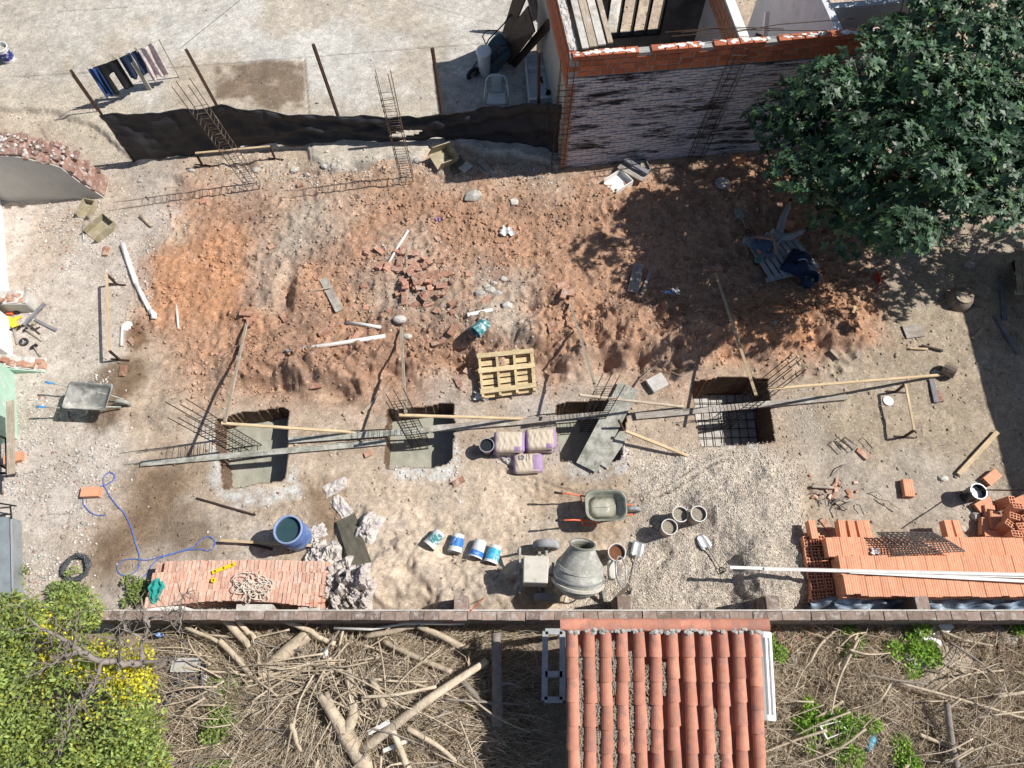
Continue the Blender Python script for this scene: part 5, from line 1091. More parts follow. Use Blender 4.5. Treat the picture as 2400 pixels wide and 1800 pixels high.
# ------------------------------------------------------------------ brick stack, lower left
bs = thing('brick_stack', 'long stack of pale red bricks set on edge behind the boundary wall', 'bricks', G(560, 1390)); rs = random.Random(77)
ZT = .50; yb = P(560, 1312, ZT).y; xa, xb = P(352, 1360, ZT).x, P(768, 1360, ZT).x; rows = 4; n = int((xb - xa) / .068)
for r_ in range(rows):
    x = xa + (.18 if r_ == 0 else .0) + rs.uniform(0, .06); k = 0
    while x < xb - (.0, .02, .05, .12)[r_]:
        bend = -.10 * math.sin((x - xa) / (xb - xa) * math.pi) * -1; y = yb - .11 - r_ * .196 + bend * (.3, .6, 1, 1.3)[r_] - .02
        M = Matrix.Translation((x, y + rs.uniform(-.008, .008), ZT - .115 + rs.uniform(-.006, .008))) @ Matrix.Rotation(math.pi / 2 + rs.uniform(-.04, .04), 4, 'Z') @ Matrix.Rotation(rs.uniform(-.05, .05), 4, 'X') @ Matrix.Diagonal((.815, 1, 1, 1))
        if rs.random() > .012: inst('brick', PALE[k % 3], M, bs)
        x += .066 + rs.uniform(0, .004); k += 1
m = MB()
for l in range(4):
    for r_ in range(rows):
        x = xa + .03
        while x < xb - .05:
            bend = .10 * math.sin((x - xa) / (xb - xa) * math.pi)
            if r_ in (0, 3) or x < xa + .1 or x > xb - .2: m.box((x, yb - .13 - r_ * .196 + bend * (.3, .6, 1, 1.3)[r_] + rs.uniform(-.012, .012), -.0 + l * .098 + .04), (.058, .188, .098))
            x += .067
m.obj('lower_bricks', 'brick_pale', bs)['kind'] = 'stuff'
m = MB(); m.box(((xa + xb) / 2, yb - .40, .18), (xb - xa - .2, .6, .36)); m.obj('stack_core', 'brick_old', bs)
lv = thing('spirit_level', 'yellow spirit level lying on the brick stack', 'level', P(520, 1332, ZT)); a, b = P(497, 1342, ZT + .03), P(552, 1321, ZT + .03); MB().beam(a, b, .06, .025).obj('bar', 'yellow', lv, bevel=.004)
for t_ in (.14, .5, .86): q = a.lerp(b, t_); MB().box(q + Vector((0, 0, .013)), (.025, .03, .008)).obj('vial', 'iron_black', lv)
M = Matrix.Translation(P(500, 1360, ZT + .03)); tag(MB().lathe([(.018, -.02), (.04, -.02), (.045, 0), (.04, .02), (.018, .02)], M, 18, closed=True).obj('tape_roll', 'yellow', smooth=True), 'yellow tape roll on the brick stack', 'tape')
pts = []; rs = random.Random(4); c_ = P(590, 1378, ZT + .03)
for k in range(420):
    t_ = k / 420; a = k * .29 + 2.6 * math.sin(k * .13); rr = .07 + .05 * math.sin(k * .077) + .04 * math.sin(k * .31); pts.append((c_.x + rr * 1.25 * math.cos(a) + .20 * math.sin(k * .043) + .05 * math.sin(k * .19), c_.y + rr * math.sin(a) + .13 * math.cos(k * .061) + .04 * math.sin(k * .23), c_.z + .03 + .03 * math.sin(k * .41)))
tag(MB().tube(pts, .009, 5).obj('rope', 'rope', smooth=True), 'tangled cream rope heaped on the brick stack', 'rope')
def crumple_at(label, c, rx, ry, h, seed, name, mat, cat):
    rs = random.Random(seed); m = MB(); o = rs.uniform(0, 40)
    m.grid(lambda u, v: (c[0] + (u - .5) * 2 * rx * (1 + .25 * math.sin(v * 7 + o)), c[1] + (v - .5) * 2 * ry * (1 + .2 * math.sin(u * 9 + o)), c[2] + .012 + h * (.4 + .3 * math.sin(u * 13 + o) + .3 * math.sin(v * 17 + 2 * u + o))), 18, 16); return tag(m.obj(name, mat, solid=.006), label, cat)
crumple_at('green plastic mesh crumpled on the left end of the brick stack', P(367, 1385, ZT), .11, .18, .06, 3, 'mesh_bag', 'net_green', 'mesh')

# ------------------------------------------------------------------ hollow brick stack, right
hs = thing('hollow_brick_stack', 'big stack of orange hollow bricks at the right front', 'hollow bricks', G(2160, 1360)); rs = random.Random(88)
HZT = .80
xb_ = 5.16; x0_ = 5.56; x1_ = P(2440, 1370, HZT).x; yA = WALL_Y + .30; MS = lambda x, y, z, rz: Matrix.Translation((x, y, z)) @ Matrix.Rotation(rz, 4, 'Z')
for r_ in range(3):
    x = x0_ + .06 + (.0, -.02, -.10)[r_]; k = 0; y = yA + .17 + r_ * .345; zt = HZT if r_ < 2 else HZT - .18
    while x < x1_:
        inst('hollow_brick', HBP, MS(x + rs.uniform(-.003, .003), y + rs.uniform(-.012, .012) + (.04 if (r_ == 0 and x < x0_ + .2) else 0), zt - .18 + rs.uniform(-.004, .006), math.pi / 2 + rs.uniform(-.012, .012)), hs); x += .1225; k += 1
for r_ in range(9):                                                   # left end, hole ends facing out
    for l in range(3):
        if r_ > 5: continue
        y = yA + .08 + r_ * .185; x = xb_ + .125 + .124 * l + rs.uniform(-.008, .008)
        inst('hollow_brick', HB, Matrix.Translation((x, y + rs.uniform(-.01, .01), .17 + .02 * l + .03 * (r_ % 2))) @ Matrix.Rotation(rs.uniform(-.03, .03), 4, 'Z') @ Matrix.Rotation(-math.pi / 2, 4, 'Y'), hs)
m = MB(); m.box(((x0_ + x1_) / 2, yA + .34, .305), (x1_ - x0_ - .02, .66, .61)); m.box(((x0_ + x1_) / 2, yA + .86, .21), (x1_ - x0_ - .02, .32, .42)); m.obj('lower_bricks', 'brick_hollow', hs)
for px, py in ((1915, 1272), (1985, 1275), (2008, 1275), (2030, 1275), (2045, 1278), (2240, 1282), (2262, 1285)): q = P(px, py, .5); inst('hollow_brick', HBP, MS(q.x, max(q.y, yA + 1.2), .28, math.pi / 2 + rs.uniform(-.05, .05)), hs)
for px, py in ((1905, 1268), (1918, 1268)): q = P(px, py, .3); inst('hollow_brick', HB, MS(q.x, q.y, gz(q.x, q.y), math.pi / 2), hs)
hp = thing('hollow_brick_heap', 'tumbled heap of hollow bricks at the right edge', 'hollow bricks', G(2340, 1250)); rs = random.Random(99)
for k, (px, py, z, rz, up) in enumerate([(2300, 1185, 0, .5, 0), (2350, 1185, 0, .1, 1), (2380, 1180, .02, .3, 0), (2310, 1210, .05, 1.5, 0), (2345, 1200, .15, 1.4, 1), (2370, 1205, .16, 1.7, 1), (2338, 1220, .16, 1.2, 1), (2362, 1225, .18, 1.6, 1), (2390, 1215, .1, 1.5, 0), (2300, 1240, .05, 1.4, 0), (2330, 1240, .16, .7, 1), (2350, 1245, .2, 1.5, 1), (2372, 1245, .18, 1.6, 1), (2385, 1235, .12, .4, 0), (2315, 1260, .1, .1, 0), (2340, 1262, .18, 1.3, 1), (2365, 1258, .16, 1.5, 1), (2390, 1260, .1, .8, 0), (2325, 1280, .05, 2.0, 0), (2350, 1280, .1, 2.4, 0), (2375, 1300, .2, 2.2, 1), (2368, 1318, .15, 2.2, 1), (2340, 1300, .05, 2.1, 0), (2370, 1345, .05, 1.57, 0), (2395, 1200, .05, .2, 0), (2315, 1225, .12, 1.45, 0), (2398, 1280, .04, .6, 0)]):
    q = G(px, py); M = Matrix.Translation(q + Vector((0, 0, z))) @ Matrix.Rotation(rz + rs.uniform(-.15, .15), 4, 'Z') @ (Matrix.Rotation(math.radians(-78 + rs.uniform(-8, 8)), 4, 'Y') if up else Matrix.Rotation(rs.uniform(-.12, .12), 4, 'Y'))
    if up: M = Matrix.Translation((0, 0, .17)) @ M
    inst('hollow_brick', HB, M, hp)
def single(label, px, py, me, rz, z=0., name='hollow_brick', cat='brick', tilt=0., group=None):
    q = G(px, py); o = bpy.data.objects.new(name, me); COL.objects.link(o); o.matrix_world = MT(q + Vector((0, 0, z)), rz, tilt); tag(o, label, cat, group); return o
single('single hollow brick standing alone on the dirt', 2123, 1147, HB, 1.5); single('hollow brick beside the shiny black bucket', 2318, 1122, HB, .6); single('hollow brick slab by the left wall board', 37, 1077, HB, .3); single('flat hollow brick under the blue hose loop', 218, 1156, HB, .05)
single('orange brick in shade under the big tree', 1728, 378, HB, .3); single('brick lying under the resting person, in the shade', 1840, 530, HB, -.4)
# stirrup bundle on the stack
sb = thing('stirrup_bundle', 'dark stack of rebar stirrups and mesh on the hollow bricks', 'rebar', P(2150, 1280, .8)); g0 = [P(2055, 1248, .80), P(2185, 1248, .84), P(2262, 1292, .86), P(2090, 1302, .84)]
def sbp(u, v): return g0[0].lerp(g0[1], u).lerp(g0[3].lerp(g0[2], u), v)
for i in range(22): u = i / 21; MB().tube([sbp(u, 0) + Vector((0, 0, .02 * math.sin(i * 3))), sbp(min(1, u + .12) if u < .88 else 1, .5) + Vector((0, 0, .03)), sbp(u, 1)], .010, 4).obj('bar', 'rebar_dark', sb)
for i in range(11): v = i / 10; MB().tube([sbp(0, v), sbp(.5, v) + Vector((0, 0, .03)), sbp(1, v)], .010, 4).obj('bar', 'rebar_dark', sb)
crumple_at('scrap of white plastic on the hollow brick stack', P(2050, 1293, .63), .07, .05, .03, 5, 'plastic_scrap', 'white_clean', 'plastic')
# blue tarp between stack and wall
m = MB(); ta, tb_ = P(1895, 1395, .3), P(2440, 1402, .3); m.grid(lambda u, v: (ta.x + (tb_.x - ta.x) * u, WALL_Y + .10 + .24 * v - .03 * math.sin(u * 40), .30 + .10 * v + .06 * math.sin(u * 60 + 4 * v) + .05 * math.sin(u * 23 - v * 9) - (.25 * (1 - v) * (u < .1))), 120, 14)
tag(m.obj('tarpaulin', 'tarp_blue', smooth=True, solid=.006), 'blue grey tarpaulin bunched between hollow bricks and boundary wall', 'tarpaulin')
# ------------------------------------------------------------------ hose and coils
def spline(pts, n=8):
    out = []; m = len(pts)
    for i in range(m - 1):
        p0, p1, p2, p3 = (Vector(pts[max(i - 1, 0)]), Vector(pts[i]), Vector(pts[i + 1]), Vector(pts[min(i + 2, m - 1)]))
        for k in range(n):
            t = k / n; out.append(.5 * ((2 * p1) + (p2 - p0) * t + (2 * p0 - 5 * p1 + 4 * p2 - p3) * t * t + (3 * p1 - p0 - 3 * p2 + p3) * t ** 3))
    out.append(Vector(pts[-1])); return out
hz_ = [(248, 1208), (222, 1206), (202, 1190), (196, 1172), (205, 1150), (225, 1143), (250, 1136), (268, 1124), (268, 1112), (257, 1108), (246, 1116), (243, 1132), (252, 1152), (270, 1180), (292, 1204), (308, 1236), (318, 1270), (328, 1310), (322, 1336), (305, 1348), (286, 1348), (276, 1334), (284, 1316), (310, 1310), (345, 1313), (380, 1304), (420, 1293), (455, 1282), (472, 1265), (490, 1258), (504, 1268), (502, 1284), (488, 1291), (470, 1288), (440, 1290), (400, 1300), (365, 1315), (345, 1345), (320, 1365), (290, 1385)]
pts = [on(P(*p), .014 + .012 * (i % 7 == 3)) for i, p in enumerate([(q.x, q.y) for q in spline([Vector((a, b, 0)) for a, b in hz_], 7)])]
tag(MB().tube(pts, .0095, 6).obj('hose', 'hose_blue', smooth=True), 'long blue garden hose looping over the left slab', 'hose')
rs = random.Random(6); c_ = G(183, 1332); pts = []
for k in range(260):
    a = k * .24; rr = .17 + .09 * ((k * 37) % 100) / 100; pts.append((c_.x + rr * math.cos(a), c_.y + rr * math.sin(a), c_.z + .02 + .10 * k / 260 + .01 * math.sin(k)))
tag(MB().tube(pts, .014, 5).obj('tube_coil', 'tube_black', smooth=True), 'coil of dark plastic tube on the lower left slab', 'coil')
for lab, q, mt in (('tangle of rusty wire in the brick rubble', (985, 705), 'rebar'),):
    c_ = G(*q); pts = [(c_.x + (.25 + .04 * math.sin(k * 1.3)) * math.cos(k * .21 + 2.8), c_.y + (.16 + .04 * math.sin(k * .7)) * math.sin(k * .21 + 2.8), c_.z + .03 + .02 * math.sin(k * .5)) for k in range(90)]; tag(MB().tube(pts, .006, 4).obj('wire_tangle', mt), lab, 'wire')
for lab, a, b, m_, r_ in (('dark bent rebar stub sticking from the brick rubble', (1020, 620), (965, 660), 'rebar_dark', .012), ('blue grey bent tube lying in the brick rubble', (1004, 690), (940, 665), 'cloth_grey', .02), ('rusty rod standing up in the brick rubble', (950, 600), (952, 640), 'rebar', .012), ('thin curved tube above the tapered board', (778, 680), (690, 700), 'branch_dry', .012), ('curved rod lying above the chute board', (1525, 870), (1475, 920), 'branch_grey', .014)):
    p, q = G(*a), G(*b); mid_ = p.lerp(q, .5) + Vector((0, .05, .06)); tag(MB().tube([p + Vector((0, 0, .10)), mid_, q + Vector((0, 0, .02))], r_, 6).obj('rod', m_, smooth=True), lab, 'rod')
MB2 = [(2065, 940, .2), (2073, 955, .5), (2030, 1040, .3)]
def stirrup(label, px, py, rz):
    c_ = G(px, py, .012); M = MT(c_, rz); tag(MB().tube([M @ Vector(p) for p in ((-.13, -.06, 0), (.13, -.06, 0), (.13, .06, 0), (-.13, .06, 0), (-.13, -.05, .01))], .006, 4).obj('stirrup', 'rebar_dark'), label, 'stirrup', 'loose stirrups')
for i, (px, py, rz) in enumerate(((1958, 1050, -.95), (1972, 1040, -.8), (1982, 1046, -1.0), (1990, 1040, -.75), (2028, 1042, -1.0))): stirrup(['leftmost', 'second', 'third', 'fourth', 'rightmost, separate'][i] + ' of five loose wire stirrups on the dirt', px, py, rz)

# ------------------------------------------------------------------ hand tools
def shovel(label, blade, grip_, sq=False, mat='galv', lift=.06):
    a, b = G(*blade), G(*grip_); d = (b - a); d.z = 0; d.normalize(); s = Vector((-d.y, d.x, 0)); t = thing('shovel', label, 'shovel', a); z = max(a.z, b.z) + lift
    prof = [(-.15, .10 if sq else .02), (-.11, .105 if sq else .085), (0, .11), (.10, .105), (.145, .05)]; m = MB(); vs = []
    for x, w in prof:
        for k in range(-2, 3): vs.append(a + d * x + s * (w * k / 2) + Vector((0, 0, z - a.z - .02 - .02 * (1 - (k / 2) ** 2))))
    m.add(vs, [(i * 5 + j, i * 5 + j + 1, i * 5 + j + 6, i * 5 + j + 5) for i in range(4) for j in range(4)]); m.obj('blade', mat, t, smooth=True, solid=.004)
    e = Vector((b.x, b.y, b.z + .05)); MB().tube([a + d * .10 + Vector((0, 0, z - a.z)), a.lerp(e, .4) + Vector((0, 0, lift * .6)), e - d * .08], .016, 8).obj('shaft', 'wood_grey', t, smooth=True)
    MB().tube([e - d * .09, e - d * .03 + s * .05, e + d * .02 + s * .055, e + d * .02 - s * .055, e - d * .03 - s * .05, e - d * .09], .011, 6).obj('handle', 'iron_black', t)
shovel('shovel lying on the gravel below the three buckets', (1648, 1272), (1692, 1340)); shovel('square spade standing beside the mixer hand wheel', (1492, 1290), (1470, 1388), True)
shovel('shovel lying in the tree shade near the pallet', (1731, 502), (1752, 548), mat='steel_cement')
tag(MB().beam(P(1475, 1368, .5), P(1445, 1402, .5) + Vector((0, 0, -.3)), .07, .03).obj('stick', 'pine_old'), 'short weathered stick leaning behind the mixer', 'stick')
def tool(label, a, b, head, hl, cat, hm='iron_black', name='hammer'):
    p, q = G(*a, .04), G(*b, .03); t = thing(name, label, cat, G(*a)); d = (q - p).normalized(); s = Vector((-d.y, d.x, 0)); MB().tube([p, q], .015, 6).obj('handle', 'wood_grey', t); MB().beam(p - s * hl, p + s * hl, head, head, ).obj('head', hm, t, bevel=.004)
tool('small hammer lying by the yellow card on the left slab', (62, 774), (100, 800), .035, .06, 'hammer'); tool('sledge hammer lying below the loose wheel', (82, 814), (96, 836), .05, .07, 'hammer'); tool('pickaxe leaning at the white wall foot', (34, 772), (42, 808), .03, .14, 'pickaxe', name='pickaxe')
flat('beam', 'dark wooden bar lying over the yellow card', 'bar', (60, 765), (108, 714), .06, .05, 'wood_slate', lift=.03); flat('beam', 'thin iron bar lying along the dark wooden bar', 'bar', (42, 775), (100, 725), .025, .025, 'iron_black', lift=.02); flat('beam', 'grey angle iron lying right of the tangled tool', 'bar', (84, 750), (134, 776), .05, .025, 'wood_slate')
crumple_at('yellow printed card beside the broken white wall', G(30, 757, .01), .14, .13, .02, 7, 'card', 'card_yellow', 'card'); tag(MB().box(G(27, 733, .03), (.14, .14, .06)).obj('box', 'orange_red', bevel=.005), 'small orange box under the wall stub', 'box'); tag(MB().box(G(43, 731, .04), (.10, .12, .08)).obj('box', 'iron_black', bevel=.005), 'small black box under the wall stub', 'box')
M = Matrix.Translation(G(58, 803, .03)) @ Matrix.Rotation(.2, 4, 'X'); wl = thing('loose_wheel', 'small loose black wheel lying on the left slab', 'wheel', G(58, 803)); MB().lathe([(.055, -.02), (.085, -.022), (.09, 0), (.085, .022), (.055, .02)], M, 22, closed=True).obj('tyre', 'tyre', wl, smooth=True)
for k in range(3): MB().beam(M.translation, M @ Vector((.06 * math.cos(k * 2.1), .06 * math.sin(k * 2.1), 0)), .025, .015).obj('spoke', 'galv', wl)
ag = thing('angle_tool', 'tangled brown hand tool on the left slab', 'tool', G(80, 765)); MB().tube(spline([G(66, 762, .03), G(78, 768, .05), G(85, 776, .03), G(95, 784, .03)], 4), .014, 6).obj('arm', 'rust', ag); MB().tube(spline([G(96, 768, .03), G(84, 774, .05), G(74, 770, .03)], 4), .012, 6).obj('arm', 'iron_black', ag); MB().rock(G(82, 760, .04), .05).obj('head', 'plywood', ag)
tag(MB().lathe([(0, .01), (.10, .012), (.11, .02), (.09, .028), (0, .026)], Matrix.Translation(G(299, 765)), 22).obj('lid', 'white_clean'), 'white round lid lying on the left slab', 'lid'); tag(MB().lathe([(0, .01), (.09, .012), (.10, .02), (.03, .026), (0, .024)], Matrix.Translation(G(2081, 940)), 22).obj('lid', 'white_clean'), 'small white disc lying on the right dirt', 'lid')

# ------------------------------------------------------------------ formwork boxes and boards
def openbox(label, c, L, W, h, rz, mat='plywood', tilt=(0, 0), name='formwork_box'):
    t = thing(name, label, 'box', c); M = MT(c, rz, tilt[0], tilt[1]); A = lambda p: M @ Vector(p); r3 = M.to_3x3()
    for nm, cc, sz in (('bottom', (0, 0, .01), (L, W, .02)), ('side', (0, W / 2, h / 2), (L, .02, h)), ('side', (0, -W / 2, h / 2), (L, .02, h)), ('end', (L / 2, 0, h / 2), (.02, W - .022, h - .004))): MB().box(A(cc), sz, r3).obj(nm, mat, t)
    return t
openbox('plywood formwork box by the ruined wall, smaller one', G(208, 495), .42, .28, .16, 1.35); openbox('plywood formwork box by the ruined wall, larger open one', G(240, 540), .55, .40, .18, .9)
openbox('tilted plywood box at the right end of the net fence', G(1035, 378, .05), .5, .42, .3, .7, tilt=(.35, .3))
flat('board', 'plywood sheet lying right of the tilted box', 'board', (1062, 372), (1082, 402), .35, .02, 'plywood_wet'); flat('board', 'pale square offcut below the tilted box', 'offcut', (1085, 388), (1098, 400), .28, .02, 'concrete_pale'); flat('board', 'grey board in the shade right of the tilted box', 'board', (1122, 378), (1162, 418), .12, .03, 'wood_grey')
openbox('white mould box among boards by the house wall', G(1448, 432), .5, .42, .15, .65, 'white_paint'); flat('board', 'grey board stacked on the white mould box', 'board', (1450, 398), (1508, 430), .2, .05, 'wood_grey', lift=.12); flat('board', 'second grey board of the pile by the house wall', 'board', (1462, 390), (1515, 422), .1, .06, 'wood_slate', lift=.2); flat('board', 'pale board standing in the pile by the house wall', 'board', (1508, 382), (1510, 414), .16, .03, 'pine_old', lift=.05); flat('board', 'dark board against the foot of the house wall', 'board', (1470, 372), (1528, 370), .1, .04, 'wood_slate', lift=.05)
openbox('wooden box lying in the shade at the house wall pile', G(1500, 400), .36, .3, .15, .3, 'wood_slate')
tag(MB().box(G(1539, 900, .05), (.36, .30, .09), Matrix.Rotation(.5, 3, 'Z')).obj('perforated_block', 'concrete_pale', bevel=.006), 'pale square block with dark spots above the chute board', 'block')
m = MB(); t = thing('table_top', 'round grey stool top lying in the shade by the wall', 'stool', G(1692, 432)); MB().lathe([(0, .02), (.16, .02), (.165, .04), (.155, .055), (0, .055)], Matrix.Translation(G(1692, 432)), 24).obj('top', 'concrete', t); MB().lathe([(.13, 0), (.13, .02)], Matrix.Translation(G(1692, 432)), 20).obj('rim', 'galv', t)
lg = thing('log_end', 'short thick log standing at the end of the long lath', 'log', G(2222, 876)); a, b = G(2205, 866, .10), G(2230, 882, .16); MB().tube([a, a.lerp(b, .4), b], [.13, .135, .13], 14).obj('bark', 'bark', lg); MB().tube([b - (b - a).normalized() * .01, b + (b - a).normalized() * .006], .12, 14).obj('cut_face', 'branch_dry', lg)
crate = thing('wooden_crate', 'wooden board crate at the right edge in the shade', 'crate', G(2405, 640))
for i in range(4): MB().beam(P(2384 + i * 14, 586, .5), P(2392 + i * 14, 690, .5), .11, .02).obj('top_board', 'plywood', crate)
for y in (592, 640, 686): MB().beam(P(2380, y, .46), P(2450, y, .46), .08, .05).obj('cleat', 'wood_grey', crate)
MB().box(P(2420, 640, .22) + Vector((.02, 0, 0)), (.45, .8, .42)).obj('carcass', 'wood_dark', crate)

# ------------------------------------------------------------------ loose bricks, stones
LMK = {'tilted plywood box': (1035, 378), 'yellow pallet': (1188, 880), 'brick rubble heap': (985, 655), 'leftmost pit': (595, 1050), 'pit beside cement bags': (985, 1020), 'chute board': (1420, 1000), 'rightmost pit': (1715, 965), 'mixer': (1360, 1340), 'teal bucket': (1132, 773), 'large white lump': (937, 752), 'broken tile heap': (1960, 1150), 'hollow brick stack': (2150, 1350),
       'hollow brick heap': (2345, 1240), 'tree stump': (2245, 706), 'grey wheelbarrow': (205, 915), 'broken drain pipe': (330, 660), 'net fence middle post': (810, 320), 'ruined wall': (120, 420), 'left batter board frame': (253, 730), 'right batter board frame': (2130, 950), 'boards in the tree shade': (1500, 655), 'right tall cage': (950, 410), 'left tall cage': (590, 430), 'tapered board': (778, 690), 'shiny black bucket': (2270, 1150), 'log end': (2222, 876),
       'tiled roof': (1555, 1620), 'broken basin': (1940, 1705), 'forked trunk': (830, 1700), 'long diagonal pole': (1000, 1650), 'round bright shrub': (2146, 1520), 'discarded cabinet': (442, 1598), 'dark branch': (2205, 1730), 'white trough': (1793, 1580), 'upright trunk': (1165, 1600), 'bare dirt patch': (2210, 1565), 'split yellow log': (1040, 1495), 'white painted lump': (767, 1532), 'thick log': (675, 1535), 'bottle': (2035, 1745)}
USED = {}
def where(head, px, py):
    """a label that says where the thing lies, told apart from others of its kind"""
    far = sorted(LMK, key=lambda k: math.hypot(LMK[k][0] - px, LMK[k][1] - py))
    for nm in far[:6]:
        dx, dy = px - LMK[nm][0], py - LMK[nm][1]; s_ = ('right of' if dx > 0 else 'left of') if abs(dx) > abs(dy) else ('below' if dy > 0 else 'above'); lab = '%s %s the %s' % (head, s_, nm)
        if lab not in USED: USED[lab] = 1; return lab
    nm = far[0]; lab = None
    for o1 in far[1:7]:
        lab = '%s between the %s and the %s' % (head, nm, o1)
        if lab not in USED: break
    USED[lab] = 1; return lab
rs = random.Random(15)
heap = thing('brick_rubble', 'heap of broken old bricks in the middle of the dug ground', 'bricks', G(985, 655))
for k in range(64):
    px, py = rs.gauss(985, 38), rs.gauss(660, 30)
    px += (py - 660) * .6; q = G(px, py, .0 + rs.uniform(0, .09) * (1 if abs(px - 975) < 40 else .2))
    M = Matrix.Translation(q) @ Matrix.Rotation(rs.uniform(0, 6.3), 4, 'Z') @ Matrix.Rotation(rs.uniform(-.5, .5), 4, 'X') @ Matrix.Rotation(rs.uniform(-.3, .3), 4, 'Y'); inst('brick', (OLD + HALF + HALF)[rs.randrange(9)], M, heap)
LB = [(1097, 642), (855, 672), (1005, 715), (912, 730), (857, 723), (1140, 705), (1062, 733), (1110, 780), (1085, 810), (835, 790), (1025, 805), (1060, 775), (1090, 695), (1045, 640), (760, 780), (740, 905), (2020, 1065), (1075, 895), (865, 1065), (1290, 770), (1075, 1130), (1935, 1230), (2200, 930), (665, 745), (310, 800), (290, 870), (250, 590), (475, 475), (705, 435), (1815, 760), (1100, 875), (635, 580)]
for i, (px, py) in enumerate(LB):
    me = (OLD + HALF)[rs.randrange(6)]; single(where(('whole' if me in OLD else 'half') + ' old brick lying', px, py), px, py, me, rs.uniform(0, 3), -.01, 'brick', 'brick', rs.uniform(-.2, .2), 'loose bricks on the site')
def lump(label, px, py, r, mat='concrete_pale', name='concrete_lump', cat='lump', sub=1, z=.3, group=None):
    q = G(px, py); m = MB(); m.rock(q + Vector((0, 0, r[2] * z)), r, seed=px * 7 + py); o = m.obj(name, mat, subsurf=sub); tag(o, label, cat, group); return o
lump('large white mortar lump weighing down a lath end', 937, 752, (.20, .15, .14)); lump('pale mortar lump below the large white lump', 955, 790, (.15, .09, .09))
for i, (px, py, a) in enumerate(((1108, 462, .28), (1205, 474, .16), (1125, 688, .16), (1150, 682, .18), (1165, 690, .14), (1188, 716, .17), (1140, 672, .12), (1180, 655, .12), (2270, 622, .16), (1160, 665, .1), (978, 378, .2), (1140, 350, .12), (330, 425, .12), (555, 385, .14), (600, 400, .16), (690, 400, .18), (720, 410, .14), (760, 390, .14), (830, 400, .16), (450, 400, .12), (2195, 875, .14), (2210, 1122, .12), (2285, 1210, .16), (2250, 1240, .16))):
    a *= .7 if py < 450 else .85; lump(where('rough concrete lump', px, py), px, py, (a, a * .75, a * .55), ('concrete', 'concrete_pale')[i % 4 == 1], group='concrete lumps', sub=0)
for i, (px, py, n_) in enumerate(((580, 745, 3), (1328, 690, 4), (1322, 672, 2), (1682, 632, 3), (1660, 630, 2))):
    t = thing('brick_weight', ['pair of bricks weighing down the leftmost lath end', 'bricks weighing down the lath above the chute board', 'pale brick just above the lath weights', 'bricks weighing down the shaded lath end', 'brick beside the shaded lath end'][i], 'bricks', G(px, py))
    for k in range(n_): inst('brick', OLD[k % 3], MT(G(px, py) + Vector((rs.uniform(-.08, .08), rs.uniform(-.08, .08), .06 * (k // 2))), rs.uniform(-.4, .4) + 1.57 * (k % 2)), t)
cr = thing('broken_tile_heap', 'small heap of broken red tiles and roots on the right dirt', 'rubble', G(1960, 1150))
for k in range(26):
    px, py = rs.gauss(1950, 28), rs.gauss(1148, 16); o = MB(); s_ = rs.uniform(.03, .075); o.box(G(px, py, .03), (s_ * 1.6, s_, .02), Matrix.Rotation(rs.uniform(0, 3), 3, 'Z') @ Matrix.Rotation(rs.uniform(-.5, .5), 3, 'X'), rs.uniform(.5, 1)); o.obj('tile_shard', ('brick_hollow', 'brick_pale', 'brick_old')[k % 3], cr)
m = MB()
for k in range(14): a = G(rs.gauss(1965, 35), rs.gauss(1160, 22), .03); b = a + Vector((rs.uniform(-.4, .4), rs.uniform(-.25, .25), rs.uniform(0, .08))); m.tube([a, a.lerp(b, .5) + Vector((0, .04, .05)), b], .01, 4)
m.obj('roots', 'branch_grey', cr)['kind'] = 'stuff'
crumple_at('crumpled white plastic bag on the red soil', G(1188, 545, .02), .14, .12, .09, 9, 'plastic_bag', 'white_clean', 'plastic bag'); crumple_at('small purple wrapper on the red soil', G(1027, 517, .02), .06, .05, .05, 11, 'wrapper', 'bag_print', 'wrapper')
crumple_at('red wrapper lying below the big tree', G(2055, 655, .02), .05, .14, .05, 13, 'wrapper', 'red_paint', 'wrapper'); crumple_at('white scrap on the bank above the pallet', G(1128, 930, .02), .12, .08, .05, 15, 'plastic_scrap', 'white_clean', 'plastic')
ck = thing('cloth_on_stake', 'blue and white cloth hung on a stake in the shade edge', 'cloth', G(1600, 700)); tz = .55; sp_ = G(1608, 695); MB().tube([sp_, P(1590, 688, tz)], .014, 6).obj('stake', 'wood_grey', ck)
m = MB(); q = P(1572, 680, tz); m.grid(lambda u, v: (q.x + (u - .5) * .24, q.y + .02 * math.sin(u * 9) + (v - .5) * .16, tz + .03 - .3 * abs(u - .5) * v - .14 * v), 12, 8); m.obj('cloth', 'label_blue', ck, solid=.006); m = MB(); m.grid(lambda u, v: (q.x + .10 + (u - .5) * .14, q.y + .03 * math.sin(u * 9) + (v - .5) * .14, tz + .04 - .1 * v), 10, 8); m.obj('white_corner', 'white_clean', ck, solid=.006)
# tree stump at right
st = thing('tree_stump', 'old tree stump with roots on the right dirt', 'tree stump', G(2250, 700)); q = G(2245, 706); MB().tube([q - Vector((0, 0, .1)), q + Vector((0, 0, .12)), q + Vector((-.02, -.02, .26))], [.32, .25, .19], 14).obj('stump', 'bark', st, smooth=True); MB().lathe([(0, .262), (.1, .265), (.175, .26)], Matrix.Translation(q + Vector((-.02, -.02, 0))), 14).obj('cut_face', 'branch_dry', st)
for k in range(7):
    a = k * .95 + rs.uniform(0, .6); l_ = rs.uniform(.32, .62); e = on((q.x + l_ * math.cos(a), q.y + l_ * math.sin(a)), -.02); MB().tube([q + Vector((0, 0, .1)), q.lerp(e, .5) + Vector((0, .05, .06)), e], [.08, .035, .012], 6).obj('root', 'bark', st)

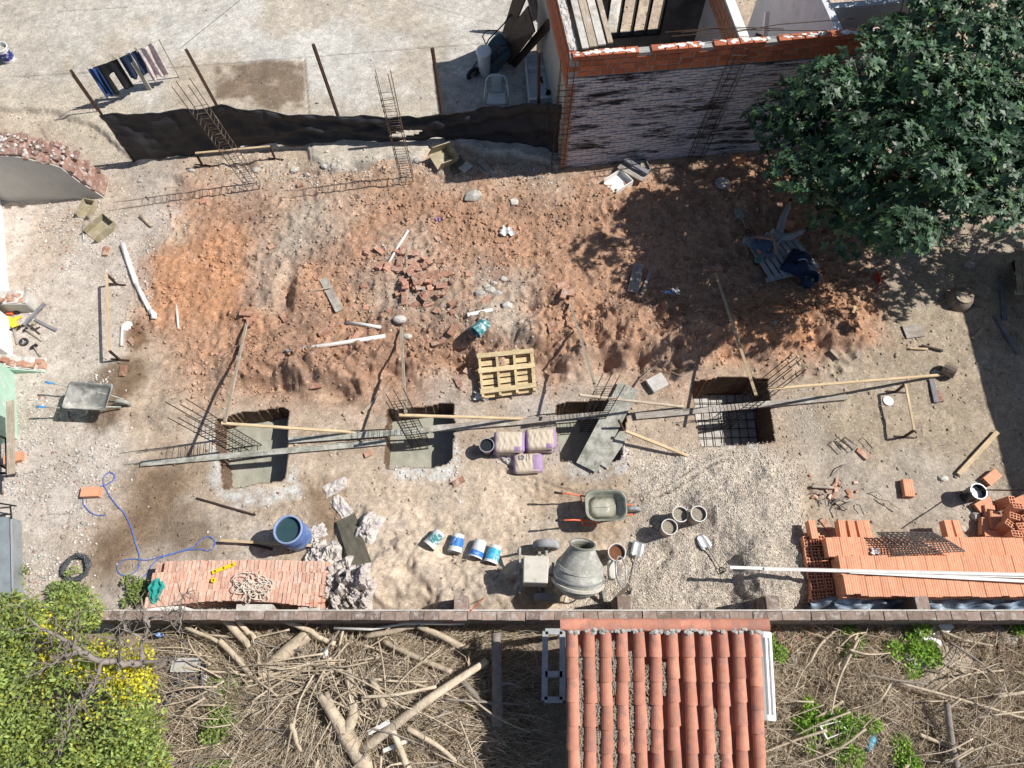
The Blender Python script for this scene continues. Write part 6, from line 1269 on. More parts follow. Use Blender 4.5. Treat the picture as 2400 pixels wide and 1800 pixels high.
# ------------------------------------------------------------------ wash line
wl_ = thing('clothes_line', 'thin wash line with two poles on the patio', 'clothes line', G(300, 240)); LZ = 1.15
la, lb = P(168, 175, 1.2), P(372, 92, 1.2); MB().tube([la, la.lerp(lb, .5) - Vector((0, 0, .05)), lb], .006, 4).obj('line', 'rope', wl_)
for e, (bx_, by_) in ((la, (150, 230)), (lb, (300, 260))): pass
q = on(la.lerp(lb, .62) + Vector((.02, .02, 0))); MB().beam(q, la.lerp(lb, .62) + Vector((.02, .03, -.02)), .10, .04).obj('post', 'concrete', wl_)
q = on(lb); MB().tube([q, lb], .014, 6).obj('pole', 'galv', wl_); q = on(la); MB().tube([q, la], .014, 6).obj('pole', 'rust', wl_)
def hang(t0, t1, drop, mat, label, cat, seed, legs=False, fold=.03):
    a, b = la.lerp(lb, t0), la.lerp(lb, t1); n = Vector((-(b - a).y, (b - a).x, 0)).normalized(); t = thing('hanging_garment', label, cat, Vector((a.x, a.y, LZ - drop)), 'washing on the line')
    def fn(u, v):
        k = 1 - .25 * v * (abs(u - .5) < .12) * legs; p = a.lerp(b, u); w = fold * math.sin(u * 15 + seed) * (.3 + v) + .02 * math.sin(u * 9 + v * 5); return p + n * w + Vector((0, 0, -.045 - drop * v * (1 - .06 * math.sin(u * 11 + seed))))
    m = MB(); m.grid(fn, 26, 16, (lambda u, v: not (legs and v > .38 and abs(u - .5) < .10)) if legs else None); m.obj('cloth', mat, t, smooth=True, solid=.008)
    for u in (.08, .92): MB().box(fn(u, 0) + Vector((0, 0, .04)), (.015, .02, .07)).obj('peg', 'pine', t)
hang(.22, .50, .80, 'denim_black', 'black trousers hanging on the wash line', 'trousers', 1, True); hang(.17, .27, .80, 'cloth_blue', 'dark blue garment hanging at the left end of the wash line', 'garment', 4); hang(.52, .74, .62, 'cloth_navy', 'navy shorts hanging in the middle of the wash line', 'shorts', 2, True)
hang(.72, .92, .85, 'bag_towel' if 'bag_towel' in MATS else 'reflective', 'pale pink striped towel hanging at the right of the wash line', 'towel', 3, fold=.05)

# ------------------------------------------------------------------ chair, basin, doors, bucket seat near the house
chr_ = thing('plastic_chair', 'white plastic garden chair facing the net fence', 'chair', G(1165, 262)); o = G(1165, 262); M = MT(o, .0); A = lambda x, y, z: M @ Vector((x, y, z))
m = MB(); m.grid(lambda u, v: A((u - .5) * (.46 - .06 * v), -.24 + .42 * v, .43 + .02 * abs(u - .5) * 2 + .02 * math.cos(v * 3)), 10, 8); m.obj('seat', 'chair_white', chr_, smooth=True, solid=.02)
for s in (-1, 1):
    for yy, ty in ((-.27, -.22), (.24, .17)): MB().beam(A(s * .25, yy, 0), A(s * .21, ty, .43), .05, .03).obj('leg', 'chair_white', chr_)
    MB().tube(spline([A(s * .22, .16, .43), A(s * .24, .2, .62), A(s * .23, .23, .74), A(s * .16, .26, .83), A(0, .27, .86)], 5), .022, 8).obj('back_frame', 'chair_white', chr_, smooth=True)
    MB().tube(spline([A(s * .25, -.2, .43), A(s * .27, -.18, .62), A(s * .27, .0, .66), A(s * .24, .21, .64)], 5), .02, 8).obj('armrest', 'chair_white', chr_, smooth=True)
m = MB(); m.grid(lambda u, v: A((u - .5) * (.22 + .1 * (abs(v - .5) * 2) ** 2), .17 + .10 * v - .015 * math.sin(u * 3.1), .44 + .41 * v), 8, 10); m.obj('back_slat', 'chair_white', chr_, smooth=True, solid=.014)
bs_ = thing('wash_basin', 'white double laundry basin beside the house wall', 'basin', G(1262, 240)); z = .62; q = [P(1230, 128, z), P(1288, 120, z), P(1297, 230, z), P(1240, 237, z)]; cc = sum(q, Vector()) / 4
def ins_(k, dz): return [p.lerp(cc, k) + Vector((0, 0, dz)) for p in q]
m = MB(); m.hull([ins_(0, -.3), ins_(0, .03), ins_(.08, .03), ins_(.10, .0)], caps=False); m.obj('rim', 'porcelain', bs_, bevel=.008)
m = MB(); m.hull([ins_(.10, .0), ins_(.16, -.14)], caps=False); m.add(ins_(.16, -.14), [(0, 1, 2, 3)]); m.obj('bowl', 'porcelain', bs_)
a, b = q[0].lerp(q[3], .30), q[1].lerp(q[2], .30); MB().beam(a.lerp(b, .1) + Vector((0, 0, -.06)), b.lerp(a, .1) + Vector((0, 0, -.06)), .05, .12).obj('divider', 'porcelain', bs_); MB().beam(q[0].lerp(q[3], .62).lerp(q[1].lerp(q[2], .62), .5) + Vector((0, -.12, -.11)), q[3].lerp(q[2], .5) + Vector((0, .12, -.11)), .28, .05).obj('washboard', 'wall_bluewhite', bs_)
for i in range(4): e = q[i].lerp(cc, .12); MB().beam(on(e), e + Vector((0, 0, -.28)), .07, .07).obj('leg', 'concrete', bs_)
crumple_at('brown rag lying in the laundry basin', (cc.x + .03, cc.y - .1, cc.z - .06), .05, .1, .05, 21, 'rag', 'rust', 'rag'); crumple_at('dark cloth on the basin corner', q[2] + Vector((-.08, .12, .02)), .09, .1, .08, 22, 'cloth', 'denim_black', 'cloth')
tp = thing('toilet_cistern', 'white oval plastic tub with lid standing beside the old wheelbarrow', 'tub', G(1132, 170)); M = Matrix.Translation(G(1136, 172)) @ Matrix.Diagonal((.82, 1, 1, 1)); MB().lathe([(.14, 0), (.18, .1), (.20, .62), (.19, .64)], M, 28).obj('tub', 'porcelain', tp, smooth=True); MB().lathe([(.0, .70), (.17, .69), (.225, .66), (.225, .63), (.19, .63)], M, 28).obj('lid', 'white_clean', tp, smooth=True)
def panel4(label, cat, name, q, th, mat, raised=False):
    q = [P(*p) for p in q]; t = thing(name, label, cat, on(q[0])); n = (q[1] - q[0]).cross(q[3] - q[0]).normalized()
    if n.z < 0: n = -n
    MB().hull([[p - n * th for p in q], q]).obj('panel', mat, t, bevel=.004)
    if raised:
        for i in range(3):
            for j in range(2):
                c4 = [q[0].lerp(q[1], a).lerp(q[3].lerp(q[2], a), b) for a, b in ((.14 + .42 * j, .08 + .31 * i), (.44 + .42 * j, .08 + .31 * i), (.44 + .42 * j, .30 + .31 * i), (.14 + .42 * j, .30 + .31 * i))]
                MB().hull([[p + n * .002 for p in c4], [p.lerp(sum(c4, Vector()) / 4, .2) + n * .022 for p in c4]]).obj('raised_panel', mat, t)
panel4('dark panelled door leaning on the house side wall', 'door', 'leaning_door', ((1160, 112, .12), (1194, 152, .12), (1252, 74, 1.9), (1236, 14, 1.9)), .04, 'wood_dark', True)
panel4('plain dark door leaning behind the panelled one', 'door', 'leaning_door', ((1172, 92, .12), (1184, 112, .12), (1232, -6, 2.0), (1212, -40, 2.0)), .04, 'wood_dark')
panel4('brown board leaning below the panelled door', 'board', 'leaning_board', ((1196, 150, .1), (1206, 160, .1), (1294, 62, 2.1), (1282, 44, 2.1)), .03, 'wood_dark')
for k in range(4):
    board('plank', ['leftmost grey plank leaning in the house corner', 'second grey plank leaning in the house corner', 'third grey plank leaning in the house corner', 'rightmost grey plank touching the house side wall'][k], 'plank', P(1254 + k * 9, 48 + k * 2, .5), P(1226 + k * 13, -70, 1.6), .13, .035, 'wood_slate' if k % 2 else 'wood_grey', roll=.3 * k - .3)

# ------------------------------------------------------------------ person resting on the pallet
def skin(name, pts, edges, mat, parent, sub=2):
    me = bpy.data.meshes.new(name); og = ORG[parent]; me.from_pydata([Vector(p[:3]) - og for p in pts], edges, []); me.materials.append(MATS[mat])
    o = bpy.data.objects.new(name, me); COL.objects.link(o); o.parent = parent; ORG[o] = og
    md = o.modifiers.new('skin', 'SKIN'); md.use_smooth_shade = True
    for i, p in enumerate(pts): r = p[3]; r = r if isinstance(r, tuple) else (r, r); me.skin_vertices[0].data[i].radius = r
    me.skin_vertices[0].data[0].use_root = True
    sb_ = o.modifiers.new('sub', 'SUBSURF'); sb_.levels = sb_.render_levels = sub; return o
zt = P2Z + .02
pe = thing('person', 'person in dark blue shirt and grey jeans lying on the slatted pallet', 'person', G(1800, 580))
hipc = P(1812, 560, zt + .14); chest = P(1788, 582, zt + .16); neck = P(1781, 598, zt + .15); head = P(1777, 610, zt + .16)
u_ = (chest - hipc); u_.z = 0; u_.normalize(); sd_ = Vector((-u_.y, u_.x, 0))
hl, hr = hipc + sd_ * .10, hipc - sd_ * .10
kl, kr = P(1835, 512, zt + .12), P(1850, 556, zt + .16); al, ar = P(1850, 478, .16), P(1884, 541, .16); fl, fr_ = al + Vector((.04, .10, .06)), ar + Vector((.10, .04, .06))
sl_, sr_ = chest + u_ * .10 + sd_ * .17, chest + u_ * .10 - sd_ * .17; el, er = sl_ - u_ * .20 + sd_ * .10 + Vector((0, 0, .02)), sr_ - u_ * .2 - sd_ * .12; wl2, wr2 = hipc + u_ * .12 + sd_ * .06 + Vector((0, 0, .13)), hipc + u_ * .16 - sd_ * .04 + Vector((0, 0, .13))
def V4(p, r): return (p.x, p.y, p.z, r)
BP = [V4(hipc, (.13, .09)), V4(hipc.lerp(chest, .5), (.13, .09)), V4(chest, (.15, .1)), V4(neck, .05), V4(head, (.075, .085)), V4(head + u_ * .10, (.06, .07)), V4(hl, .08), V4(kl, .055), V4(al, .04), V4(fl, .035), V4(hr, .08), V4(kr, .055), V4(ar, .04), V4(fr_, .035), V4(sl_, .055), V4(el, .042), V4(wl2, .03), V4(sr_, .055), V4(er, .042), V4(wr2, .03)]
BE = [(0, 1), (1, 2), (2, 3), (3, 4), (4, 5), (0, 6), (6, 7), (7, 8), (8, 9), (0, 10), (10, 11), (11, 12), (12, 13), (2, 14), (14, 15), (15, 16), (2, 17), (17, 18), (18, 19)]
hand = []
for wv, e in ((16, wl2 - el), (19, wr2 - er)):
    w0_ = Vector(BP[wv][:3]); d = e.normalized(); s = d.cross(Vector((0, 0, 1))).normalized(); k0 = len(BP); BP.append(V4(w0_ + d * .07, (.035, .02))); BE.append((wv, k0))
    for f in range(4): BP.append(V4(w0_ + d * (.13 + .01 * (f in (1, 2))) + s * (.012 * (f - 1.5) * 2) - Vector((0, 0, .01)), .009)); BE.append((k0, len(BP) - 1))
    BP.append(V4(w0_ + d * .07 + s * .045, .01)); BE.append((wv, len(BP) - 1))
skin('body', BP, BE, 'skin', pe)
skin('trousers', [V4(hipc, (.16, .11)), V4(hl, .10), V4(kl, .078), V4(al.lerp(kl, .06), .062), V4(hr, .10), V4(kr, .078), V4(ar.lerp(kr, .06), .062)], [(0, 1), (1, 2), (2, 3), (0, 4), (4, 5), (5, 6)], 'cloth_grey', pe)
skin('shirt', [V4(hipc + u_ * .05, (.165, .115)), V4(hipc.lerp(chest, .55), (.16, .11)), V4(chest, (.175, .12)), V4(chest.lerp(neck, .55), .09), V4(sl_, .078), V4(sl_.lerp(el, .8), .065), V4(sr_, .078), V4(sr_.lerp(er, .8), .065)], [(0, 1), (1, 2), (2, 3), (2, 4), (4, 5), (2, 6), (6, 7)], 'cloth_shirt', pe)
for a_, f_ in ((al, fl), (ar, fr_)): skin('boot', [V4(a_, .055), V4(a_ + Vector((0, 0, -.04)), .055), V4(f_ + Vector((0, 0, .02)), .045)], [(0, 1), (1, 2)], 'boot', pe)
MB().rock(head + u_ * .05 + Vector((0, 0, -.01)), (.10, .11, .10), seed=5).obj('hair', 'hair', pe, subsurf=2)
fz = head + Vector((0, 0, .085)); MB().rock(fz - u_ * .01, (.018, .018, .02), seed=8).obj('nose', 'skin', pe, subsurf=1)
MB().rock(head + u_ * .055 + Vector((0, 0, .055)), (.10, .10, .07), seed=6).obj('cap', 'cloth_teal', pe, subsurf=2); MB().box(head - u_ * .02 + Vector((0, 0, .11)), (.15, .11, .012), Matrix.Rotation(math.atan2(u_.y, u_.x) + 1.57, 3, 'Z')).obj('cap_peak', 'cloth_teal', pe, bevel=.004)
jk = thing('jacket', 'navy jacket with pale reflective stripe lying across the pallet end', 'jacket', G(1868, 625)); c_ = P(1872, 618, zt); rs = random.Random(3)
def jf(u, v):
    x, y = (u - .5) * .62, (v - .5) * .66; k = 1 - .25 * v; e = max(0, (1 - (2 * u - 1) ** 4) * (1 - (2 * v - 1) ** 4)); ca, sa = math.cos(-.5), math.sin(-.5); x *= k
    return Vector((c_.x + x * ca - y * sa, c_.y + x * sa + y * ca, zt + .0 + e * (.10 + .05 * math.sin(u * 9 + v * 4) + .04 * math.sin(v * 13 - u * 5)) - .12 * (u > .8) * (u - .8) * 5))
m = MB(); m.grid(jf, 24, 24); m.obj('cloth', 'cloth_navy', jk, smooth=True, solid=.02); m = MB(); m.grid(lambda u, v: jf(.42 + .4 * u, .52 + .05 * v + .1 * u) + Vector((0, 0, .018)), 14, 2); m.obj('stripe', 'reflective', jk, smooth=True)
# ------------------------------------------------------------------ leaf building (numpy)
def leaves(name, centers, normals, dirs, L, W, cols, mat, parent, fold=.25, tri=False):
    """one mesh of pointed folded leaves: centers/dirs/normals arrays"""
    n = len(centers); d = dirs / np.linalg.norm(dirs, axis=1, keepdims=True); s = np.cross(normals, d); s /= np.linalg.norm(s, axis=1, keepdims=True) + 1e-9; nn = np.cross(d, s)
    L = L[:, None]; W = W[:, None]; c = centers
    p0 = c; p1 = c + d * L * .45 + s * W + nn * W * fold; p2 = c + d * L - nn * L * .08; p3 = c + d * L * .45 - s * W + nn * W * fold
    mid_ = c + d * L * .5
    if tri: v = np.stack([p0, p1, p2, p3], 1); f = np.array([(0, 1, 2, 3)])
    else: v = np.stack([p0, p1, p2, p3, mid_], 1); f = np.array([(0, 1, 4, 4), (1, 2, 4, 4), (2, 3, 4, 4), (3, 0, 4, 4)])[:, :3]
    k = v.shape[1]; fc = (f[None] + (np.arange(n) * k)[:, None, None]).reshape(-1, f.shape[1])
    og = np.array(ORG[parent]); col = np.repeat(cols[:, None], k, 1)
    me = array_mesh(name, v.reshape(-1, 3) - og, fc, col.reshape(-1, 3)); me.materials.append(MATS[mat])
    o = bpy.data.objects.new(name, me); COL.objects.link(o); o.parent = parent; ORG[o] = ORG[parent]; return o
def limb(mb, a, b, r0, r1, seed, n=6, w=.12, sides=7):
    rs = random.Random(seed); a, b = Vector(a), Vector(b); L = (b - a).length; pts = []
    for i in range(n + 1):
        t = i / n; pts.append(a.lerp(b, t) + Vector((rs.uniform(-1, 1), rs.uniform(-1, 1), rs.uniform(-1, 1))) * w * L * .35 * math.sin(t * math.pi))
    mb.tube(pts, [r0 + (r1 - r0) * i / n for i in range(n + 1)], sides); return pts

# ------------------------------------------------------------------ big dark-leaved tree, top right
TB = Vector((7.9, 9.5, gz(7.9, 9.5))); t1 = thing('broadleaf_tree', 'large tree with dark glossy leaves filling the upper right corner', 'tree', TB)
rs = np.random.RandomState(12); cl = []
OUT = [(1728, 262), (1745, 222), (1800, 188), (1850, 150), (1920, 128), (1990, 92), (2050, 62), (2095, 30), (2110, -300), (2800, -300), (2800, 560), (2395, 555), (2330, 545), (2280, 505), (2215, 545), (2160, 590), (2090, 598), (2010, 596), (1962, 618), (1930, 588), (1888, 540), (1860, 480), (1800, 430), (1752, 380), (1765, 320)]
OUTM = [(x + (12 if x < 2000 else 0), y - (10 if y > 400 else -8)) for x, y in OUT]
def dome(px, py): return 1.6 + 1.7 * math.sqrt(max(0., 1 - ((px - 2170) / 470) ** 2 - ((py - 240) / 420) ** 2)) + .75 * min(1, max(0, (px - 1950) / 200))
_gu, _gv = np.meshgrid(np.arange(1500, 3000, 6.), np.arange(-500, 1000, 6.)); _ins = sdf(_gu, _gv, OUTM)
def inside(px, py): return _ins[min(249, max(0, int((py + 500) / 6))), min(249, max(0, int((px - 1500) / 6)))]
tries = 0
while len(cl) < 165 and tries < 9000:
    tries += 1; px, py = rs.uniform(1720, 2620), rs.uniform(-160, 620)
    if inside(px, py) > -22: continue
    z = dome(px, py) + rs.uniform(-.35, .15); low = rs.rand() < .22
    if low: z = max(1.5, z - rs.uniform(.5, 1.1))
    p = P(px, py, z)
    if p.y > 10.85 and z < 3.75:
        if px < 1930: continue
        z = 3.75 + rs.uniform(0, .4); p = P(px, py, z)
    q = np.array(p)
    if any(np.linalg.norm(q - c) < .36 for c in cl): continue
    cl.append(q)
cl = np.array(cl); wood = MB(); limb(wood, TB - Vector((0, 0, .2)), TB + Vector((.1, .25, 1.3)), .2, .15, 1, sides=10); fork = TB + Vector((.1, .25, 1.3))
for i, c in enumerate(cl): limb(wood, fork + Vector((0, 0, .05 * (i % 8))), Vector(c), .04, .01, i + 3, w=.25, sides=5)
wood.obj('trunk', 'bark', t1, smooth=True)
cen, nor, dr_, LL, WW, co_ = [], [], [], [], [], []
for c in cl:
    m_ = rs.randint(56, 80); rad = rs.uniform(.34, .60)
    for _ in range(m_):
        p = rs.randn(3); p /= np.linalg.norm(p); p[2] = abs(p[2]) * .9 - .25; q = c + p * rad * rs.uniform(.55, 1.05) ** .6 * np.array((1.1, 1.1, .8))
        if q[1] > 11.0 and q[2] < 3.5: continue
        qu, qv = Q(q)
        if qu < 2000 and inside(qu, qv) > 6: continue
        if qv > 520 and inside(qu, qv) > 10: continue
        ax = p + np.array((0, 0, .9)) + rs.randn(3) * .3; ax /= np.linalg.norm(ax); t_ = np.cross(ax, (0, .3, 1.)); t_ /= np.linalg.norm(t_) + 1e-6; b_ = np.cross(ax, t_)
        nl = rs.randint(6, 11); tone = rs.uniform(.5, 1.7); yel = rs.rand() < .2
        for j in range(nl):
            a = 6.283 * j / nl + rs.rand() * .5; droop = rs.uniform(-.05, .55); d = (t_ * math.cos(a) + b_ * math.sin(a)) + ax * droop
            cen.append(q); dr_.append(d); nor.append(ax - d * .3); sz_ = rs.uniform(.6, 1.2); LL.append(rs.uniform(.085, .135) * sz_); WW.append(rs.uniform(.021, .030) * sz_); co_.append(np.array((1., 1., 1.)) * tone * rs.uniform(.85, 1.15) * (np.array((1.5, 1.35, .7)) if yel and j < 3 else 1))
leaves('crown', np.array(cen), np.array(nor), np.array(dr_), np.array(LL), np.array(WW), np.array(co_), 'leaf_dark', t1, tri=True)
m = MB(); rs2 = random.Random(9)
for k in range(16): a = P(rs2.uniform(2180, 2380), rs2.uniform(480, 570), 2.2); limb(m, a, a + Vector((rs2.uniform(-.7, .7), rs2.uniform(-.6, .2), rs2.uniform(-.3, .2))), .012, .004, k, w=.4, sides=4)
m.obj('dead_twigs', 'branch_grey', t1)['kind'] = 'stuff'

# ------------------------------------------------------------------ green and yellow tree, lower left
TB = Vector((-6.6, -.6, 0)); TB.z = gz(TB.x, TB.y); t2 = thing('yellowing_tree', 'bushy green tree with yellow leaves at the lower left corner', 'tree', TB); rs = np.random.RandomState(22)
bp_ = [((140, 1530, 1.9), .7), ((60, 1640, 1.7), .9), ((200, 1650, 1.7), .9), ((270, 1705, 1.4), .75), ((90, 1760, 1.8), .9), ((220, 1770, 1.6), .8), ((-60, 1560, 1.9), .8), ((20, 1500, 2.0), .6), ((300, 1625, 1.2), .5), ((-40, 1720, 1.9), .9), ((310, 1790, 1.2), .55), ((40, 1440, 1.9), .45), ((170, 1440, 1.6), .45), ((270, 1560, 1.5), .6), ((130, 1840, 1.5), .9), ((250, 1850, 1.3), .8)]
wood = MB(); cen, nor, dr_, LL, WW, co_ = [], [], [], [], [], []; ycen = [[], [], [], [], [], []]
for i, ((px, py, z), rad) in enumerate(bp_):
    c = np.array(P(px, py, z)); limb(wood, TB + Vector((0, 0, .5)), Vector(c), .05, .012, i + 70, w=.25, sides=5)
    m_ = int(2900 * rad)
    p = rs.randn(m_, 3); p /= np.linalg.norm(p, axis=1, keepdims=True); q = c + p * rad * (rs.rand(m_, 1) ** .33) * np.array((1, .8, .55)); d = rs.randn(m_, 3) * .8 + p * .6; d[:, 2] -= .15; n_ = np.array((0, 0, 1.)) + rs.randn(m_, 3) * .5
    dz_ = q[:, 2] - CAMH; de_ = q[:, 1] * TS - dz_ * TC; u = CX + F * q[:, 0] / de_; v = CY - F * (q[:, 1] * TC + dz_ * TS) / de_
    yl = (u > 90) & (u < 400) & (v > 1430) & (v < 1690) & (rs.rand(m_) < 1.3 * np.exp(-((v - 1545) / 95) ** 2)) & (fbm(q[:, 0], q[:, 1], 2.0, 3, 510) > .49)
    ok = ~((fbm(q[:, 0], q[:, 1], 2.2, 3, 500) < .46) & (rs.rand(m_) < .8)); L_ = rs.uniform(.045, .10, m_); W_ = rs.uniform(.013, .024, m_); c_ = np.ones((m_, 3)) * rs.uniform(.55, 1.7, (m_, 1)) * np.where(rs.rand(m_, 1) < .25, np.array((1.25, 1.05, .7)), 1.)
    for S, k_, f_ in (((cen, nor, dr_, LL, WW, co_), ok & ~yl, 1.), (ycen, ok & yl, .7)):
        S[0].append(q[k_]); S[1].append(n_[k_]); S[2].append(d[k_]); S[3].append(L_[k_] * f_); S[4].append(W_[k_]); S[5].append(c_[k_])
limb(wood, TB - Vector((0, 0, .2)), TB + Vector((0, 0, 1.0)), .14, .10, 5, sides=9)
wood.obj('trunk', 'bark', t2, smooth=True)
leaves('crown', *[np.concatenate(a) for a in (cen, nor, dr_, LL, WW, co_)], 'leaf_green', t2, tri=True); leaves('yellow_leaves', *[np.concatenate(a) for a in ycen], 'leaf_yellow', t2, tri=True)
bt = thing('bare_tree', 'leafless grey branched tree between the brick stack and the yellow leaves', 'bare tree', G(390, 1560)); m = MB(); Z1 = 1.5
for a, b, r0, r1 in (((390, 1560, 0), (330, 1555, 1.2), .07, .06), ((330, 1555, 1.2), (240, 1550, 1.7), .055, .045), ((240, 1550, 1.7), (170, 1515, 1.9), .045, .03), ((170, 1515, 1.9), (70, 1450, 2.1), .032, .012), ((190, 1520, 1.9), (110, 1560, 1.9), .03, .012), ((330, 1555, 1.2), (350, 1450, 1.6), .04, .02), ((350, 1470, 1.6), (330, 1400, 1.9), .022, .006), ((350, 1450, 1.6), (425, 1425, 1.8), .022, .008), ((340, 1500, 1.5), (260, 1440, 1.9), .02, .006), ((240, 1550, 1.7), (205, 1620, 1.7), .03, .02), ((205, 1620, 1.7), (165, 1680, 1.8), .022, .008), ((205, 1620, 1.7), (270, 1580, 1.8), .02, .006), ((330, 1555, 1.2), (440, 1530, 1.5), .03, .008), ((425, 1425, 1.8), (420, 1500, 1.6), .018, .006), ((280, 1550, 1.6), (290, 1480, 1.9), .016, .005), ((420, 1425, 1.8), (440, 1380, 1.9), .014, .004), ((170, 1515, 1.9), (185, 1440, 2.1), .016, .005), ((165, 1680, 1.8), (150, 1740, 1.8), .012, .004)):
    p0, p1 = P(a[0], a[1], a[2] + .55), P(b[0], b[1], b[2] + .55)
    if a[2] == 0: p0 = G(a[0], a[1])
    pts_ = limb(m, p0, p1, r0, r1, a[0] + b[1], w=.22, sides=6)
    for q in pts_[2:]:
        for _ in range(2): limb(m, q, q + Vector((R.uniform(-.35, .35), R.uniform(-.35, .35), R.uniform(-.05, .3))), .007, .003, R.random(), n=4, w=.5, sides=4)
m.obj('branches', 'branch_grey', bt, smooth=True)

# ------------------------------------------------------------------ shrubs
def shrub(label, px, py, r, n, mat='leaf_lime', z=.0, seed=1, leaf=.055):
    b = G(px, py); t = thing('shrub', label, 'shrub', b, 'small green shrubs'); rs = np.random.RandomState(seed); m = MB()
    for k in range(7): limb(m, b, b + Vector((rs.uniform(-1, 1) * r * .8, rs.uniform(-1, 1) * r * .8, r * rs.uniform(.5, 1.1))), .008, .003, seed * 31 + k, n=3, w=.3, sides=4)
    m.obj('stems', 'branch_grey', t); p = rs.randn(n, 3); p /= np.linalg.norm(p, axis=1, keepdims=True); p[:, 2] = np.abs(p[:, 2]); cl_ = rs.randn(9, 3) * np.array((.55, .45, .3)) * r; q = np.array(b) + cl_[rs.randint(0, 9, n)] * np.array((1, 1, .5)) + p * r * (.5 * rs.rand(n, 1) ** .4) * np.array((1, 1, .9)) + np.array((0, 0, r * .35 + z))
    d = p + rs.randn(n, 3) * .6; leaves('foliage', q, np.array((0, 0, 1.)) + rs.randn(n, 3) * .4, d, rs.uniform(.6, 1.3, n) * leaf, rs.uniform(.25, .4, n) * leaf, np.ones((n, 3)) * rs.uniform(.6, 1.5, (n, 1)), mat, t, tri=True)
shrub('bright shrub beside the right edge of the tiled roof', 1812, 1525, .26, 900, seed=1); shrub('small shrub below the tarpaulin side of the wall', 2008, 1492, .16, 500, seed=2); shrub('round bright shrub with broken tiles below it', 2146, 1520, .32, 1500, seed=3); shrub('small shrub left of the round bright shrub', 1988, 1530, .12, 300, seed=4)
shrub('leafy shrub behind the white broken basin, left half', 1898, 1685, .26, 1000, seed=5); shrub('leafy shrub right of the white broken basin', 1978, 1700, .32, 1300, seed=6); shrub('shrub at the bottom edge of the right lot', 2135, 1792, .30, 1200, seed=7); shrub('shrub below the white broken basin', 1955, 1745, .2, 600, seed=8)
shrub('small shrub at the wall foot near the right corner', 2365, 1462, .2, 600, seed=9); shrub('small weed in the shade of the brush pile', 1095, 1650, .1, 200, seed=10); shrub('pale weed beside the discarded panel', 522, 1610, .15, 420, seed=11); shrub('weed between branches right of the panel', 572, 1600, .16, 420, seed=12); shrub('weed at the bottom of the brush pile', 520, 1792, .22, 700, seed=13)
shrub('small green bush at the lower left panel corner', 40, 1372, .2, 600, 'leaf_green', seed=14); shrub('loose shrub below the tube coil', 165, 1385, .3, 900, 'leaf_green', seed=15); shrub('shrub at the left end of the brick stack', 335, 1385, .22, 600, 'leaf_green', seed=16); shrub('shrub low in the brush left of centre', 535, 1690, .35, 1200, 'leaf_green', seed=17)

# ------------------------------------------------------------------ cut branches in the front lot
rs = random.Random(41)
def branch(label, pts, r0, r1, mat='branch_dry', lift=.06, group=None, twigs=0, name='cut_branch'):
    p = [G(*q[:2], (q[2] if len(q) > 2 else lift) + .10) for q in pts]; n = len(p); m = MB(); sp_ = spline(p, 5) if n > 2 else [p[0].lerp(p[1], t / 6) + Vector((rs.uniform(-.02, .02), rs.uniform(-.02, .02), rs.uniform(-.01, .02))) * (0 < t < 6) for t in range(7)]
    k = len(sp_); m.tube(sp_, [r0 + (r1 - r0) * i / (k - 1) for i in range(k)], 8 if r0 > .03 else 6)
    for i in range(twigs):
        q = sp_[rs.randrange(k // 3, k)]; limb(m, q, q + Vector((rs.uniform(-.5, .5), rs.uniform(-.4, .4), rs.uniform(-.05, .15))), r1 * .6, .003, rs.random(), n=4, w=.3, sides=4)
    o = m.obj(name, mat, smooth=True); return tag(o, label, 'branch', group)
branch('long straight pole lying diagonally over the brush pile', [(1142, 1553, .35), (1010, 1640, .3), (858, 1754, .2)], .055, .085); 
ft = thing('forked_trunk', 'thick forked trunk lying at the bottom of the brush pile', 'trunk', G(840, 1730)); m = MB(); 
def gp(px, py, z): return G(px, py, z)
m.tube(spline([gp(875, 1815, .2), gp(845, 1760, .28), gp(815, 1710, .32)], 5), [.15 - .002 * i for i in range(11)], 10); m.tube(spline([gp(815, 1710, .32), gp(790, 1668, .34), gp(765, 1632, .36)], 5), [.11 - .004 * i for i in range(11)], 9); m.tube(spline([gp(820, 1715, .32), gp(840, 1665, .36), gp(828, 1567, .3)], 5), [.10 - .004 * i for i in range(11)], 9); m.tube([gp(838, 1670, .36), gp(822, 1580, .4)], [.05, .035], 7); m.tube([gp(800, 1680, .36), gp(778, 1625, .4)], [.06, .05], 7); m.obj('limbs', 'branch_dry', ft, smooth=True); MB().rock(gp(829, 1727, .42), (.05, .05, .02), seed=2).obj('knot', 'pine', ft)
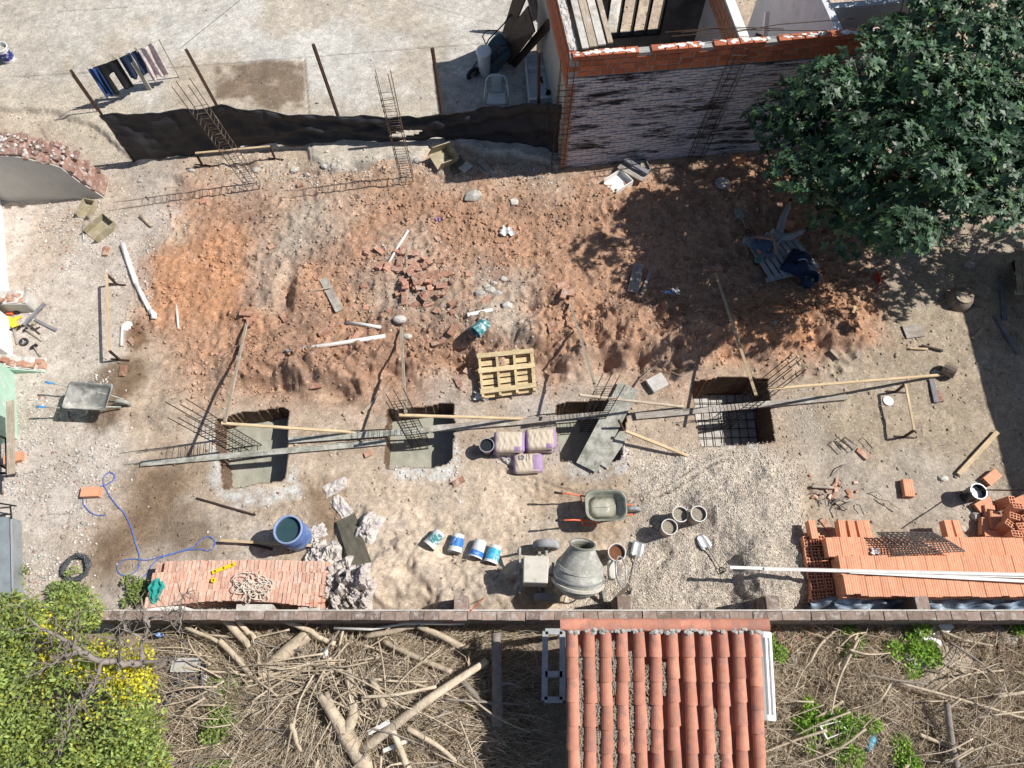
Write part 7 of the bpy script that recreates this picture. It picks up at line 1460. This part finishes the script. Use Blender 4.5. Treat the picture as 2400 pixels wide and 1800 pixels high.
for lab, pts, r0, r1 in (('thick log lying in the upper left of the brush pile', [(730, 1490, .15), (680, 1530, .12), (622, 1588, .1)], .11, .13), ('pole sloping down from the wall above the brush pile', [(690, 1463, .4), (795, 1512, .2)], .045, .04), ('pole running right of the brush pile middle', [(904, 1505, .2), (985, 1545, .22), (1062, 1576, .2)], .05, .045),
                         ('split yellow log near the wall', [(985, 1472, .3), (1040, 1495, .25), (1086, 1521, .2)], .05, .06), ('log lying along the wall foot', [(863, 1496, .2), (980, 1472, .25)], .05, .045), ('upright trunk standing in the shed shade', [(1164, 1490, .5), (1166, 1600, .3), (1166, 1700, .1)], .075, .10),
                         ('crooked pole at the edge of the shed shade', [(1080, 1590, .15), (1125, 1640, .12), (1160, 1686, .1)], .05, .04), ('short log in the brush pile centre', [(879, 1594, .25), (912, 1656, .25)], .06, .05), ('pole at the lower middle of the brush pile', [(925, 1705, .25), (945, 1750, .25), (962, 1800, .2)], .05, .05), ('pole slanting to the lower right of the brush pile', [(961, 1705, .25), (1030, 1745, .25), (1072, 1781, .2)], .045, .03),
                         ('short grey stick left of the forked trunk', [(698, 1694, .25), (719, 1757, .25)], .04, .03), ('thin pole reaching left from the long diagonal pole', [(1028, 1610, .3), (940, 1628, .3), (858, 1634, .28)], .03, .025), ('stout trunk piece by the wall left of the brush pile', [(543, 1440, .5), (570, 1480, .35), (600, 1518, .2)], .07, .055), ('pole from the wall into the brush left side', [(450, 1467, .3), (528, 1508, .2)], .035, .03),
                         ('curved limb in the brush left side', [(530, 1505, .2), (565, 1540, .2), (602, 1585, .2)], .05, .04), ('second stout piece by the wall', [(575, 1455, .4), (612, 1500, .2)], .045, .04), ('long thin branch sweeping left of the forked trunk', [(800, 1570, .3), (700, 1625, .25), (600, 1680, .2)], .03, .02), ('long branch at the upper left of the brush', [(740, 1555, .25), (660, 1580, .2), (590, 1600, .2)], .03, .02), ('branch pair leaning left in the brush', [(790, 1545, .3), (690, 1590, .25), (610, 1640, .2)], .025, .02), ('dark branch at the foot of the right lot', [(2188, 1650, .3), (2205, 1730, .2), (2228, 1805, .1)], .05, .06), ('pale curved branch at the right lot top', [(1996, 1490, .1), (1975, 1535, .12), (1950, 1562, .1)], .03, .02), ('forked stick beside the tiled roof in the right lot', [(1945, 1480, .1), (1910, 1515, .1), (1888, 1555, .1)], .025, .02), ('thin straight branch right of the bare dirt patch', [(2185, 1480, .15), (2240, 1502, .15), (2310, 1515, .1)], .025, .015), ('curved branch below the bare dirt patch', [(2180, 1620, .15), (2230, 1585, .2), (2330, 1572, .15)], .022, .015), ('pale branch stub at the right edge of the lot', [(2310, 1635, .15), (2405, 1615, .15)], .03, .03), ('long bleached pole across the right lot', [(2088, 1602, .2), (2230, 1640, .2), (2400, 1690, .15)], .025, .018), ('knotted limb at the right lot bottom', [(2140, 1720, .1), (2190, 1740, .1), (2260, 1760, .1)], .035, .02)):
    branch(lab, pts, r0, r1, 'branch_grey' if ('dark' in lab or 'shade' in lab) else 'branch_dry', twigs=3 if r0 < .035 else 1)  # branches in shade take the darker grey, putting shade into their colour
pipe('white bent pipe lying along the wall above the brush pile', [(795, 1477), (880, 1480), (960, 1466), (1092, 1467)], .022, 'pvc', up=.4)
flat('board', 'white painted lath in the brush pile', 'lath', (872, 1716), (920, 1690), .07, .02, 'white_paint', lift=.3); flat('board', 'second white lath low in the brush pile', 'lath', (906, 1757), (958, 1735), .06, .02, 'white_paint', lift=.3)
for k in range(96):
    reg = rs.random()
    if reg < .62: px, py = rs.uniform(470, 1130), rs.uniform(1480, 1800); c = (820, 1640); a = math.atan2(py - c[1], px - c[0]) + rs.gauss(0, .5) if px < 800 else rs.uniform(0, 3.1)
    else: px, py = rs.uniform(1820, 2400), rs.uniform(1500, 1800); a = rs.gauss(-.45, .6) + (3.14 if rs.random() < .5 else 0)
    L = rs.uniform(60, 190); dx, dy = math.cos(a) * L, math.sin(a) * L; 
    if py + dy < 1478: dy = abs(dy)
    r0 = rs.uniform(.010, .026)
    branch(where(('long' if L > 130 else 'short') + (' thin' if r0 < .016 else '') + ' dry branch lying', px + dx / 2, py + dy / 2), [(px, py, rs.uniform(.1, .3)), (px + dx * .5 + rs.uniform(-14, 14), py + dy * .5 + rs.uniform(-10, 10), rs.uniform(.12, .34)), (px + dx, py + dy, rs.uniform(.08, .28))], r0, r0 * .5, 'branch_dry' if rs.random() < .75 else 'branch_grey', group='loose branches in the brush pile' if reg < .62 else 'loose branches in the right lot', twigs=3)
def twig_mass(name, label, n, sampler, seed, lmin, lmax, cols):
    r = np.random.RandomState(seed); xy = np.array([sampler(r) for _ in range(n)]); x = xy[:, 0]; y = xy[:, 1]; a = xy[:, 2]; ok = np.array([gz(p, q) for p, q in zip(x, y)])
    L = lmin + (lmax - lmin) * r.rand(n) ** 1.6; w = r.uniform(.0025, .0075, n); dz = r.uniform(-.25, .3, n); h = r.rand(n) ** 1.5 * xy[:, 3]
    d = np.stack([np.cos(a), np.sin(a), dz], -1); s = np.stack([-np.sin(a), np.cos(a), np.zeros(n)], -1) * w[:, None]; up = np.array((0, 0, 1.))[None] * w[:, None] * 1.6
    c0 = np.stack([x, y, ok + h + .01], -1); bend = s * 6 * r.randn(n, 1)
    A = c0 - d * L[:, None] / 2; B_ = c0 + bend; C_ = c0 + d * L[:, None] / 2; v = []
    for p, k in ((A, 1), (B_, .8), (C_, .35)): v += [p + s * k, p - s * k, p + up * k]
    v = np.stack(v, 1); f = []
    for i in (0, 3): f += [(i, i + 1, i + 4, i + 3), (i + 1, i + 2, i + 5, i + 4), (i + 2, i, i + 3, i + 5)]
    f = np.array(f); q = (f[None] + (np.arange(n) * 9)[:, None, None]).reshape(-1, 4); col = np.array(cols)[r.randint(0, len(cols), n)] * r.uniform(.6, 1.25, (n, 1))
    me = array_mesh(name, v.reshape(-1, 3), q, np.repeat(col[:, None], 9, 1).reshape(-1, 3)); me.materials.append(MATS['twigs']); o = bpy.data.objects.new(name, me); COL.objects.link(o); tag(o, label, 'twigs'); o['kind'] = 'stuff'
TC_ = [(.72, .61, .46), (.63, .52, .39), (.46, .36, .25), (.76, .68, .55), (.34, .26, .18)]
def sm_left(r):
    while 1:
        px, py = r.uniform(380, 1260), r.uniform(1475, 1830)
        if px < 480 and r.rand() < .6: continue
        p = P(px, py, 0); c = P(800, 1640); a = math.atan2(p.y - c.y, p.x - c.x) + r.randn() * .55
        if p.y > WALL_Y - .1: continue
        if px > 1180 and r.rand() < .6: continue
        return p.x, p.y, a, .20
def sm_right(r):
    while 1:
        px, py = r.uniform(1770, 2420), r.uniform(1475, 1830); p = P(px, py, 0)
        if p.y > WALL_Y - .1 or (2110 < px < 2290 and 1500 < py < 1610 and r.rand() < .9): continue
        a = r.randn() * .9 + (.45 if r.rand() < .6 else 1.8); return p.x, p.y, a, .16
twig_mass('brush_twigs', 'mass of dry twigs piled along the wall in the left front lot', 12000, sm_left, 1, .12, 1.05, TC_); twig_mass('lot_twigs', 'mass of dry twigs strewn over the right front lot', 7000, sm_right, 2, .1, .8, TC_)

for k in range(34):                                                 # long sweeping sticks of the brush pile
    a = math.radians(rs.uniform(95, 205) if k % 3 else rs.uniform(20, 80)); x0k, y0k = rs.gauss(800, 40), rs.gauss(1570, 25); L = rs.uniform(140, 270); dx, dy = math.cos(a) * L, abs(math.sin(a)) * L * .9; r0 = rs.uniform(.011, .022)
    branch(where('long sweeping stick', x0k + dx / 2, y0k + dy / 2), [(x0k, y0k, rs.uniform(.2, .36)), (x0k + dx * .5 + rs.uniform(-16, 16), y0k + dy * .5 + rs.uniform(-10, 14), rs.uniform(.22, .4)), (x0k + dx, min(y0k + dy, 1830), rs.uniform(.1, .25))], r0, r0 * .4, 'branch_dry', group='sweeping sticks in the brush pile', twigs=5)
# ------------------------------------------------------------------ other things in the front lot
ld = thing('metal_frame_rack', 'grey steel rack frame in the shed shade', 'rack', G(1300, 1560)); zq = 1.0
for a, b in (((1278, 1480), (1276, 1640)), ((1318, 1480), (1318, 1640)), ((1278, 1480), (1318, 1480)), ((1278, 1580), (1318, 1580)), ((1276, 1640), (1318, 1640))): MB().beam(P(*a, zq), P(*b, zq), .09, .04).obj('rail', 'galv', ld)
for p in ((1278, 1482), (1318, 1482), (1276, 1638), (1318, 1638)): e = P(*p, zq); MB().beam(on(e), e, .05, .05).obj('leg', 'galv', ld)
tu = thing('white_trough', 'long white plastic trough standing against the right roof edge', 'trough', G(1800, 1600)); c0, c1 = P(1786, 1478, 1.0), P(1797, 1690, 1.0); d = (c1 - c0).normalized(); s = Vector((d.y, -d.x, 0)); s = s if s.x > 0 else -s; ring = lambda k, w, dz: [c0 + d * k - s * .02 * 0 + Vector((0, 0, dz)), c0 + d * k + s * w + Vector((0, 0, dz)), c1 - d * k + s * w + Vector((0, 0, dz)), c1 - d * k + Vector((0, 0, dz))]
MB().hull([ring(.02, .13, -.35), ring(0, .16, 0)]).obj('shell', 'white_clean', tu, bevel=.03); m = MB(); a_ = c0 + d * .1 + s * .045 + Vector((0, 0, .012)); b_ = c1 - d * .1 + s * .045 + Vector((0, 0, .012)); m.tube([a_, b_], .02, 6); m.tube([a_ + s * .065, b_ + s * .065], .02, 6); m.obj('rib', 'white_clean', tu)
for k in (.15, .85): e = c0.lerp(c1, k) + s * .11; MB().beam(on(e), Vector((e.x, e.y, .66)), .1, .1).obj('leg', 'concrete', tu)
op = openbox('discarded dark cabinet panel lying open beside the bare tree', G(442, 1598, .06), .55, .62, .14, .05, 'cap_navy', name='discarded_cabinet'); flat('board', 'pale slanted panel leaning on the discarded cabinet', 'panel', (416, 1560), (482, 1560), .22, .02, 'plaster_grey', lift=.22); crumple_at('white foam piece beside the discarded cabinet', G(489, 1592, .1), .07, .11, .05, 31, 'foam_piece', 'white_clean', 'foam'); lump('white painted brick lump in the brush pile', 767, 1532, (.10, .12, .08), 'white_paint', z=3.2)
bb = thing('broken_basin', 'white broken basin among leafy shrubs in the right lot', 'basin', G(1940, 1705)); q = [G(*p) for p in ((1908, 1700), (1955, 1688), (1975, 1712), (1925, 1732))]; cc = sum(q, Vector()) / 4; m = MB(); m.hull([[p - Vector((0, 0, .02)) for p in q], [p + Vector((0, 0, .22)) for p in q], [p.lerp(cc, .14) + Vector((0, 0, .22)) for p in q], [p.lerp(cc, .3) + Vector((0, 0, .08)) for p in q]]); m.obj('shell', 'white_clean', bb, bevel=.02)
bo = thing('plastic_bottle', 'crushed clear blue bottle on the right lot ground', 'bottle', G(2035, 1745)); M = lying((2028, 1758), (2042, 1732), .06); MB().lathe([(0, 0), (.06, .0), (.068, .04), (.06, .1), (.07, .14), (.066, .22), (.03, .27), (.025, .3), (0, .3)], M, 14).obj('body', 'label_cyan', bo, smooth=True); MB().lathe([(.028, .29), (.03, .33), (0, .33)], M, 12).obj('cap', 'white_clean', bo)
rs = random.Random(61)
for i, (px, py) in enumerate(((1900, 1480), (1870, 1500), (1830, 1490), (1850, 1520), (2345, 1520), (2365, 1545), (2330, 1490), (2385, 1480), (2060, 1480), (1825, 1470), (2110, 1570), (2395, 1510))):
    single(where('old brick lying', px, py), px, py, (OLD + HALF)[i % 6], rs.uniform(0, 3), .0, 'brick', 'brick', rs.uniform(-.2, .2), 'bricks in the right lot')
for i, (a, b, w_) in enumerate((((2170, 1470), (2185, 1515), .28), ((2140, 1474), (2160, 1490), .1), ((2195, 1460), (2215, 1480), .2))): flat('tile_piece', ['large white ceramic tile piece leaning by the wall', 'thin white strip by the wall in the right lot', 'smaller white tile piece by the wall'][i], 'tile', a, b, w_, .015, 'white_clean', lift=.06 + .05 * i)
for i, (px, py, a) in enumerate(((2132, 1548, .2), (2155, 1555, .16), (2360, 1500, .2), (2340, 1480, .16), (2300, 1480, .12), (1860, 1545, .12))): lump(where('grey broken concrete piece', px, py), px, py, (a, a * .8, a * .5), 'concrete', group='concrete pieces in the right lot', sub=0)
tag(MB().lathe([(.0, 0), (.04, 0), (.042, .2), (.02, .25), (.018, .28), (0, .28)], Matrix.Translation(G(382, 1490, .0)), 14).obj('bottle', 'label_blue', smooth=True), 'blue bottle standing at the wall foot in the brush', 'bottle')
m = MB(); pts_ = spline([P(1210, 1355, .3), P(1150, 1390, .2), P(1110, 1425, .9), P(1080, 1455, .8), P(1040, 1460, .6)], 6); tag(m.tube(pts_, .007, 5).obj('cable', 'red_paint'), 'red cable running from the mixer over the wall', 'cable'); m = MB(); pts_ = spline([P(640, 1428, .48), P(690, 1430, .4), P(720, 1415, .5), P(760, 1412, .45)], 6); tag(m.tube(pts_, .007, 5).obj('cable', 'red_paint'), 'red cable behind the brick stack', 'cable')
pk = P(2280, 1140, 1.0)
tag(MB().tube([P(2286, 1148, .36), P(2440, 1150, 1.7)], .012, 6).obj('rod', 'iron_black'), 'thin dark rod leaning from the shiny black bucket to the right edge', 'rod')
for i, (a, b) in enumerate((((420, 115, 2.0), (600, -30, 2.6)), ((900, -20, .13), (1160, 55, .13)))): tag(MB().tube([P(*a), P(*b)], .004, 4).obj('wire', 'rope' if i else 'iron_black'), ['thin wire stretched from the second fence post', 'thin string lying over the patio near the doors'][i], 'wire')
